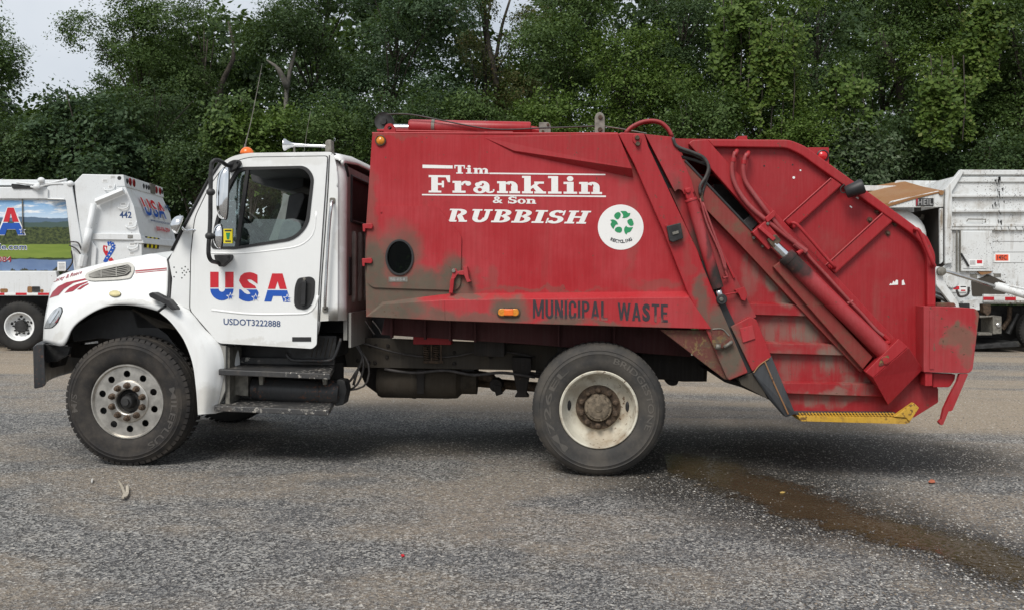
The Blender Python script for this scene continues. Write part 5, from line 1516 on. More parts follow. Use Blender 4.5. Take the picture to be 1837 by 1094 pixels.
# hood mirror
c = at(322, 404, .02); ax = Vector((-.75, -.35, .3)).normalized()
u_ = ax.orthogonal().normalized(); v_ = ax.cross(u_)
o = MB().ellipsoid(c, u_ * .075, v_ * .075, ax * .065, 24, 10, half=True).build('hood_mirror', MT['chrome'], TR, smooth=True)
MB().lathe(c, ax, [(.001, -.012), (.07, -.01), (.077, 0.0), (.076, .006)], 28).build('mirror_rim', MT['steel'], o, smooth=True)
MB().tube([Vector(x) for x in spline([tuple(at(326, 408, .03)), tuple(at(332, 414, .05)), tuple(at(346, 413, .09)), tuple(at(356, 414, YS))], 10)], .010, 8).build('mirror_arm', MT['chrome'], TR, smooth=True)
pl('mirror_bracket', rpoly([(353, 409), (361, 409), (362, 420), (355, 422)], 2), YS - .012, YS, MT['steel'], .003)
# roof fittings
c = at(443, 272, .34)
MB().ellipsoid(c + Vector((0, 0, -.02)), (.055, 0, 0), (0, .05, 0), (0, 0, .055), 18, 8, half=True).build('roof_marker', MT['orange'], TR, smooth=True)
for yy in (.75, 1.22, 1.7, 2.1):
    MB().ellipsoid(Vector((c.x - .05, yy, ZR + .01)), (.055, 0, 0), (0, .05, 0), (0, 0, .045), 14, 6, half=True).build('roof_marker', MT['orange'], TR, smooth=True)
ya = .55
MB().tube([at(437, 276, ya), at(441, 256, ya), at(450, 220, ya), at(462, 160, ya), at(470, 117, ya)], [.006, .0045, .0035, .003, .002], 6).build('whip_antenna', MT['galv'], TR)
MB().tube([at(437, 278, ya), at(440, 259, ya)], .009, 8).build('antenna_base', MT['galv'], TR)
MB().tube([at(545, 275, 1.9), at(550, 240, 1.9), at(557, 200, 1.9)], .002, 5).build('whip_antenna', MT['galv'], TR)
ax0, ax1 = at(510, 260, .62), at(592, 263, .62)
d = ax1 - ax0; L_ = d.length
MB().lathe(ax0, d, [(.001, .03), (.02, .03), (.044, .006), (.05, .0), (.05, .008), (.034, .03), (.022, .06), (.016, .10), (.012, .2), (.011, L_ - .03), (.001, L_ - .03)], 24).build('air_horn', MT['steel'], TR, smooth=True, auto=50)
pl('horn_driver', rpoly([(583, 255), (587, 251), (594, 251), (595, 273), (583, 274)], 2), .575, .665, MT['galv'], .006)
for px in (528, 588): MB().tube([at(px, 263, .62), at(px, 276, .62)], .009, 8).build('horn_stand', MT['galv'], TR)
# ------------------------------------------------------------------ red packer body
YB = .03
ov = oval(716.5, 462, 24, 31, 36)
body_o = rpoly([(668, 240), (900, 243), (1108, 240), (1150, 240), (1290, 585), (1275, 590), (970, 580), (657, 568), (655, 470), (657, 400)], [3, 0, 0, 0, 0, 0, 0, 0, 0, 0])
body = holed(MB(), body_o, [ov], YB, .035).build('body_side', MT['red_body'], TR, bevel=.004)
# far side, roof, front and floor of the box
P4 = [at(a, b, YB) for a, b in ((668, 240), (1150, 240), (1290, 585), (657, 568))]
MB().wprism([Vector((p.x, 2.39, p.z)) for p in P4], (0, .035, 0)).build('body_far_side', MT['red'], TR)
MB().wprism([Vector((P4[0].x + .95, .10, P4[2].z + .05)), Vector((P4[0].x + .95, 2.38, P4[2].z + .05)), Vector((P4[0].x + .95, 2.38, P4[0].z - .1)), Vector((P4[0].x + .95, .10, P4[0].z - .1))], (.02, 0, 0)).build('packer_panel', MT['black_metal'], TR)
MB().wprism([P4[0] + Vector((.01, .036, -.03)), P4[1] + Vector((-.02, .036, -.03)), P4[1] + Vector((-.02, 2.355, -.03)), P4[0] + Vector((.01, 2.355, -.03))], (0, 0, .028)).build('body_roof', MT['red'], TR)
fb = [Vector((P4[0].x + .004, YB + .036, P4[0].z - .035)), Vector((P4[0].x + .004, 2.38, P4[0].z - .035)), Vector((P4[3].x + .004, 2.38, P4[3].z)), Vector((P4[3].x + .004, YB + .036, P4[3].z))]
# front wall, open behind the window so light passes as in the photo
def fpt(y, z): return Vector((P4[0].x + .004 + (P4[3].x - P4[0].x) * (P4[0].z - z) / (P4[0].z - P4[3].z), y, z))
zt_, zb_ = P4[0].z - .035, P4[3].z
for ya, yb, za, zb in ((YB + .036, .45, zb_, zt_), (.45, 2.38, at(700, 370, YB).z, zt_), (.45, 2.38, zb_, zb_ + .12), (2.25, 2.38, zb_ + .12, at(700, 370, YB).z)):
    MB().wprism([fpt(ya, zb), fpt(yb, zb), fpt(yb, za), fpt(ya, za)], (.03, 0, 0)).build('body_front', MT['red'], TR)
MB().wprism([Vector((P4[3].x + .05, .07, P4[3].z + .02)), Vector((P4[2].x, .07, P4[3].z + .02)), Vector((P4[2].x, 2.38, P4[3].z + .02)), Vector((P4[3].x + .05, 2.38, P4[3].z + .02))], (0, 0, .03)).build('body_floor', MT['frame_dark'], TR)
# top edge lip and rail
MB().tube([at(668, 240, YB + .012), at(1108, 240.5, YB + .012)], .010, 6).build('top_lip', MT['red'], TR)
MB().tube([at(706, 235.5, .30), at(920, 238.5, .30)], .010, 6).build('top_rail', MT['red'], TR)
# access door with its porthole
dpo = rpoly([(659, 372), (662, 370), (779, 370), (786, 373), (828, 424), (826, 512), (818, 521), (668, 516), (658, 506)], [2, 3, 8, 6, 6, 9, 8, 9, 6])
ad = holed(MB(), dpo, [ov], YB - .014, .012).build('access_door', MT['red_body'], TR, bevel=.003)
holed(MB(), oval(716.5, 462, 25.5, 32.5, 40), [oval(716.5, 462, 22, 29, 40)], YB - .026, .03).build('porthole_seal', MT['seal'], ad, bevel=.003)
MB().prism(oval(716.5, 462, 23.5, 30.5, 36), YB + .002, YB + .006).build('porthole_pane', lit_glass('dark_porthole_glass', (.2, .23, .19), -.032, .02), ad)
for a, b in ((657, 406), (656, 468)):
    pl('door_hinge', rpoly([(a - 7, b - 4), (a + 10, b - 5), (a + 12, b), (a + 10, b + 5), (a - 2, b + 4), (a - 2, b + 10), (a - 6, b + 10)], 1.5), YB - .035, YB - .012, MT['red'], .003, ad)
lbl = pl('warning_plate', rect(697, 497, 731, 506), YB - .0165, YB - .013, MT['galv'], .001, ad)
print_polys([[(700 + i * 5.6, 499 + j * 3), (704.4 + i * 5.6, 499 + j * 3), (704.4 + i * 5.6, 500.6 + j * 3), (700 + i * 5.6, 500.6 + j * 3)] for i in range(5) for j in range(2)], YB - .0175, MT['t_grey'], ad, 'plate_print')
lt = pl('door_latch', rpoly([(812, 483), (818, 482), (820, 487), (833, 485), (833, 494), (820, 493), (813, 505), (812, 528), (806, 527), (807, 505), (811, 494)], 1.5), YB - .04, YB - .018, MT['red_rail'], .003)
pl('latch_keeper', rpoly([(831, 478), (838, 478), (841, 500), (845, 505), (838, 507), (833, 495)], 1.5), YB - .06, YB, MT['red_rail'], .003)
pl('latch_handle', rpoly([(809, 499), (815, 499), (812, 526), (805, 526)], 1.2), YB - .055, YB - .04, MT['red'], .003)
bolts('latch_bolt', [at(814, 486, YB - .04)], .016, MT['galv'])
bolts('door_stud', [at(684, 381, YB - .014)], .008, MT['red'], h=.006)
# upper bolster: flat wedge standing proud of the side
w0 = [at(868, 247, YB + .0), at(1108, 240, YB - .075), at(1134, 303, YB - .075), at(922, 271, YB - .018)]
w1 = [at(868, 248, YB + .002), at(1108, 240, YB + .002), at(1136, 320, YB + .002), at(921, 274.5, YB + .002)]
MB().add(w0 + w1, [(0, 1, 2, 3), (7, 6, 5, 4), (0, 4, 5, 1), (1, 5, 6, 2), (2, 6, 7, 3), (3, 7, 4, 0)]).build('upper_bolster', MT['red'], TR, bevel=.003)
# lower rail with sloping top and tapered nose
YR = -.055
n0 = [at(657, 568, YB - .01), at(688, 546, YB - .03), at(795, 538, YR), at(1236, 533.5, YR), at(1276, 590, YR), at(970, 581, YR), at(800, 575, YR)]
n1 = [at(656, 567, YB + .005), at(686, 541, YB + .005), at(807, 526, YB + .005), at(1234, 522, YB + .005), at(1274, 588, YB + .005), at(970, 579, YB + .005), at(800, 573, YB + .005)]
nf = len(n0)
MB().add(n0 + n1, [tuple(range(nf)), tuple(range(2 * nf - 1, nf - 1, -1))] + [(i, i + nf, (i + 1) % nf + nf, (i + 1) % nf) for i in range(nf)]).build('side_rail', MT['red_rail'], TR, bevel=.004)
MB().tube([at(797, 539, YR - .001), at(798, 574, YR - .001)], .003, 5).build('weld_seam', MT['red_rail'], TR)
MB().tube([at(715, 544, YB - .036), at(715, 570, YB - .036)], .002, 5).build('weld_seam', MT['galv'], TR)
amb = pl('side_marker', rpoly(rect(891, 551, 933, 569), 9), YR - .012, YR, MT['lug_rust'], .004)
pl('marker_lens', rpoly(rect(893.5, 553.5, 908, 566.5), 6), YR - .022, YR - .012, MT['amber'], .006, amb)
pl('marker_lens', rpoly(rect(904, 554, 921, 566), 2), YR - .026, YR - .012, MT['orange'], .006, amb)
pl('marker_lens', rpoly(rect(917, 553.5, 930.5, 566.5), 6), YR - .022, YR - .012, MT['amber'], .006, amb)
c = at(683, 253, YB)
o = MB().lathe(c, (0, -1, 0), [(.042, 0), (.042, .014), (.036, .018), (.032, .012)], 28).build('clearance_lamp', MT['lug_rust'], TR, smooth=True, auto=40)
MB().lathe(c, (0, -1, 0), [(.033, .010), (.026, .02), (.001, .024)], 24).build('lamp_lens', MT['amber'], o, smooth=True)
# painted lettering
LY = YB - .0015
def L(P, quad, m='t_worn', y=LY): return print_polys(map_polys(P, quad), y, MT[m], body)
L(g_r(0, 0, 1, 1), [(758, 296), (812, 297.5), (812, 303), (758, 302)])
L(slab_polys('Tim'), [(815, 296.5), (877, 297.5), (877, 312.5), (815, 312)])
L(g_r(0, 0, 1, 1), [(878, 310.3), (1086, 312.6), (1086, 315), (878, 312.8)])
L(slab_polys('Franklin'), [(769, 314.5), (1080, 317), (1080, 349.5), (769, 346.5)])
L(g_r(0, 0, 1, 1), [(757, 348.6), (1087, 351.4), (1087, 354.2), (757, 351)])
L(slab_polys('& Son', .05), [(884, 352.5), (962, 353.5), (962, 366.5), (884, 365.5)])
L(slab_polys('RUBBISH', .12, .2), [(801, 374.5), (1061, 378.5), (1057, 402.5), (801, 398.5)])
disc = MB().prism(oval(1113.5, 408, 41, 40.5, 64), LY, YB).build('recycling_emblem', MT['t_worn'], TR)
ek = lambda P: [(1060 + a * 110 / 1094, 350 + b * 110 / 1094) for a, b in P]
GRN = [[(525, 289), (620, 289), (640, 300), (660, 325), (706, 326), (690, 372), (650, 402), (610, 413), (558, 414), (578, 385), (570, 345)],
       [(450, 320), (490, 305), (520, 318), (535, 350), (522, 395), (490, 435), (460, 436), (425, 405), (413, 375), (425, 345)],
       [(342, 448), (390, 438), (430, 450), (465, 478), (487, 525), (445, 532), (425, 560), (403, 612), (370, 575), (348, 525), (368, 495), (366, 470)],
       [(440, 590), (475, 572), (520, 570), (550, 590), (557, 630), (545, 660), (520, 676), (470, 670), (430, 645), (425, 620)],
       [(629, 548), (645, 572), (680, 582), (753, 577), (715, 645), (690, 665), (650, 675), (632, 711), (605, 680), (592, 635), (598, 590)],
       [(675, 438), (705, 424), (735, 430), (755, 480), (765, 520), (750, 548), (715, 556), (690, 545), (655, 500), (648, 465)]]
mb = MB()
for P in GRN:
    q = rpoly(ek(P), .5, 2); mb.add([at(a, b, LY - .002) for a, b in q], [tuple(range(len(q)))])
mb.build('recycling_mark', MT['t_green'], disc, recalc=False, kind=None)
word = 'RECYCLING'
for i, ch in enumerate(word):
    a = R(122 - 64 * i / 8) ; cx, cy, rr = 1113.5 + .5, 407, 26.5
    ang = math.pi / 2 - (a - math.pi / 2) * -1
    t = (i - 4) / 4 * .82
    p = Vector((1114.5 + 19.5 * t * 1.05, 433.5 - 5.5 * t * t)); rt = -.50 * t
    up = Vector((math.sin(rt) * -1, -math.cos(rt))); rgt = Vector((math.cos(rt), -math.sin(rt) * -1 * -1))
    rgt = Vector((math.cos(rt), math.sin(rt)))
    up = Vector((math.sin(rt), -math.cos(rt)))
    h, w_ = 6.0, 4.5 if ch != 'I' else 1.6
    q = [p - rgt * w_ / 2 + up * h / 2, p + rgt * w_ / 2 + up * h / 2, p + rgt * w_ / 2 - up * h / 2, p - rgt * w_ / 2 - up * h / 2]
    print_polys(map_polys(font_polys(ch, .03), [tuple(v) for v in q]), LY - .002, MT['t_black'], disc)
print_polys(map_polys(block_polys('MUNICIPAL'), [(956, 537.5), (1090, 541), (1090, 574.5), (956, 570.5)]), YR - .0015, MT['stencil'], TR)
print_polys(map_polys(block_polys('WASTE'), [(1108, 543), (1198, 546), (1198, 578), (1108, 574)]), YR - .0015, MT['stencil'], TR)
# equipment on the roof
YT = .34
c = at(689, 219, YT)
o = MB().lathe(c, (0, 1, 0), [(.001, -.03), (.025, -.03), (.028, -.014), (.06, -.012), (.074, -.02), (.076, -.006), (.062, .012), (.062, .03), (.076, .045), (.074, .06), (.001, .06)], 32).build('cable_reel', MT['black_metal'], TR, smooth=True, auto=35)
MB().prism(rpoly([(676, 236), (676, 232), (690, 232), (690, 236)], 1), YT - .06, YT + .1).build('reel_base', MT['red'], TR, bevel=.003)
holed(MB(), rpoly([(688, 241), (688, 232), (692, 224), (699, 221.5), (706, 224), (709.5, 232), (709.5, 241)], [0, 6, 6, 6, 6, 6, 0]), [oval(699, 230, 3.8, 3.4, 16)], YB + .02, .03).build('lifting_eye', MT['red'], TR, bevel=.003)
a, b = at(706, 229, YT), at(738, 229.5, YT)
MB().tube([a, b], .026, 18).build('cylinder_rod', MT['chrome'], TR, smooth=True, auto=40)
a, b = at(734, 226.5, YT), at(952, 231, YT); L_ = (b - a).length
roofcyl = MB().lathe(a, b - a, [(.001, 0), (.045, 0), (.052, .012), (.052, L_ - .01), (.049, L_), (.001, L_)], 30).build('roof_cylinder', MT['cyl_red'], TR, smooth=True, auto=40)
MB().lathe(a, b - a, [(.0535, .185), (.056, .187), (.056, .21), (.0535, .212)], 30).build('cylinder_band', MT['galv'], roofcyl, smooth=True, auto=40)
pl('cylinder_mount', rpoly([(967, 220), (984, 220), (988, 226), (988, 241), (967, 242)], [1, 1, 3, 1, 1]), YT - .07, YT - .05, MT['galv'], .003)
bolts('mount_bolt', [at(983, 224, YT - .07), at(974, 236, YT - .07)], .011, MT['lug_rust'])
MB().tube([at(952, 233, YT), at(968, 236, YT)], .03, 10).build('cylinder_end', MT['red'], TR)
MB().tube([Vector(x) for x in spline([tuple(at(p, q, YT - .07)) for p, q in ((692, 206), (715, 204.5), (745, 207), (790, 216), (835, 225), (880, 232), (930, 232.5), (970, 230), (1010, 229), (1070, 226.5))], 40)], .006, 7).build('roof_cable', MT['hose'], TR, smooth=True)
MB().tube([at(1084, 227, YT - .07), at(1110, 231, YT - .05), at(1160, 240, YT)], .0055, 6).build('roof_cable', MT['galv'], TR)
pl('roof_post', rpoly([(1067, 242), (1067, 210), (1070, 204), (1076, 201), (1082, 204), (1085, 210), (1085, 242)], [0, 5, 5, 5, 5, 5, 0]), YT - .10, YT - .07, MT['galv'], .003)
bolts('post_bolt', [at(1077, 211, YT - .10), at(1076.5, 233, YT - .10)], .018, MT['lug_rust'])
for dy in (0, .035):
    MB().tube([Vector(x) for x in spline([tuple(at(p, q + dy * 60, .10 + dy)) for p, q in ((1122, 239), (1132, 229), (1150, 220), (1168, 217), (1185, 220), (1198, 231), (1206, 245))], 24)], .014, 9).build('arched_hose', MT['hose_red'], TR, smooth=True)
pl('roof_stud', rpoly([(868, 242), (869, 237), (872, 235), (875, 237), (876, 242)], 1), .25, .28, MT['red'], .002)
# ------------------------------------------------------------------ tailgate and hopper
opening = [(1224, 276), (1222, 271), (1252, 271), (1274, 296), (1366, 395), (1350, 416), (1340, 408), (1232, 296)]
gate_o = rpoly([(1150, 242), (1213, 249), (1416, 252), (1443, 263), (1640, 406), (1664, 426), (1677, 456), (1678, 548), (1662, 664), (1683, 697), (1683, 721), (1640, 748), (1424, 744), (1345, 640), (1300, 585)],
               [0, 0, 10, 12, 6, 10, 8, 0, 0, 2, 2, 2, 0, 0, 0])
gate = holed(MB(), gate_o, [opening], .09, .03).build('tailgate_side', MT['red_gate'], TR, bevel=.003)
rim = [(1213, 249), (1416, 252), (1443, 263), (1640, 406), (1664, 426), (1677, 456), (1678, 548), (1662, 664), (1683, 700), (1682, 721), (1640, 748), (1430, 744), (1345, 640)]
rp = [at(a, b, .121) for a, b in rim]
MB().grid([rp, [p + Vector((0, 2.15, 0)) for p in rp]]).build('tailgate_shell', MT['red'], TR, solid=.02)
MB().wprism([Vector((p.x, 2.28, p.z)) for p in [at(a, b, .09) for a, b in gate_o]], (0, .03, 0)).build('tailgate_far_side', MT['red'], TR)
MB().box((at(1330, 330, .8).x, 1.2, at(1330, 330, .8).z - .3), .6, 1.7, .5).build('packer_blade', MT['black_metal'], TR)
fl_out = [(1268, 250.5), (1416, 251), (1444, 262), (1641, 405), (1665, 425), (1678.5, 456), (1679, 549)]
fl_in = [(1664, 549), (1663, 461), (1652, 435), (1632, 417), (1436, 277), (1411, 265.5), (1280, 263.5)]
pl('top_flange', rpoly(fl_out, [0, 10, 12, 4, 10, 8, 0]) + rpoly(fl_in, [0, 8, 10, 4, 10, 8, 0]), .035, .089, MT['red'], .008)
pl('diagonal_frame', rpoly([(1235, 258), (1242, 252), (1269, 250.5), (1311, 298), (1406, 397), (1606, 607), (1575, 650), (1372, 412)], [3, 3, 2, 0, 0, 0, 0, 0]), .03, .0885, MT['red'], .006)
for q in ([(1493, 318), (1512, 332), (1424, 412), (1406, 396)], [(1585, 381), (1605, 395), (1499, 492), (1481, 476)]):
    o = pl('panel_rib', q, .045, .0885, MT['red'], .012)
MB().tube([at(1491, 320, .042), at(1404, 398, .042)], .006, 6).build('rib_edge', MT['red'], TR)
MB().tube([at(1583, 383, .042), at(1480, 477, .042)], .006, 6).build('rib_edge', MT['red'], TR)
# lower ribs with weathered sloping tops
def hrib(tl, tr_, br, bl):
    a = [at(*tl, .088), at(*tr_, .088), at(tr_[0] + 2, tr_[1] + 4, .035), at(br[0], br[1], .035), at(bl[0], bl[1], .035), at(tl[0] + 1, tl[1] + 4, .035), at(bl[0], bl[1] + 1, .088), at(br[0], br[1] + 1, .088)]
    MB().add(a, [(0, 1, 2, 5), (5, 2, 3, 4), (4, 3, 7, 6), (0, 5, 4, 6), (1, 7, 3, 2), (0, 6, 7, 1)]).build('lower_rib', MT['red_gate'], TR, bevel=.003)
hrib((1337, 541), (1427, 543), (1450, 567), (1345, 564))
hrib((1367, 611), (1496, 614), (1515, 637), (1377, 633))
hrib((1400, 682), (1566, 685), (1588, 711), (1412, 705))
pl('guide_channel', rpoly([(1222, 286), (1232, 292), (1352, 417), (1385, 452), (1562, 640), (1545, 668), (1427, 545), (1330, 441), (1268, 377), (1262, 366), (1252, 358), (1238, 326)], 1.5), .01, .0875, MT['brown_red'], .005)
pl('guide_seal', bandpoly((1229, 288), (1354, 419), 3.5), .0, .03, MT['seal'], .002)
pl('guide_cover', [(1387, 479), (1403, 466), (1566, 640), (1548, 662)], -.035, .009, MT['brown_red'], .006)
MB().tube([at(1397, 503, .06), at(1432, 542, .06), at(1548, 664, .06)], .012, 8).build('weld_bead', MT['galv'], TR) if False else None
pl('blade_stop', [(1333, 397), (1352, 382), (1366, 396), (1347, 414)], .10, .2, MT['black_metal'])
# hinge ear and strips
ear = rpoly([(1157, 241), (1206, 246), (1214, 262), (1241, 325), (1246, 345), (1228, 350), (1224, 342), (1216, 339), (1211, 345), (1168, 262)], [0, 2, 4, 4, 2, 2, 3, 5, 2, 0])
pl('hinge_gap', [(1156, 255), (1171, 255), (1219, 348), (1200, 352)], .070, .088, MT['black'], 0)
pl('hinge_gap', [(1256, 470), (1265, 466), (1318, 580), (1352, 664), (1338, 672), (1300, 590)], .0, .019, MT['black'], 0)
pl('hinge_ear', ear, -.01, .07, MT['strip'], .004)
pl('hinge_strip', [(1200, 338), (1226, 340), (1240, 360), (1300, 520), (1318, 580), (1348, 664), (1310, 596), (1260, 470)], .05, .089, MT['strip'], .003)
pl('hinge_strip', rpoly([(1238, 330), (1252, 357), (1332, 522), (1357, 568), (1313, 588), (1296, 540), (1244, 385)], 2), .02, .0488, MT['strip'], .004)
pl('slope_bar', [(1256, 372), (1259, 371), (1319, 498), (1316, 500)], .0, .02, MT['red'], .002)
# body-side hinge post
post = rpoly([(1109, 241), (1114, 238), (1156, 240), (1163, 263), (1202, 346), (1252, 451), (1262, 480), (1290, 546), (1342, 668), (1308, 682), (1303, 676), (1266, 590), (1235, 529), (1188, 410), (1138, 296)],
             [3, 2, 2, 0, 0, 0, 0, 0, 3, 3, 0, 0, 0, 0, 0])
pl('hinge_post', post, -.035, .025, MT['post'], .007)
pl('lower_gusset', [(1184, 591), (1278, 592.5), (1307, 681), (1300, 680)], .0, .06, MT['rust_plate'], .004)
pl('post_knuckle', rpoly([(1277, 590), (1300, 591), (1315, 612), (1302, 624), (1282, 626), (1278, 618)], 5), -.06, -.036, MT['rust_plate'], .006)
MB().tube([Vector(x) for x in spline([tuple(at(a, b, -.062)) for a, b in ((1278, 590), (1296, 590), (1308, 602))], 8)], .005, 6).build('knuckle_bead', MT['galv'], TR)
MB().tube([at(1284, 621, -.07), at(1292, 622, -.07)], .022, 10).build('hinge_pin', MT['galv'], TR, smooth=True)
MB().tube([at(1299, 623, -.065), at(1314, 612, -.065)], .014, 10).build('hinge_pin', MT['galv'], TR, smooth=True)
pl('pin_plate', rpoly([(1136, 243), (1146, 241), (1151, 248), (1148, 262), (1143, 263), (1134, 252)], 4), -.048, -.036, MT['red'], .003)
bolts('pin_bolt', [at(1143, 248, -.048), at(1144, 259, -.048)], .018, MT['lug_rust'], h=.02)
o = pl('sensor_box', rpoly([(1196, 406), (1221, 400), (1226, 428), (1207, 435), (1201, 432)], 1.5), -.085, -.036, MT['black_metal'], .006)
pl('box_cover', [(1206, 417), (1217, 414), (1218, 419), (1207, 422)], -.092, -.086, MT['galv'], .002, o)
pl('box_plate', [(1193, 404), (1199, 402), (1208, 436), (1203, 437)], -.05, -.036, MT['red'], .002)
# lower box and black foot
pl('lower_box', rpoly([(1311, 586), (1345, 568), (1357, 573), (1384, 640), (1350, 666)], 2), -.03, .05, MT['post'], .006)
pl('cover_plate', [(1327, 589), (1350, 583), (1355, 607), (1333, 614)], -.042, -.031, MT['red_rail'], .002)
f0 = [at(1384, 638, -.03), at(1427, 742, -.03), at(1410, 748, -.01), at(1378, 712, .0), at(1350, 668, -.03)]
f1 = [p + Vector((0, .09, 0)) for p in f0]
MB().add(f0 + f1, [(0, 1, 2, 3, 4), (9, 8, 7, 6, 5)] + [(i, i + 5, (i + 1) % 5 + 5, (i + 1) % 5) for i in range(5)]).build('gate_foot', MT['foot_black'], TR, bevel=.004)
MB().tube([at(1372, 648, -.037), at(1390, 690, -.037), at(1414, 742, -.035)], .006, 6).build('weld_bead', MT['rusty'], TR)
MB().tube([Vector(x) for x in spline([tuple(at(a, b, -.034)) for a, b in ((1352, 668), (1362, 655), (1379, 643))], 8)], .005, 6).build('weld_bead', MT['rusty'], TR)
pl('foot_side', [(1324, 678), (1353, 666), (1378, 716), (1360, 706), (1330, 690)], .0, .1, MT['frame_grey'], .003)
MB().prism([(1262, 660), (1310, 682), (1345, 690), (1400, 725), (1330, 694), (1300, 685)], .3, 2.0).build('gate_floor', MT['frame_dark'], TR)
# lift cylinder with its pins and lines
YC = -.03
a, b = at(1239, 357, YC), at(1288, 517, YC); L_ = (b - a).length
MB().lathe(a, b - a, [(.001, 0), (.046, 0), (.048, .004), (.048, .018), (.043, .02), (.043, L_), (.001, L_)], 28).build('lift_cylinder', MT['cyl_red'], TR, smooth=True, auto=35)
pl('cylinder_clevis', rpoly([(1228, 338), (1240, 336), (1247, 356), (1232, 359)], 4), YC - .02, YC + .03, MT['red'], .005)
bolts('clevis_pin', [at(1234, 343, YC - .02)], .018, MT['red'], n=14)
MB().tube([b, at(1294, 538, YC)], .026, 14).build('cylinder_rod', MT['steel'], TR, smooth=True)
MB().lathe(at(1294, 537, YC), (0, -1, 0), [(.04, -.02), (.04, .025), (.034, .03), (.001, .03)], 20).build('rod_end', MT['black_metal'], TR, smooth=True, auto=40)
bolts('rod_pin', [at(1294, 537, YC - .03)], .016, MT['galv'])
pl('valve_block', rpoly([(1318, 520), (1336, 515), (1341, 528), (1337, 540), (1330, 538), (1326, 528)], 1.5), -.02, .02, MT['red'], .003)
MB().tube([at(1300, 529, YC), at(1326, 524, YC + .02)], .006, 6).build('valve_rod', MT['red'], TR)
for pts in (((1256, 356), (1268, 400), (1290, 450), (1302, 488)), ((1260, 362), (1285, 430), (1300, 470), (1303, 490))):
    MB().tube([Vector(x) for x in spline([tuple(at(p, q, -.01)) for p, q in pts], 14)], .009, 7).build('hydraulic_line', MT['hose_red'], TR, smooth=True)
MB().tube([at(1257, 346, -.01), at(1260, 362, -.01)], .013, 8).build('line_fitting', MT['lug_rust'], TR)
MB().tube([at(1297, 499, -.02), at(1305, 497, -.01), at(1301, 486, -.01)], .011, 8).build('line_fitting', MT['hose_red'], TR)
for k_, pts in enumerate((((1207, 247), (1213, 262), (1240, 273), (1262, 283), (1271, 300), (1266, 318), (1256, 334), (1256, 350)),
                          ((1205, 250), (1216, 268), (1246, 278), (1268, 292), (1272, 306), (1266, 326), (1261, 342), (1259, 352)),
                          ((1222, 282), (1245, 288), (1268, 296)))):
    MB().tube([Vector(x) for x in spline([tuple(at(p, q, -.02 + .03 * k_)) for p, q in pts], 26)], .0125, 9).build('black_hose', MT['hose'], TR, smooth=True)
# packing cylinder
YK = -.055
a, b = at(1409, 458, YK), at(1588, 633, YK); L_ = (b - a).length
MB().lathe(a, b - a, [(.001, 0), (.060, 0), (.064, .006), (.064, .05), (.061, .053), (.061, L_ - .02), (.066, L_ - .016), (.066, L_), (.001, L_)], 32).build('packing_cylinder', MT['cyl_red'], TR, smooth=True, auto=35)
MB().tube([at(1388, 438, YK), a + (b - a) * .02], .036, 20).build('cylinder_rod', MT['chrome'], TR, smooth=True, auto=40)
o = pl('rod_bracket', rpoly([(1349, 417), (1373, 397), (1399, 427), (1379, 449)], 2), -.055, .03, MT['post'], .005)
pl('bracket_bar', [(1360, 409), (1365, 405), (1392, 428), (1387, 433)], -.10, -.056, MT['red_rail'], .004, o)
pl('rod_clevis', rpoly([(1376, 430), (1392, 420), (1402, 432), (1388, 446)], 3), -.09, -.056, MT['lug_rust'], .004)
bolts('bracket_bolt', [at(1352, 427, -.0), at(1368, 442, .0), at(1377, 402, -.055)], .012, MT['galv'])
MB().tube([Vector(x) for x in (at(1366, 446, .004), at(1358, 470, .004))], .004, 5).build('drip_line', MT['galv'], TR) if False else None
# lower anchor bracket: a bright top strip and a folded dark face
u0 = [at(1545, 661, -.06), at(1556, 668, -.13), at(1566, 677, -.13), at(1629, 622, -.13), at(1617, 609, -.13), at(1603, 606, -.06)]
lo0 = [at(1566, 677.5, -.128), at(1630, 622.5, -.128), at(1656, 662, -.02), at(1593, 726, -.02)]
bk = [at(1545, 661, .085), at(1603, 606, .085), at(1656, 662, .085), at(1593, 726, .085)]
MB().add([at(1552, 667, -.13), at(1566, 677, -.13), at(1629, 622, -.13), at(1612, 607, -.13), at(1545, 661, .085), at(1559, 676, .085), at(1625, 624, .085), at(1603, 606, .085)],
         [(0, 1, 2, 3), (7, 6, 5, 4), (0, 4, 5, 1), (1, 5, 6, 2), (2, 6, 7, 3), (3, 7, 4, 0)]).build('cylinder_anchor', MT['post'], TR, bevel=.005)
MB().add(lo0 + bk, [(0, 1, 2, 3), (0, 3, 7, 4), (1, 5, 6, 2), (3, 2, 6, 7), (0, 4, 5, 1)]).build('anchor_cover', MT['red'], TR, bevel=.004)
mb = MB().lathe(at(1588, 646, -.13), (0, -1, 0), [(.034, -.004), (.034, .004), (.03, .006), (.024, .004), (.024, .012), (.001, .014)], 20)
mb.build('anchor_pin', MT['post'], TR, smooth=True, auto=40)
pl('anchor_lock', rpoly([(1576, 656), (1580, 644), (1593, 636), (1596, 640), (1584, 655)], 2), -.137, -.131, MT['rust_plate'], .002)
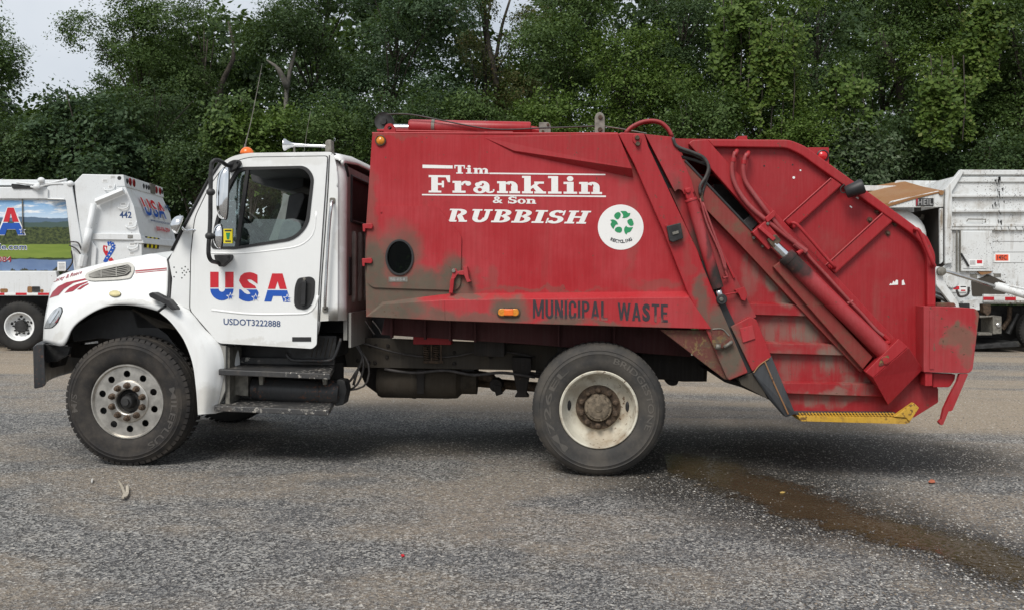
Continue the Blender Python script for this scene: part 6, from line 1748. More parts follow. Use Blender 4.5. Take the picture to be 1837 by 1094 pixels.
# hydraulic hoses on the hopper side
YH = .0
h1 = ((1319, 273), (1316, 284), (1313, 300), (1315, 320), (1326, 345), (1346, 371), (1380, 400), (1410, 424), (1432, 440))
h2 = ((1340, 276), (1335, 288), (1333, 305), (1337, 325), (1352, 348), (1376, 380), (1402, 412), (1430, 438), (1440, 448))
for h in (h1, h2):
    MB().tube([Vector(x) for x in spline([tuple(at(p, q, YH)) for p, q in h], 40)], .0165, 10).build('hydraulic_hose', MT['hose_red'], TR, smooth=True)
    p = h[0]
    MB().tube([at(p[0] + 3, p[1] - 2, .05), at(p[0] + 2, p[1], YH), at(p[0] - 1, p[1] + 8, YH)], .017, 10).build('hose_elbow', MT['red'], TR, smooth=True)
    MB().tube([at(h[1][0], h[1][1], YH), at(h[1][0] - 1, h[1][1] + 7, YH)], .020, 10).build('hose_ferrule', MT['red'], TR)
pl('hose_clamp', rpoly([(1372, 392), (1388, 377), (1393, 382), (1391, 388), (1377, 400)], 2), -.03, .03, MT['red'], .004)
MB().tube([at(1426, 437, YH - .01), at(1446, 452, YH - .01)], .024, 10).build('line_fitting', MT['hose_red'], TR)
MB().tube([at(1430, 456, -.03), at(1442, 448, YH - .01)], .018, 10).build('line_fitting', MT['red'], TR)
MB().tube([Vector(x) for x in spline([tuple(at(p, q, YH)) for p, q in ((1443, 450), (1452, 462), (1480, 492), (1520, 536), (1546, 563), (1572, 592), (1590, 606))], 30)], .013, 9).build('steel_line', MT['hose_red'], TR, smooth=True)
MB().tube([at(1585, 601, YH), at(1594, 610, YH)], .018, 9).build('line_fitting', MT['red'], TR)
MB().tube([at(1582, 621, -.05), at(1594, 613, YH)], .02, 9).build('line_fitting', MT['red'], TR)
MB().tube([at(1520, 544, YH), at(1530, 540, YH)], .012, 8).build('line_clip', MT['hose_red'], TR)
MB().tube([Vector(x) for x in spline([tuple(at(p, q, y)) for p, q, y in ((1419, 403, .04), (1420, 400, -.02), (1427, 401, -.03), (1440, 414, -.03), (1480, 460, -.03), (1497, 479, -.03), (1495, 481, .04))], 30)], .0125, 9).build('grab_handle', MT['red'], TR, smooth=True)
MB().tube([Vector(x) for x in spline([tuple(at(p, q, y)) for p, q, y in ((1641, 415, .03), (1642, 411, -.02), (1648, 413, -.03), (1656, 430, -.03), (1674, 474, -.03), (1674, 477, .03))], 30)], .0135, 9).build('grab_handle', MT['red'], TR, smooth=True)
bolts('handle_boss', [at(1674, 477, .03), at(1494, 479, .04)], .02, MT['red'], n=12)
# work lamp
MB().lathe(at(1519, 345, -.03), at(1546, 335, -.06) - at(1519, 345, -.03), [(.001, -.01), (.04, -.008), (.047, .0), (.05, .05), (.056, .11), (.05, .125), (.001, .128)], 20).build('work_lamp', MT['black'], TR, smooth=True, auto=40)
MB().tube([Vector(x) for x in spline([tuple(at(p, q, .03)) for p, q in ((1519, 345), (1510, 346), (1508, 338), (1515, 331))], 10)], .004, 5).build('lamp_wire', MT['hose'], TR)
lb = pl('light_box', rpoly([(1448, 268), (1449, 265), (1487, 265), (1487, 297), (1476, 290)], 1), .125, .30, MT['red'], .004)
c = at(1475.5, 280, .125)
MB().lathe(c, (0, -1, 0), [(.045, 0), (.045, .01), (.038, .014), (.036, .008)], 28).build('lamp_gasket', MT['black'], lb, smooth=True, auto=40)
MB().lathe(c, (0, -1, 0), [(.036, .006), (.03, .014), (.001, .018)], 24).build('tail_lamp', MT['redlens'], lb, smooth=True)
MB().wprism([at(a, b, .125) + Vector((0, 1.95, 0)) for a, b in ((1449, 268), (1449, 265), (1487, 265), (1487, 297), (1476, 290))], (0, .175, 0)).build('light_box', MT['red'], TR)
pl('top_bracket', rpoly([(1319, 252), (1324, 245), (1340, 244), (1341, 252)], 1), .2, .3, MT['red'], .003)
# rear side box, stops, arm
pl('rear_flange', [(1663, 549), (1677, 460), (1679, 549)], .03, .088, MT['red'], .003) if False else None
pl('rear_box', rpoly([(1657, 549), (1690, 550), (1750, 553), (1757, 561), (1745, 663), (1738, 669), (1657, 667)], [1, 0, 5, 5, 5, 4, 2]), -.06, .35, MT['bumper_red'], .008)
pl('box_web', [(1668, 556), (1676, 556), (1676, 662), (1668, 662)], -.066, -.061, MT['bumper_red'], .002)
pl('box_lug', rpoly([(1680, 549), (1684, 543), (1712, 543), (1716, 550)], 2), .1, .16, MT['rust_plate'], .003)
pl('stop_block', [(1660, 668), (1673, 668), (1673, 692), (1660, 692)], -.045, .06, MT['red'], .004)
pl('stop_block', rpoly([(1674, 669), (1714, 671), (1713, 680), (1704, 694), (1674, 694)], [1, 1, 3, 5, 1]), .0, .07, MT['red'], .004)
pl('hook_arm', rpoly([(1722, 670), (1737, 670), (1722, 705), (1709, 735), (1706, 737), (1702, 737), (1692, 761), (1688, 762), (1684, 757), (1687, 753), (1689, 752), (1693, 734), (1703, 712), (1718, 684)], 1), -.055, -.02, MT['bumper_red'], .004)
# yellow riding step
pl('riding_step', rpoly([(1432, 746), (1600, 748), (1628, 750), (1633, 757), (1624, 760), (1436, 755)], 1.5), -.04, .5, MT['yellow'], .005)
pl('step_end', [(1604, 747), (1640, 722), (1649, 731), (1632, 757), (1626, 749)], -.05, .0, MT['yellow'], .004)
mb = MB()
for i in range(30):
    for j in range(2):
        px = 1433 + i * 5.8 + j * 2.9
        if px > 1602: continue
        mb.prism(rpoly([(px, 741.5 + j * 3.6), (px + 1.9, 739.6 + j * 3.6), (px + 3.8, 741.5 + j * 3.6), (px + 1.9, 743.2 + j * 3.6)], .4, 2), .0 - j * .03, .03 - j * .03)
mb.build('step_grip', MT['yellow'], TR, kind='stuff')
pl('step_backing', [(1425, 738), (1606, 739), (1606, 748), (1430, 747)], .035, .085, MT['foot_black'], .002)
# chipped spots on the hopper side
for px, py, r_, m in ((1371, 298, 1.6, 'black'), (1422, 296, 1.6, 'black'), (1436, 306, 1.6, 't_white'), (1424, 319, 2.4, 't_white')):
    MB().prism(oval(px, py, r_, r_, 8), .088, .0895).build('paint_chip', MT[m], gate)
for q in ([(1537, 353), (1541, 356), (1540, 358), (1535, 355)], [(1525, 369), (1529, 372), (1528, 374), (1524, 371)]):
    MB().prism(q, .088, .0895).build('tape_scrap', MT['t_white'], gate)
for px, py in ((1573, 380), (1560, 395), (1605, 402), (1592, 419)):
    MB().prism(rpoly([(px - 6, py), (px - 2, py - 6), (px + 5, py - 4), (px + 6, py + 3), (px, py + 6)], 2), .087, .0892).build('ground_spot', MT['rust_plate'], gate)
    bolts('stud', [at(px, py, .087)], .012, MT['lug_rust'], gate, h=.02)
for q in ([(1595, 512), (1598, 508), (1600, 510), (1603, 504), (1605, 507), (1608, 502), (1611, 503), (1611, 511)], [(1618, 504), (1621, 502), (1622, 506), (1624, 511), (1618, 512)]):
    MB().prism(q, .088, .0895).build('sticker_scrap', MT['t_worn'], gate)
# ------------------------------------------------------------------ left background truck with the mural
p0 = gnd(35, 629)
FL = Frame(p0, R(9))
LT = thing('mural_truck', 'white rear loading refuse truck with a valley landscape mural on its side', 'refuse truck', (p0.x, p0.y + 1.2, 0))
LT['_o'] = tuple(LT.location)
def lp(name, pts, y0, y1, m, bevel=.01, parent=None, r=0, **kw):
    if r: pts = rpoly(pts, r)
    return MB(FL).prism(pts, y0, y1).build(name, m, parent or LT, bevel=bevel, **kw)
def bgwheel(fr, parent, cpx, cpy, rpx, y, mrim, name='wheel'):
    h = holder(name, parent)
    c = fr.at(cpx, cpy, y); k_ = (c - CAM).dot(FWD) / FPX; r = rpx * k_
    c.z = r - .01
    s = r / .515; ax = fr.ey
    P_ = [(.29, .03), (.31, .0), (.36, -.01), (.43, -.008), (.48, .01), (.505, .05), (.513, .09), (.513, .22), (.49, .27), (.4, .29), (.3, .26)]
    MB(fr).lathe(c, ax, [(a * s, b * s) for a, b in P_], 48).build('tyre', MT['tyre_far'], h, smooth=True, auto=40)
    mb = MB(fr)
    for i in range(46):
        a = 2 * math.pi * i / 46
        rd = fr.ex * math.cos(a) + Vector((0, 0, math.sin(a))); tg = -fr.ex * math.sin(a) + Vector((0, 0, math.cos(a)))
        p = c + rd * .508 * s + ax * .08 * s; vs = [p + rd * u * .012 * s + ax * v * .05 * s + tg * w_ * .014 * s for u in (-1, 1) for v in (-1, 1) for w_ in (-1, 1)]
        mb.add(vs, [(0, 1, 3, 2), (4, 6, 7, 5), (0, 4, 5, 1), (2, 3, 7, 6), (0, 2, 6, 4), (1, 5, 7, 3)])
    mb.build('tread', MT['tyre_far'], h, kind='stuff')
    MB(fr).lathe(c, ax, [(a * s, b * s) for a, b in [(.29, .04), (.302, .02), (.295, .005), (.275, .01), (.262, .06), (.25, .11), (.2, .14), (.15, .135), (.001, .135)]], 44).build('rim', mrim, h, smooth=True, auto=40)
    MB(fr).lathe(c, ax, [(a * s, b * s) for a, b in [(.13, .14), (.13, .09), (.11, .05), (.001, .045)]], 24).build('hub', MT['black_metal'], h, smooth=True, auto=40)
    for i in range(5):
        a = 2 * math.pi * (i + .3) / 5
        q = c + (fr.ex * math.cos(a) + Vector((0, 0, math.sin(a)))) * .205 * s + ax * .135 * s
        MB(fr).ellipsoid(q, fr.ex * .032 * s, Vector((0, 0, .032 * s)), ax * .014, 10, 6).build('hand_hole', MT['black'], h)
    for i in range(10):
        a = 2 * math.pi * i / 10
        q = c + (fr.ex * math.cos(a) + Vector((0, 0, math.sin(a)))) * .155 * s + ax * .13 * s
        MB(fr).lathe(q, ax, [(.001, -.05 * s), (.015 * s, -.05 * s), (.02 * s, 0)], 6).build('lug_nut', MT['black_metal'], h)
    return h
bgwheel(FL, LT, 34, 584, 45, .0, MT['t_white'])
bgwheel(FL, LT, 34, 584, 45, 2.0, MT['t_white'])
WL = MT['white_fleet']
lp('body_side', [(-160, 357), (128, 357), (136, 487), (-160, 487)], .10, 2.4, WL)
lp('top_beam', [(-160, 336), (118, 336), (118, 357), (-160, 357)], .04, .3, WL)
lp('top_beam', [(-160, 322), (112, 323), (112, 333), (-160, 333)], .3, 2.3, WL)
lp('beam_gusset', rpoly([(84, 336), (104, 326), (120, 326), (120, 360), (86, 357)], 2), .0, .04, WL)
lp('lower_skirt', [(-160, 487), (100, 487), (110, 531), (-160, 531)], .0, .15, WL)
lp('chassis', [(-160, 531), (260, 531), (260, 560), (-160, 575)], .6, 1.8, MT['black'])
# mural on the side panel, flat print
k = N('landscape_print')
uvn = k.n('UVMap'); su = k.n('SeparateXYZ'); k.l(uvn.outputs[0], su.inputs[0])
U_, V_ = su.outputs[0], su.outputs[1]
def wav(scale, amp, off, det=4):
    return k.math('ADD', k.math('MULTIPLY', k.math('SUBTRACT', k.noise(scale, det, .6, vec=uvn.outputs[0], stretch=(1, .0, 0)), .5), amp), off)
n_ = k.noise(26, 5, .7, vec=uvn.outputs[0], stretch=(1.2, 1, 1))
c = k.mix(k.ramp(V_, .65, 1.0), (.62, .74, .85), (.22, .42, .68))
c = k.mix(k.ramp(k.noise(5, 5, .6, vec=uvn.outputs[0], stretch=(1, 2.2, 1)), .48, .62), c, (.85, .87, .88))
def layer(c, edge, col, soft=.012): return k.mix(k.ramp(k.math('SUBTRACT', edge, V_), 0.0, soft), c, col)
c = layer(c, wav(3, .12, .76), (.10, .16, .24), .01)
c = layer(c, wav(4, .12, .70), (.06, .10, .09), .01)
c = layer(c, wav(14, .06, .63), k.mix(k.ramp(n_, .35, .65), (.008, .02, .006), (.085, .11, .03)), .02)
c = layer(c, wav(6, .03, .385), k.mix(k.noise(5, 4, vec=uvn.outputs[0], stretch=(1, 4, 1)), (.11, .19, .02), (.25, .32, .055)), .015)
c = layer(c, wav(5, .10, .19), (.03, .05, .012), .01)
c = layer(c, wav(3, .08, .165), k.mix(k.noise(4, 3, vec=uvn.outputs[0]), (.05, .10, .25), (.22, .31, .45)), .01)
c = layer(c, wav(7, .34, .02), k.mix(n_, (.01, .018, .006), (.07, .06, .03)), .02)
MT['mural'] = k.bsdf(c, .4)
mpx = [(-160, 486), (133, 486), (126, 430), (118, 360), (-160, 360)]
mb = MB(FL); mb.add([FL.at(a, b, .097) for a, b in mpx], [(0, 1, 2, 3, 4)])
mural = mb.build('mural', MT['mural'], LT, recalc=False)
uvl = mural.data.uv_layers.new(name='UVMap')
for li, (a, b) in enumerate(mpx): uvl.data[li].uv = ((a + 60) / 200.0, (486 - b) / 126.0)
MB(FL).tube([FL.at(40, 345, .08), FL.at(41, 420, .08)], .012, 5).build('drain_line', MT['galv'], LT)
# the visible end of the painted words
PA = [[(0, 0), (.27, 0), (.56, 1), (.30, 1)], [(.73, 0), (1, 0), (.70, 1), (.56, 1), (.42, 1)], [(.2, .2), (.8, .2), (.74, .42), (.27, .42)]]
qa = [(6, 374), (33, 374), (45, 421), (-4, 421)]
print_polys(map_polys(PA, [(4, 372), (34, 372), (46.5, 422.5), (-6, 422.5)], (0, 0, 1, 1)), .094, MT['t_white'], mural, fr=FL, step=.0002)
print_polys(map_polys(clip_polys(PA, .47, True), [(5, 373), (33, 373), (45, 421.5), (-4, 421.5)], (0, 0, 1, 1)), .091, MT['t_red'], mural, fr=FL, step=.0002)
print_polys(map_polys(clip_polys(PA, .44, False), [(5, 373), (33, 373), (45, 421.5), (-4, 421.5)], (0, 0, 1, 1)), .091, MT['t_blue'], mural, fr=FL, step=.0002)
print_polys(star_polys(40, 414, 6.5), .088, MT['t_white'], mural, 'star', fr=FL, step=0)
print_polys(star_polys(40, 414, 4.5), .085, MT['t_blue'], mural, 'star', fr=FL, step=0)
for bo, m_, y_ in ((.05, 't_white', .093), (.015, 't_navy', .090)):
    print_polys(map_polys(font_polys('le.com', bo), [(-1, 438), (47.5, 438), (47.5, 448), (-1, 448)] if bo < .03 else [(-2, 437), (48.5, 437), (48.5, 449), (-2, 449)]), y_, MT[m_], mural, fr=FL)
for bo, m_, y_ in ((.06, 't_white', .093), (.02, 't_maroon', .090)):
    print_polys(map_polys(font_polys('084', bo), [(-5, 460.5), (20.5, 460.5), (20.5, 470.5), (-5, 470.5)]), y_, MT[m_], mural, fr=FL)
nt_ = lp('notice', rect(103, 470, 118, 486), .088, .092, MT['t_white'], 0)
print_polys([[(105, 473 + i * 2.4), (116, 473 + i * 2.4), (116, 474 + i * 2.4), (105, 474 + i * 2.4)] for i in range(5)], .086, MT['t_grey'], nt_, 'notice_print', fr=FL)
# reflective strip
for i in range(9):
    x0 = 88 - i * 20
    lp('reflective_tape', rect(x0 - 20, 525.5, x0, 529.5), -.006, -.001, MT['t_red'] if i % 2 == 0 else MT['t_white'], 0)
for q in ((0, 518, 14, 525), (49, 514, 58, 526), (72, 519, 78, 525)):
    lp('rust_patch', rpoly(rect(*q), 3), -.004, .0, MT['rusty'], 0)
lp('step_lamp', rect(57, 514, 71, 524), -.02, .0, MT['black_metal'])
# hinge post, tailgate
lp('hinge_post', [(113, 327), (128, 327), (155, 487), (135, 487)], -.03, .1, WL)
lp('post_gap', [(128, 332), (133, 332), (150, 450), (147, 460)], .0, .1, MT['black'])
tg_o = [(133, 328), (148, 313), (221, 314.5), (224, 334), (240, 370), (252, 425), (254, 432), (255, 500), (240, 540), (160, 540), (150, 480)]
lp('tailgate_side', tg_o, .0, .08, WL)
WT = 2.5
rp = [FL.at(a, b, .06) for a, b in [(133, 328), (148, 313), (221, 314.5), (224, 334), (240, 370), (252, 425)]]
MB(FL).grid([rp, [p + FL.ey * (WT - .1) for p in rp]]).build('tailgate_rear', WL, LT, solid=.03)
lp('light_bar', [(206, 314), (221.5, 314), (224.5, 335), (209, 335)], -.01, WT, WL)
lp('rear_bumper', [(240, 421), (253, 424), (258, 437), (240, 437)], -.02, WT, WL)
lp('lower_tail', [(240, 437), (254, 437), (254, 475), (240, 475)], .05, WT - .05, WL)
lp('tailgate_far_side', tg_o, WT - .08, WT, WL)
lp('side_band', rpoly([(166, 419), (252, 420), (254, 431), (166, 430)], 1), -.04, .0, WL)
lp('side_flange', [(164, 432), (173, 445), (171, 478), (163, 478)], -.05, .0, WL)
for q in ((255, 445, 262, 455),): pass
arm = MB(FL).tube([FL.at(172, 363, -.10), FL.at(222, 342, -.10)], .07, 4); arm.build('lift_arm', WL, LT, bevel=.01)
MB(FL).tube([FL.at(168, 366, -.1), FL.at(148, 470, -.1)], .055, 14).build('lift_cylinder', WL, LT, smooth=True)
MB(FL).tube([FL.at(160, 410, -.1), FL.at(152, 450, -.1)], .068, 14).build('cylinder_sleeve', WL, LT, smooth=True)
MB(FL).tube([FL.at(150, 458, -.1), FL.at(146, 478, -.1)], .08, 10).build('cylinder_foot', WL, LT)
mb = None
for pts in (((124, 434), (140, 436), (147, 450), (150, 440)), ((124, 440), (138, 448), (146, 462), (140, 470)), ((128, 450), (130, 470), (120, 485), (112, 492))):
    MB(FL).tube([Vector(x) for x in spline([tuple(FL.at(a, b, -.08)) for a, b in pts], 14)], .014, 6).build('black_hose', MT['hose'], LT, smooth=True)
for pts in (((30, 328), (60, 331), (84, 330), (120, 322)), ((62, 339), (84, 332), (100, 330), (126, 330)), ((55, 335), (66, 338), (72, 331), (80, 326))):
    MB(FL).tube([Vector(x) for x in spline([tuple(FL.at(a, b, .0)) for a, b in pts], 12)], .02, 7).build('roof_line', WL, LT, smooth=True)
lp('roof_gap', rpoly([(20, 330), (34, 331), (62, 336), (60, 339), (22, 339)], 2), .02, .05, MT['black'], 0)
for a, b in ((66, 336), (126, 330), (74, 324)): MB(FL).ellipsoid(FL.at(a, b, -.02), FL.ex * .07, Vector((0, 0, .06)), FL.ey * .05, 12, 8).build('line_fitting', WL, LT, smooth=True)
MB(FL).tube([FL.at(85, 340, -.02), FL.at(86, 357, -.02), FL.at(115, 358, -.02)], .016, 6).build('guard_rail', WL, LT)
print_polys(map_polys(font_polys('442', .02), [(214.5, 380), (236, 380), (236, 391.5), (214.5, 391.5)]), -.004, MT['t_navy'], LT, fr=FL)
lp('port', oval(214, 320, 3.6, 3.6, 16), -.012, -.002, MT['black'], 0)
for q in ((197, 315, 208, 320), (183, 322, 193, 328), (194, 333, 202, 339), (216, 364, 226, 371), (230, 399, 238, 405), (229, 422, 238, 428), (232, 436, 242, 443), (232, 452, 241, 458)):
    o = lp('placard', rect(*q), -.046, -.042, MT['galv'], 0) if 418 < q[1] < 430 else lp('placard', rect(*q), -.005, -.001, MT['t_white'], 0)
    print_polys([[(q[0] + 1.2, q[1] + 1 + i * 2), (q[2] - 1.2, q[1] + 1 + i * 2), (q[2] - 1.2, q[1] + 2 + i * 2), (q[0] + 1.2, q[1] + 2 + i * 2)] for i in range(2)], -.048 if 418 < q[1] < 430 else -.007, MT['t_grey'], o, 'placard_print', fr=FL)
for cx, cy in ((196, 336), (221, 369), (235, 403), (238, 441)):
    MB(FL).tube([Vector(x) for x in spline([tuple(FL.at(cx + a, cy + b, y)) for a, b, y in ((-9, 2, 0), (-8, 5, -.03), (0, 6, -.04), (8, 3, -.03), (10, -5, 0))], 14)], .011, 6).build('grab_handle', WL, LT, smooth=True)
# ribbon in flag colours
rb = [((196, 470), (207, 450), (205, 440), (197, 436)), ]
for pts, m_ in ((((188, 471), (194, 460), (201, 449), (204, 441), (199, 437), (193, 438)), 't_blue'), (((189, 441), (188, 448), (193, 458)), 't_red'), (((197, 464), (200, 468), (203, 471)), 't_red'), (((188.6, 443.5), (190.5, 450)), 't_white')):
    q = spline(pts, 14); P_ = []
    for i in range(len(q) - 1):
        d = Vector(q[i + 1]) - Vector(q[i]); n2 = Vector((-d.y, d.x)).normalized() * (3.6 if m_ != 't_white' else 1.0)
        a_, b_ = Vector(q[i]), Vector(q[i + 1]); P_.append([tuple(a_ + n2), tuple(b_ + n2), tuple(b_ - n2), tuple(a_ - n2)])
    print_polys(P_, -.004 if m_ != 't_white' else -.008, MT[m_], LT, 'ribbon', fr=FL, step=.0003)
for (a, b) in ((192, 463), (196, 458), (199, 452), (202, 446), (202, 440), (197, 439)):
    print_polys(star_polys(a, b, 1.7), -.009, MT['t_white'], LT, 'star', fr=FL, step=0)
# things on the rear face: placed on the rear sheet itself
r0, r1 = FL.at(224, 336, .0), FL.at(251, 421, .0)
def rear(u, v, off=.02):
    """u across the truck 0..1, v down the sloping rear face 0..1"""
    e = (r1 - r0); nrm = Vector((0, 0, 1)).cross(FL.ey); nrm = FL.ey.cross(e).normalized()
    if nrm.dot(FL.ex) < 0: nrm = -nrm
    # follow the kink of the sheet
    k0, k1, k2 = FL.at(224, 334, .0), FL.at(240, 370, .0), FL.at(252, 425, .0)
    p = k0.lerp(k1, v / .4) if v < .4 else k1.lerp(k2, (v - .4) / .6)
    return p + FL.ey * (u * WT) + nrm * off
def rear_print(P, u0, v0, u1, v1, m_, off=.03, name='lettering'):
    x0, y0, x1, y1 = bbox(P); mb = MB(FL)
    for i, q in enumerate(P):
        pts = [rear(u0 + (a - x0) / (x1 - x0) * (u1 - u0), v1 + (b - y0) / (y1 - y0) * (v0 - v1), off + .0004 * (i % 7)) for a, b in q]
        mb.add(pts, [tuple(range(len(pts)))])
    return mb.build(name, MT[m_], LT, recalc=False)
US = font_polys('USA', .025, 0, 1.2)
def halves(P): 
    x0, y0, x1, y1 = bbox(P); mid = y0 + (y1 - y0) * .45
    return clip_polys(P, mid, True), clip_polys(P, mid, False), (y1 - mid) / (y1 - y0)
hi, lo, fr_ = halves(US)
rear_print(hi, .22, .18, .78, .18 + .36 * fr_, 't_red'); rear_print(lo, .22, .19 + .36 * fr_, .78, .55, 't_blue')
rear_print(font_polys('442', .03), .84, .2, .98, .32, 't_navy')
rear_print(font_polys('www.usarecycle.com', .02), .3, .60, .85, .68, 't_navy')
rear_print(font_polys('800-906-2984', .03), .42, .74, .8, .84, 't_red')
def rear_lamp(u, z_px, w_, h_, m_, name='tail_lamp'):
    p = FL.at(222.7, z_px, -.01) + FL.ey * (u * WT) + FL.ex * .006
    return MB(FL).ellipsoid(p, FL.ey * w_, Vector((0, 0, h_)), FL.ex * .02, 14, 6).build(name, MT[m_], LT, smooth=True)
for u, m_ in ((.06, 'black'), (.13, 'darkred'), (.22, 'darkred'), (.46, 'black'), (.53, 'black'), (.59, 'black'), (.8, 'darkred'), (.9, 'darkred'), (.96, 'black')):
    rear_lamp(u, 324, .085 if m_ != 'black' else .05, .085 if m_ != 'black' else .055, m_)
p = FL.at(222.7, 324, 0) + FL.ey * (.69 * WT)
MB(FL).box(p + FL.ex * .01, .02, .34, .22).build('number_plate', MT['galv'], LT)
# hazard stripes under the rear bumper
for i in range(7):
    p = FL.at(254, 444, .05) + FL.ey * (.12 + i * .13) + FL.ex * .01
    MB(FL).wprism([p + Vector((0, 0, .0)), p + FL.ey * .13, p + FL.ey * .18 + Vector((0, 0, .22)), p + FL.ey * .05 + Vector((0, 0, .22))][::1], FL.ex * .01).build('hazard_stripe', MT['yellow_tag'] if i % 2 else MT['black'], LT)
lp('front_mass', [(-160, 345), (-110, 345), (-110, 545), (-160, 545)], .0, 2.4, WL)

# ------------------------------------------------------------------ right background truck with the white dump body
p0 = gnd(1800, 631)
FR = Frame(p0, R(0))
RT = thing('hopper_truck', 'dirty white refuse truck with an open rusty hopper hood, behind the red tailgate', 'refuse truck', (p0.x, p0.y + 1.2, 0))
def rpn(name, pts, y0, y1, m, bevel=.01, parent=None, r=0, **kw):
    if r: pts = rpoly(pts, r)
    return MB(FR).prism(pts, y0, y1).build(name, m, parent or RT, bevel=bevel, **kw)
WO = MT['white_old']
X9 = 2060
rpn('body_side', [(1699, 341), (1727, 306), (X9, 307), (X9, 545), (1690, 545), (1690, 480), (1699, 470)], .06, .12, WO)
rpn('body_mass', [(1712, 345), (1732, 312), (X9, 312), (X9, 535), (1712, 535)], .12, 2.4, WO)
rpn('top_cap', [(1726, 305), (X9, 306), (X9, 314), (1728, 314)], .0, .06, WO)
rpn('cap_band', [(1722, 318), (X9, 318), (X9, 327), (1716, 327)], .02, .06, WO)
rpn('corner_post', [(1696, 340), (1725, 304), (1730, 308), (1708, 344), (1708, 472), (1696, 474)], -.03, .1, WO)
for y in (349, 376, 402): rpn('side_rib', [(1708, y), (X9, y), (X9, y + 4), (1708, y + 5)], -.02, .06, WO)
rpn('door_header', [(1708, 402), (1784, 404), (1784, 413), (1708, 413)], .0, .06, WO)
for i in range(12):
    x0 = 1782 + i * 13
    rpn('header_panel', [(x0, 404), (x0 + 11.5, 404), (x0 + 15, 413), (x0 + 3.5, 413)], -.01, .06, WO, .004)
rpn('access_door', [(1724, 414), (1780, 414), (1780, 487), (1724, 487)], -.02, .06, WO)
rpn('door_panel', [(1728, 416), (1770, 416), (1770, 482), (1728, 482)], -.035, -.021, WO)
for x in (1716, 1722): rpn('door_rod', [(x, 414), (x + 2.5, 414), (x + 2.5, 488), (x, 488)], -.05, .0, MT['galv'])
MB(FR).tube([FR.at(1724, 455, -.06), FR.at(1738, 478, -.06)], .02, 6).build('door_lever', MT['black_metal'], RT)
for y in (433, 452, 471): rpn('panel_joint', [(1781, y), (X9, y), (X9, y + .9), (1781, y + .9)], .055, .062, MT['t_grey'], 0)
tg = rpn('number_tag', rect(1784, 456, 1812, 471), .048, .056, MT['t_white'], 0)
rpn('tag_field', rect(1786, 457, 1809, 468), .044, .048, MT['orange_tag'], 0, tg)
print_polys(map_polys(font_polys('145C', .02), [(1789, 458.5), (1806, 458.5), (1806, 466.5), (1789, 466.5)]), .041, MT['t_black'], tg, fr=FR)
o = rpn('notice', rect(1738, 466, 1764, 478), -.040, -.036, MT['t_white'], 0)
print_polys([[(1752.5, 467), (1762, 467), (1762, 473), (1752.5, 473)]], -.043, MT['t_red'], o, 'notice_print', fr=FR)
print_polys([[(1739.5, 468 + i * 2), (1750, 468 + i * 2), (1750, 469 + i * 2), (1739.5, 469 + i * 2)] for i in range(4)], -.043, MT['t_grey'], o, 'notice_print', fr=FR)
o = rpn('sticker', rect(1709, 512, 1734, 524), .04, .05, MT['t_white'], 0)
for q, m_ in (((1710, 513.5, 1721, 519.5), 't_red'), ((1710, 513.5, 1715, 516.5), 't_navy'), ((1723, 513.5, 1733, 515.5), 't_black'), ((1724, 520, 1732, 522.5), 't_red')):
    print_polys([rect(*q)], .037 if m_ != 't_navy' else .034, MT[m_], o, 'sticker_print', fr=FR)
for q in ((1740, 492, 1753, 501), (1783, 491, 1796, 497)): rpn('vent', rect(*q), .045, .056, MT['galv'], .004)
MB(FR).tube([FR.at(1734, 398, .0), FR.at(1737, 393.5, -.02), FR.at(1768, 394, -.02), FR.at(1767, 400, .0)], .012, 6).build('grab_handle', MT['galv'], RT)
rpn('round_cover', oval(1708, 505, 12, 12, 24), .02, .055, WO)
# dirt dribbles under the cap: dried grime with its own shape
def blot(name, pts, y, m):
    mb = MB(FR)
    for q in pts: mb.prism(q, y - .002, y)
    return mb.build(name, m, RT, kind='stuff')
rgq = random.Random(4); Q = []
for i in range(26):
    x = 1790 + rgq.gauss(0, 6); y = rgq.uniform(314, 400); l = rgq.uniform(2, 10); w_ = rgq.uniform(.5, 1.6) * (1.6 if y < 345 else .8)
    Q.append(rpoly([(x - w_, y), (x + w_, y - 1), (x + w_ * .6 + l * .12, y + l), (x - w_ * .3 + l * .12, y + l * .9)], .5))
blot('grime_dribble', Q, -.021, MT['black_metal'])
rpn('grime_patch', rpoly([(1742, 503), (1762, 498), (1772, 492), (1785, 498), (1800, 505), (1816, 515), (1800, 530), (1744, 532)], 4), .05, .058, MT['brown_red'] if False else MT['frame_grey'], 0)
rpn('rust_patch', rpoly([(1752, 484), (1778, 478), (1780, 490), (1760, 494)], 4), .0, .058, MT['rusty'], 0)
# lower skirt and tape
rpn('lower_rail', [(1765, 528), (X9, 532), (X9, 545), (1765, 542)], -.02, .1, WO)
for i in range(10):
    x0 = 1764 + i * 19.5
    rpn('reflective_tape', [(x0, 532.5 + i * .2), (x0 + 19.5, 532.7 + i * .2), (x0 + 19.5, 538.5 + i * .2), (x0, 538.3 + i * .2)], -.028, -.021, MT['t_red'] if i % 2 == 0 else MT['t_white'], 0)
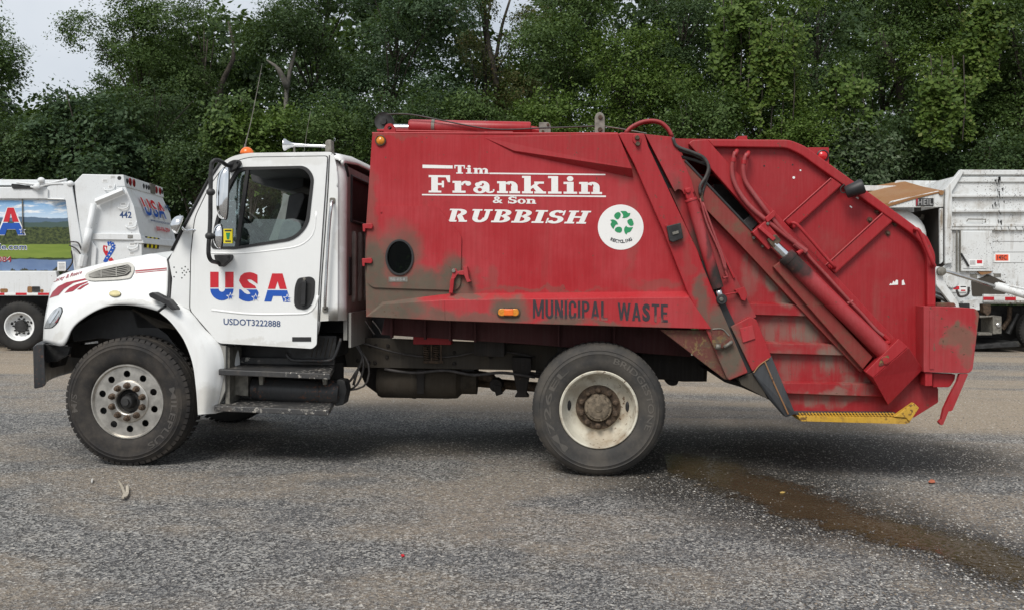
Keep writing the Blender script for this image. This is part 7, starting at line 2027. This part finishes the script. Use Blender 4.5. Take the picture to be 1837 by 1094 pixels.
# hopper: open-sided box with a rusty hood
rpn('hopper_back', [(1590, 372), (1692, 372), (1692, 560), (1590, 560)], 1.9, 2.0, MT['frame_dark'])
rpn('hopper_floor', [(1590, 545), (1695, 545), (1695, 560), (1590, 560)], .1, 1.95, MT['frame_dark'])
rpn('hopper_jamb', [(1686, 372), (1696, 372), (1696, 474), (1690, 480), (1686, 480)], .05, 2.3, MT['frame_dark'])
rpn('jamb_edge', [(1686, 374), (1692, 374), (1692, 470), (1687, 474)], -.02, .05, WO)
rpn('hood_side', [(1575, 376), (1600, 361), (1640, 352), (1682, 343), (1694, 344), (1692, 372), (1590, 373)], -.02, .04, WO)
ha, hb = [FR.at(a, b, -.02) for a, b in ((1570, 371), (1605, 361), (1640, 352), (1668, 347), (1694, 343))], None
hb = [FR.at(a, b, 2.3) for a, b in ((1600, 352), (1655, 336), (1700, 328))]
hb = [Vector((p.x, FR.p0.y + 2.3, q.z + .46)) for p, q in zip(ha, ha)]
hmid = [a.lerp(b, .5) + Vector((0, 0, -.02)) for a, b in zip(ha, hb)]
MB(FR).grid([ha, hmid, hb]).build('hopper_hood', MT['rusty'], RT, solid=.03)
rpn('hood_lip', [(1570, 372), (1640, 353), (1684, 344), (1684, 347), (1640, 358), (1575, 377)], -.04, -.021, MT['rusty'])
rpn('hopper_far_side', [(1595, 340), (1610, 324), (1700, 325), (1700, 372), (1590, 372)], 2.2, 2.3, WO)
rpn('hood_pivot', oval(1689, 346, 4.5, 4.5, 18), -.06, -.02, MT['rusty'], .006)
em = rpn('emblem', rpoly(rect(1643, 356, 1675, 370), 1), -.036, -.021, MT['black_metal'], .004)
print_polys(map_polys(font_polys('HEIL', .02, 0, 1.15), [(1647, 358), (1673, 357.5), (1673, 368), (1647, 368.5)]), -.040, MT['t_grey'], em, fr=FR)
print_polys([[(1643.5, 356.5), (1647, 356.5), (1645, 369.5), (1643.5, 369.5)]], -.038, MT['t_maroon'], em, 'emblem_mark', fr=FR)
MB(FR).ellipsoid(FR.at(1610, 426, .4), FR.ex * .62, Vector((0, 0, .60)), FR.ey * .22, 30, 16).build('hopper_drum', MT['t_white'], RT, smooth=True)
MB(FR).tube([FR.at(1610, 426, .4), FR.at(1610, 440, 1.9)], .25, 18).build('drum_axle', MT['frame_dark'], RT)
MB(FR).tube([FR.at(1642, 398, .9), FR.at(1655, 392, .9), FR.at(1656, 386, .9)], .05, 8).build('drum_mirror', MT['galv'], RT)
# arm and ram at the front of the body
rpn('fork_arm', rpoly([(1678, 478), (1692, 480), (1692, 500), (1700, 515), (1718, 540), (1722, 552), (1712, 552), (1690, 524), (1680, 512)], 3), -.3, -.2, WO)
MB(FR).tube([FR.at(1690, 487, -.35), FR.at(1700, 488, -.35), FR.at(1785, 514, -.35)], .035, 14).build('ram_rod', MT['steel'], RT, smooth=True)
MB(FR).tube([FR.at(1785, 513, -.35), FR.at(1860, 536, -.35), FR.at(1990, 576, -.35)], .075, 16).build('ram_cylinder', WO, RT, smooth=True)
MB(FR).tube([FR.at(1790, 508, -.33), FR.at(1845, 520, -.33), FR.at(1990, 556, -.33)], .022, 8).build('ram_line', WO, RT, smooth=True)
MB(FR).lathe(FR.at(1689, 487, -.36), (0, -1, 0), [(.09, -.05), (.09, .03), (.05, .05), (.001, .05)], 20).build('ram_pin', MT['galv'], RT, smooth=True, auto=40)
rpn('valve_box', rpoly([(1728, 540), (1757, 536), (1758, 556), (1728, 556)], 2), -.1, .2, WO)
rpn('black_motor', rpoly([(1722, 544), (1740, 544), (1740, 556), (1722, 556)], 2), -.16, -.1, MT['black'])
for pts in (((1679, 525), (1690, 530), (1700, 540), (1712, 546)), ((1679, 532), (1692, 538), (1702, 545)), ((1716, 520), (1722, 532), (1736, 528), (1738, 515))):
    MB(FR).tube([Vector(x) for x in spline([tuple(FR.at(a, b, -.12)) for a, b in pts], 12)], .025, 7).build('black_hose', MT['hose'], RT, smooth=True)
# undercarriage
rpn('frame_rail', [(1690, 548), (X9, 548), (X9, 572), (1690, 572)], .7, .8, MT['black_metal'])
rpn('step_frame', [(1758, 566), (1783, 566), (1783, 568), (1758, 570)], -.05, .3, MT['galv'])
rpn('step_frame', [(1755, 596), (1780, 596), (1780, 601), (1755, 601)], -.05, .3, MT['galv'])
o = rpn('tool_box', rpoly([(1781, 565), (1797, 567), (1797, 598), (1781, 599)], 1), -.05, .5, MT['galv'])
bolts('box_latch', [FR.at(1791, 583, -.05)], .05, MT['steel'], o, h=.03, n=12)
rpn('hanger', rpoly([(1764, 545), (1778, 546), (1778, 560), (1772, 567), (1764, 560)], 2), -.02, .15, MT['lug_rust'])
MB(FR).tube([FR.at(1812, 550, .3), FR.at(1810, 572, .3), FR.at(1798, 590, .3)], .05, 8).build('exhaust_pipe', MT['lug_rust'], RT)
MB(FR).tube([FR.at(1826, 562, .3), FR.at(1808, 598, .3)], .06, 8).build('shock_absorber', MT['black_metal'], RT)
rpn('mud_flap', [(1802, 560), (1830, 560), (1834, 602), (1812, 611), (1794, 602)], .6, .62, MT['black'])
rpn('under_plate', rpoly([(1745, 619), (1822, 612), (1830, 621), (1748, 626)], 2), -.1, 1.2, MT['black_metal'])
rpn('chassis_mass', [(1690, 560), (X9, 556), (X9, 610), (1690, 612)], 1.2, 1.9, MT['black'])
bgwheel(FR, RT, 1872, 588, 40, .0, MT['galv'])
bgwheel(FR, RT, 1880, 588, 40, 1.9, MT['galv'])
bgwheel(FR, RT, 1720, 588, 40, 1.9, MT['galv'])
for q in ((1700, 320),): pass

# third vehicle body, a sliver beyond the hopper
p0 = gnd(1570, 617)
FS = Frame(p0, 0)
BX = thing('white_dump_body', 'grimy white truck body, only its top rail showing left of the rusty hood', 'truck body', (p0.x, p0.y + 1.2, 0))
def sp(name, pts, y0, y1, m, bevel=.01): return MB(FS).prism(pts, y0, y1).build(name, m, BX, bevel=bevel)
sp('body_side', [(1545, 345), (1640, 345), (1640, 560), (1545, 560)], .05, 2.4, WO)
sp('top_rail', [(1540, 333), (1640, 334), (1640, 343), (1540, 343)], .0, .3, WO)
sp('side_rib', [(1545, 347), (1640, 348), (1640, 354), (1545, 354)], .0, .049, WO)
sp('wheel_box', [(1560, 560), (1625, 560), (1625, 617), (1560, 617)], .3, 2.0, MT['black'])
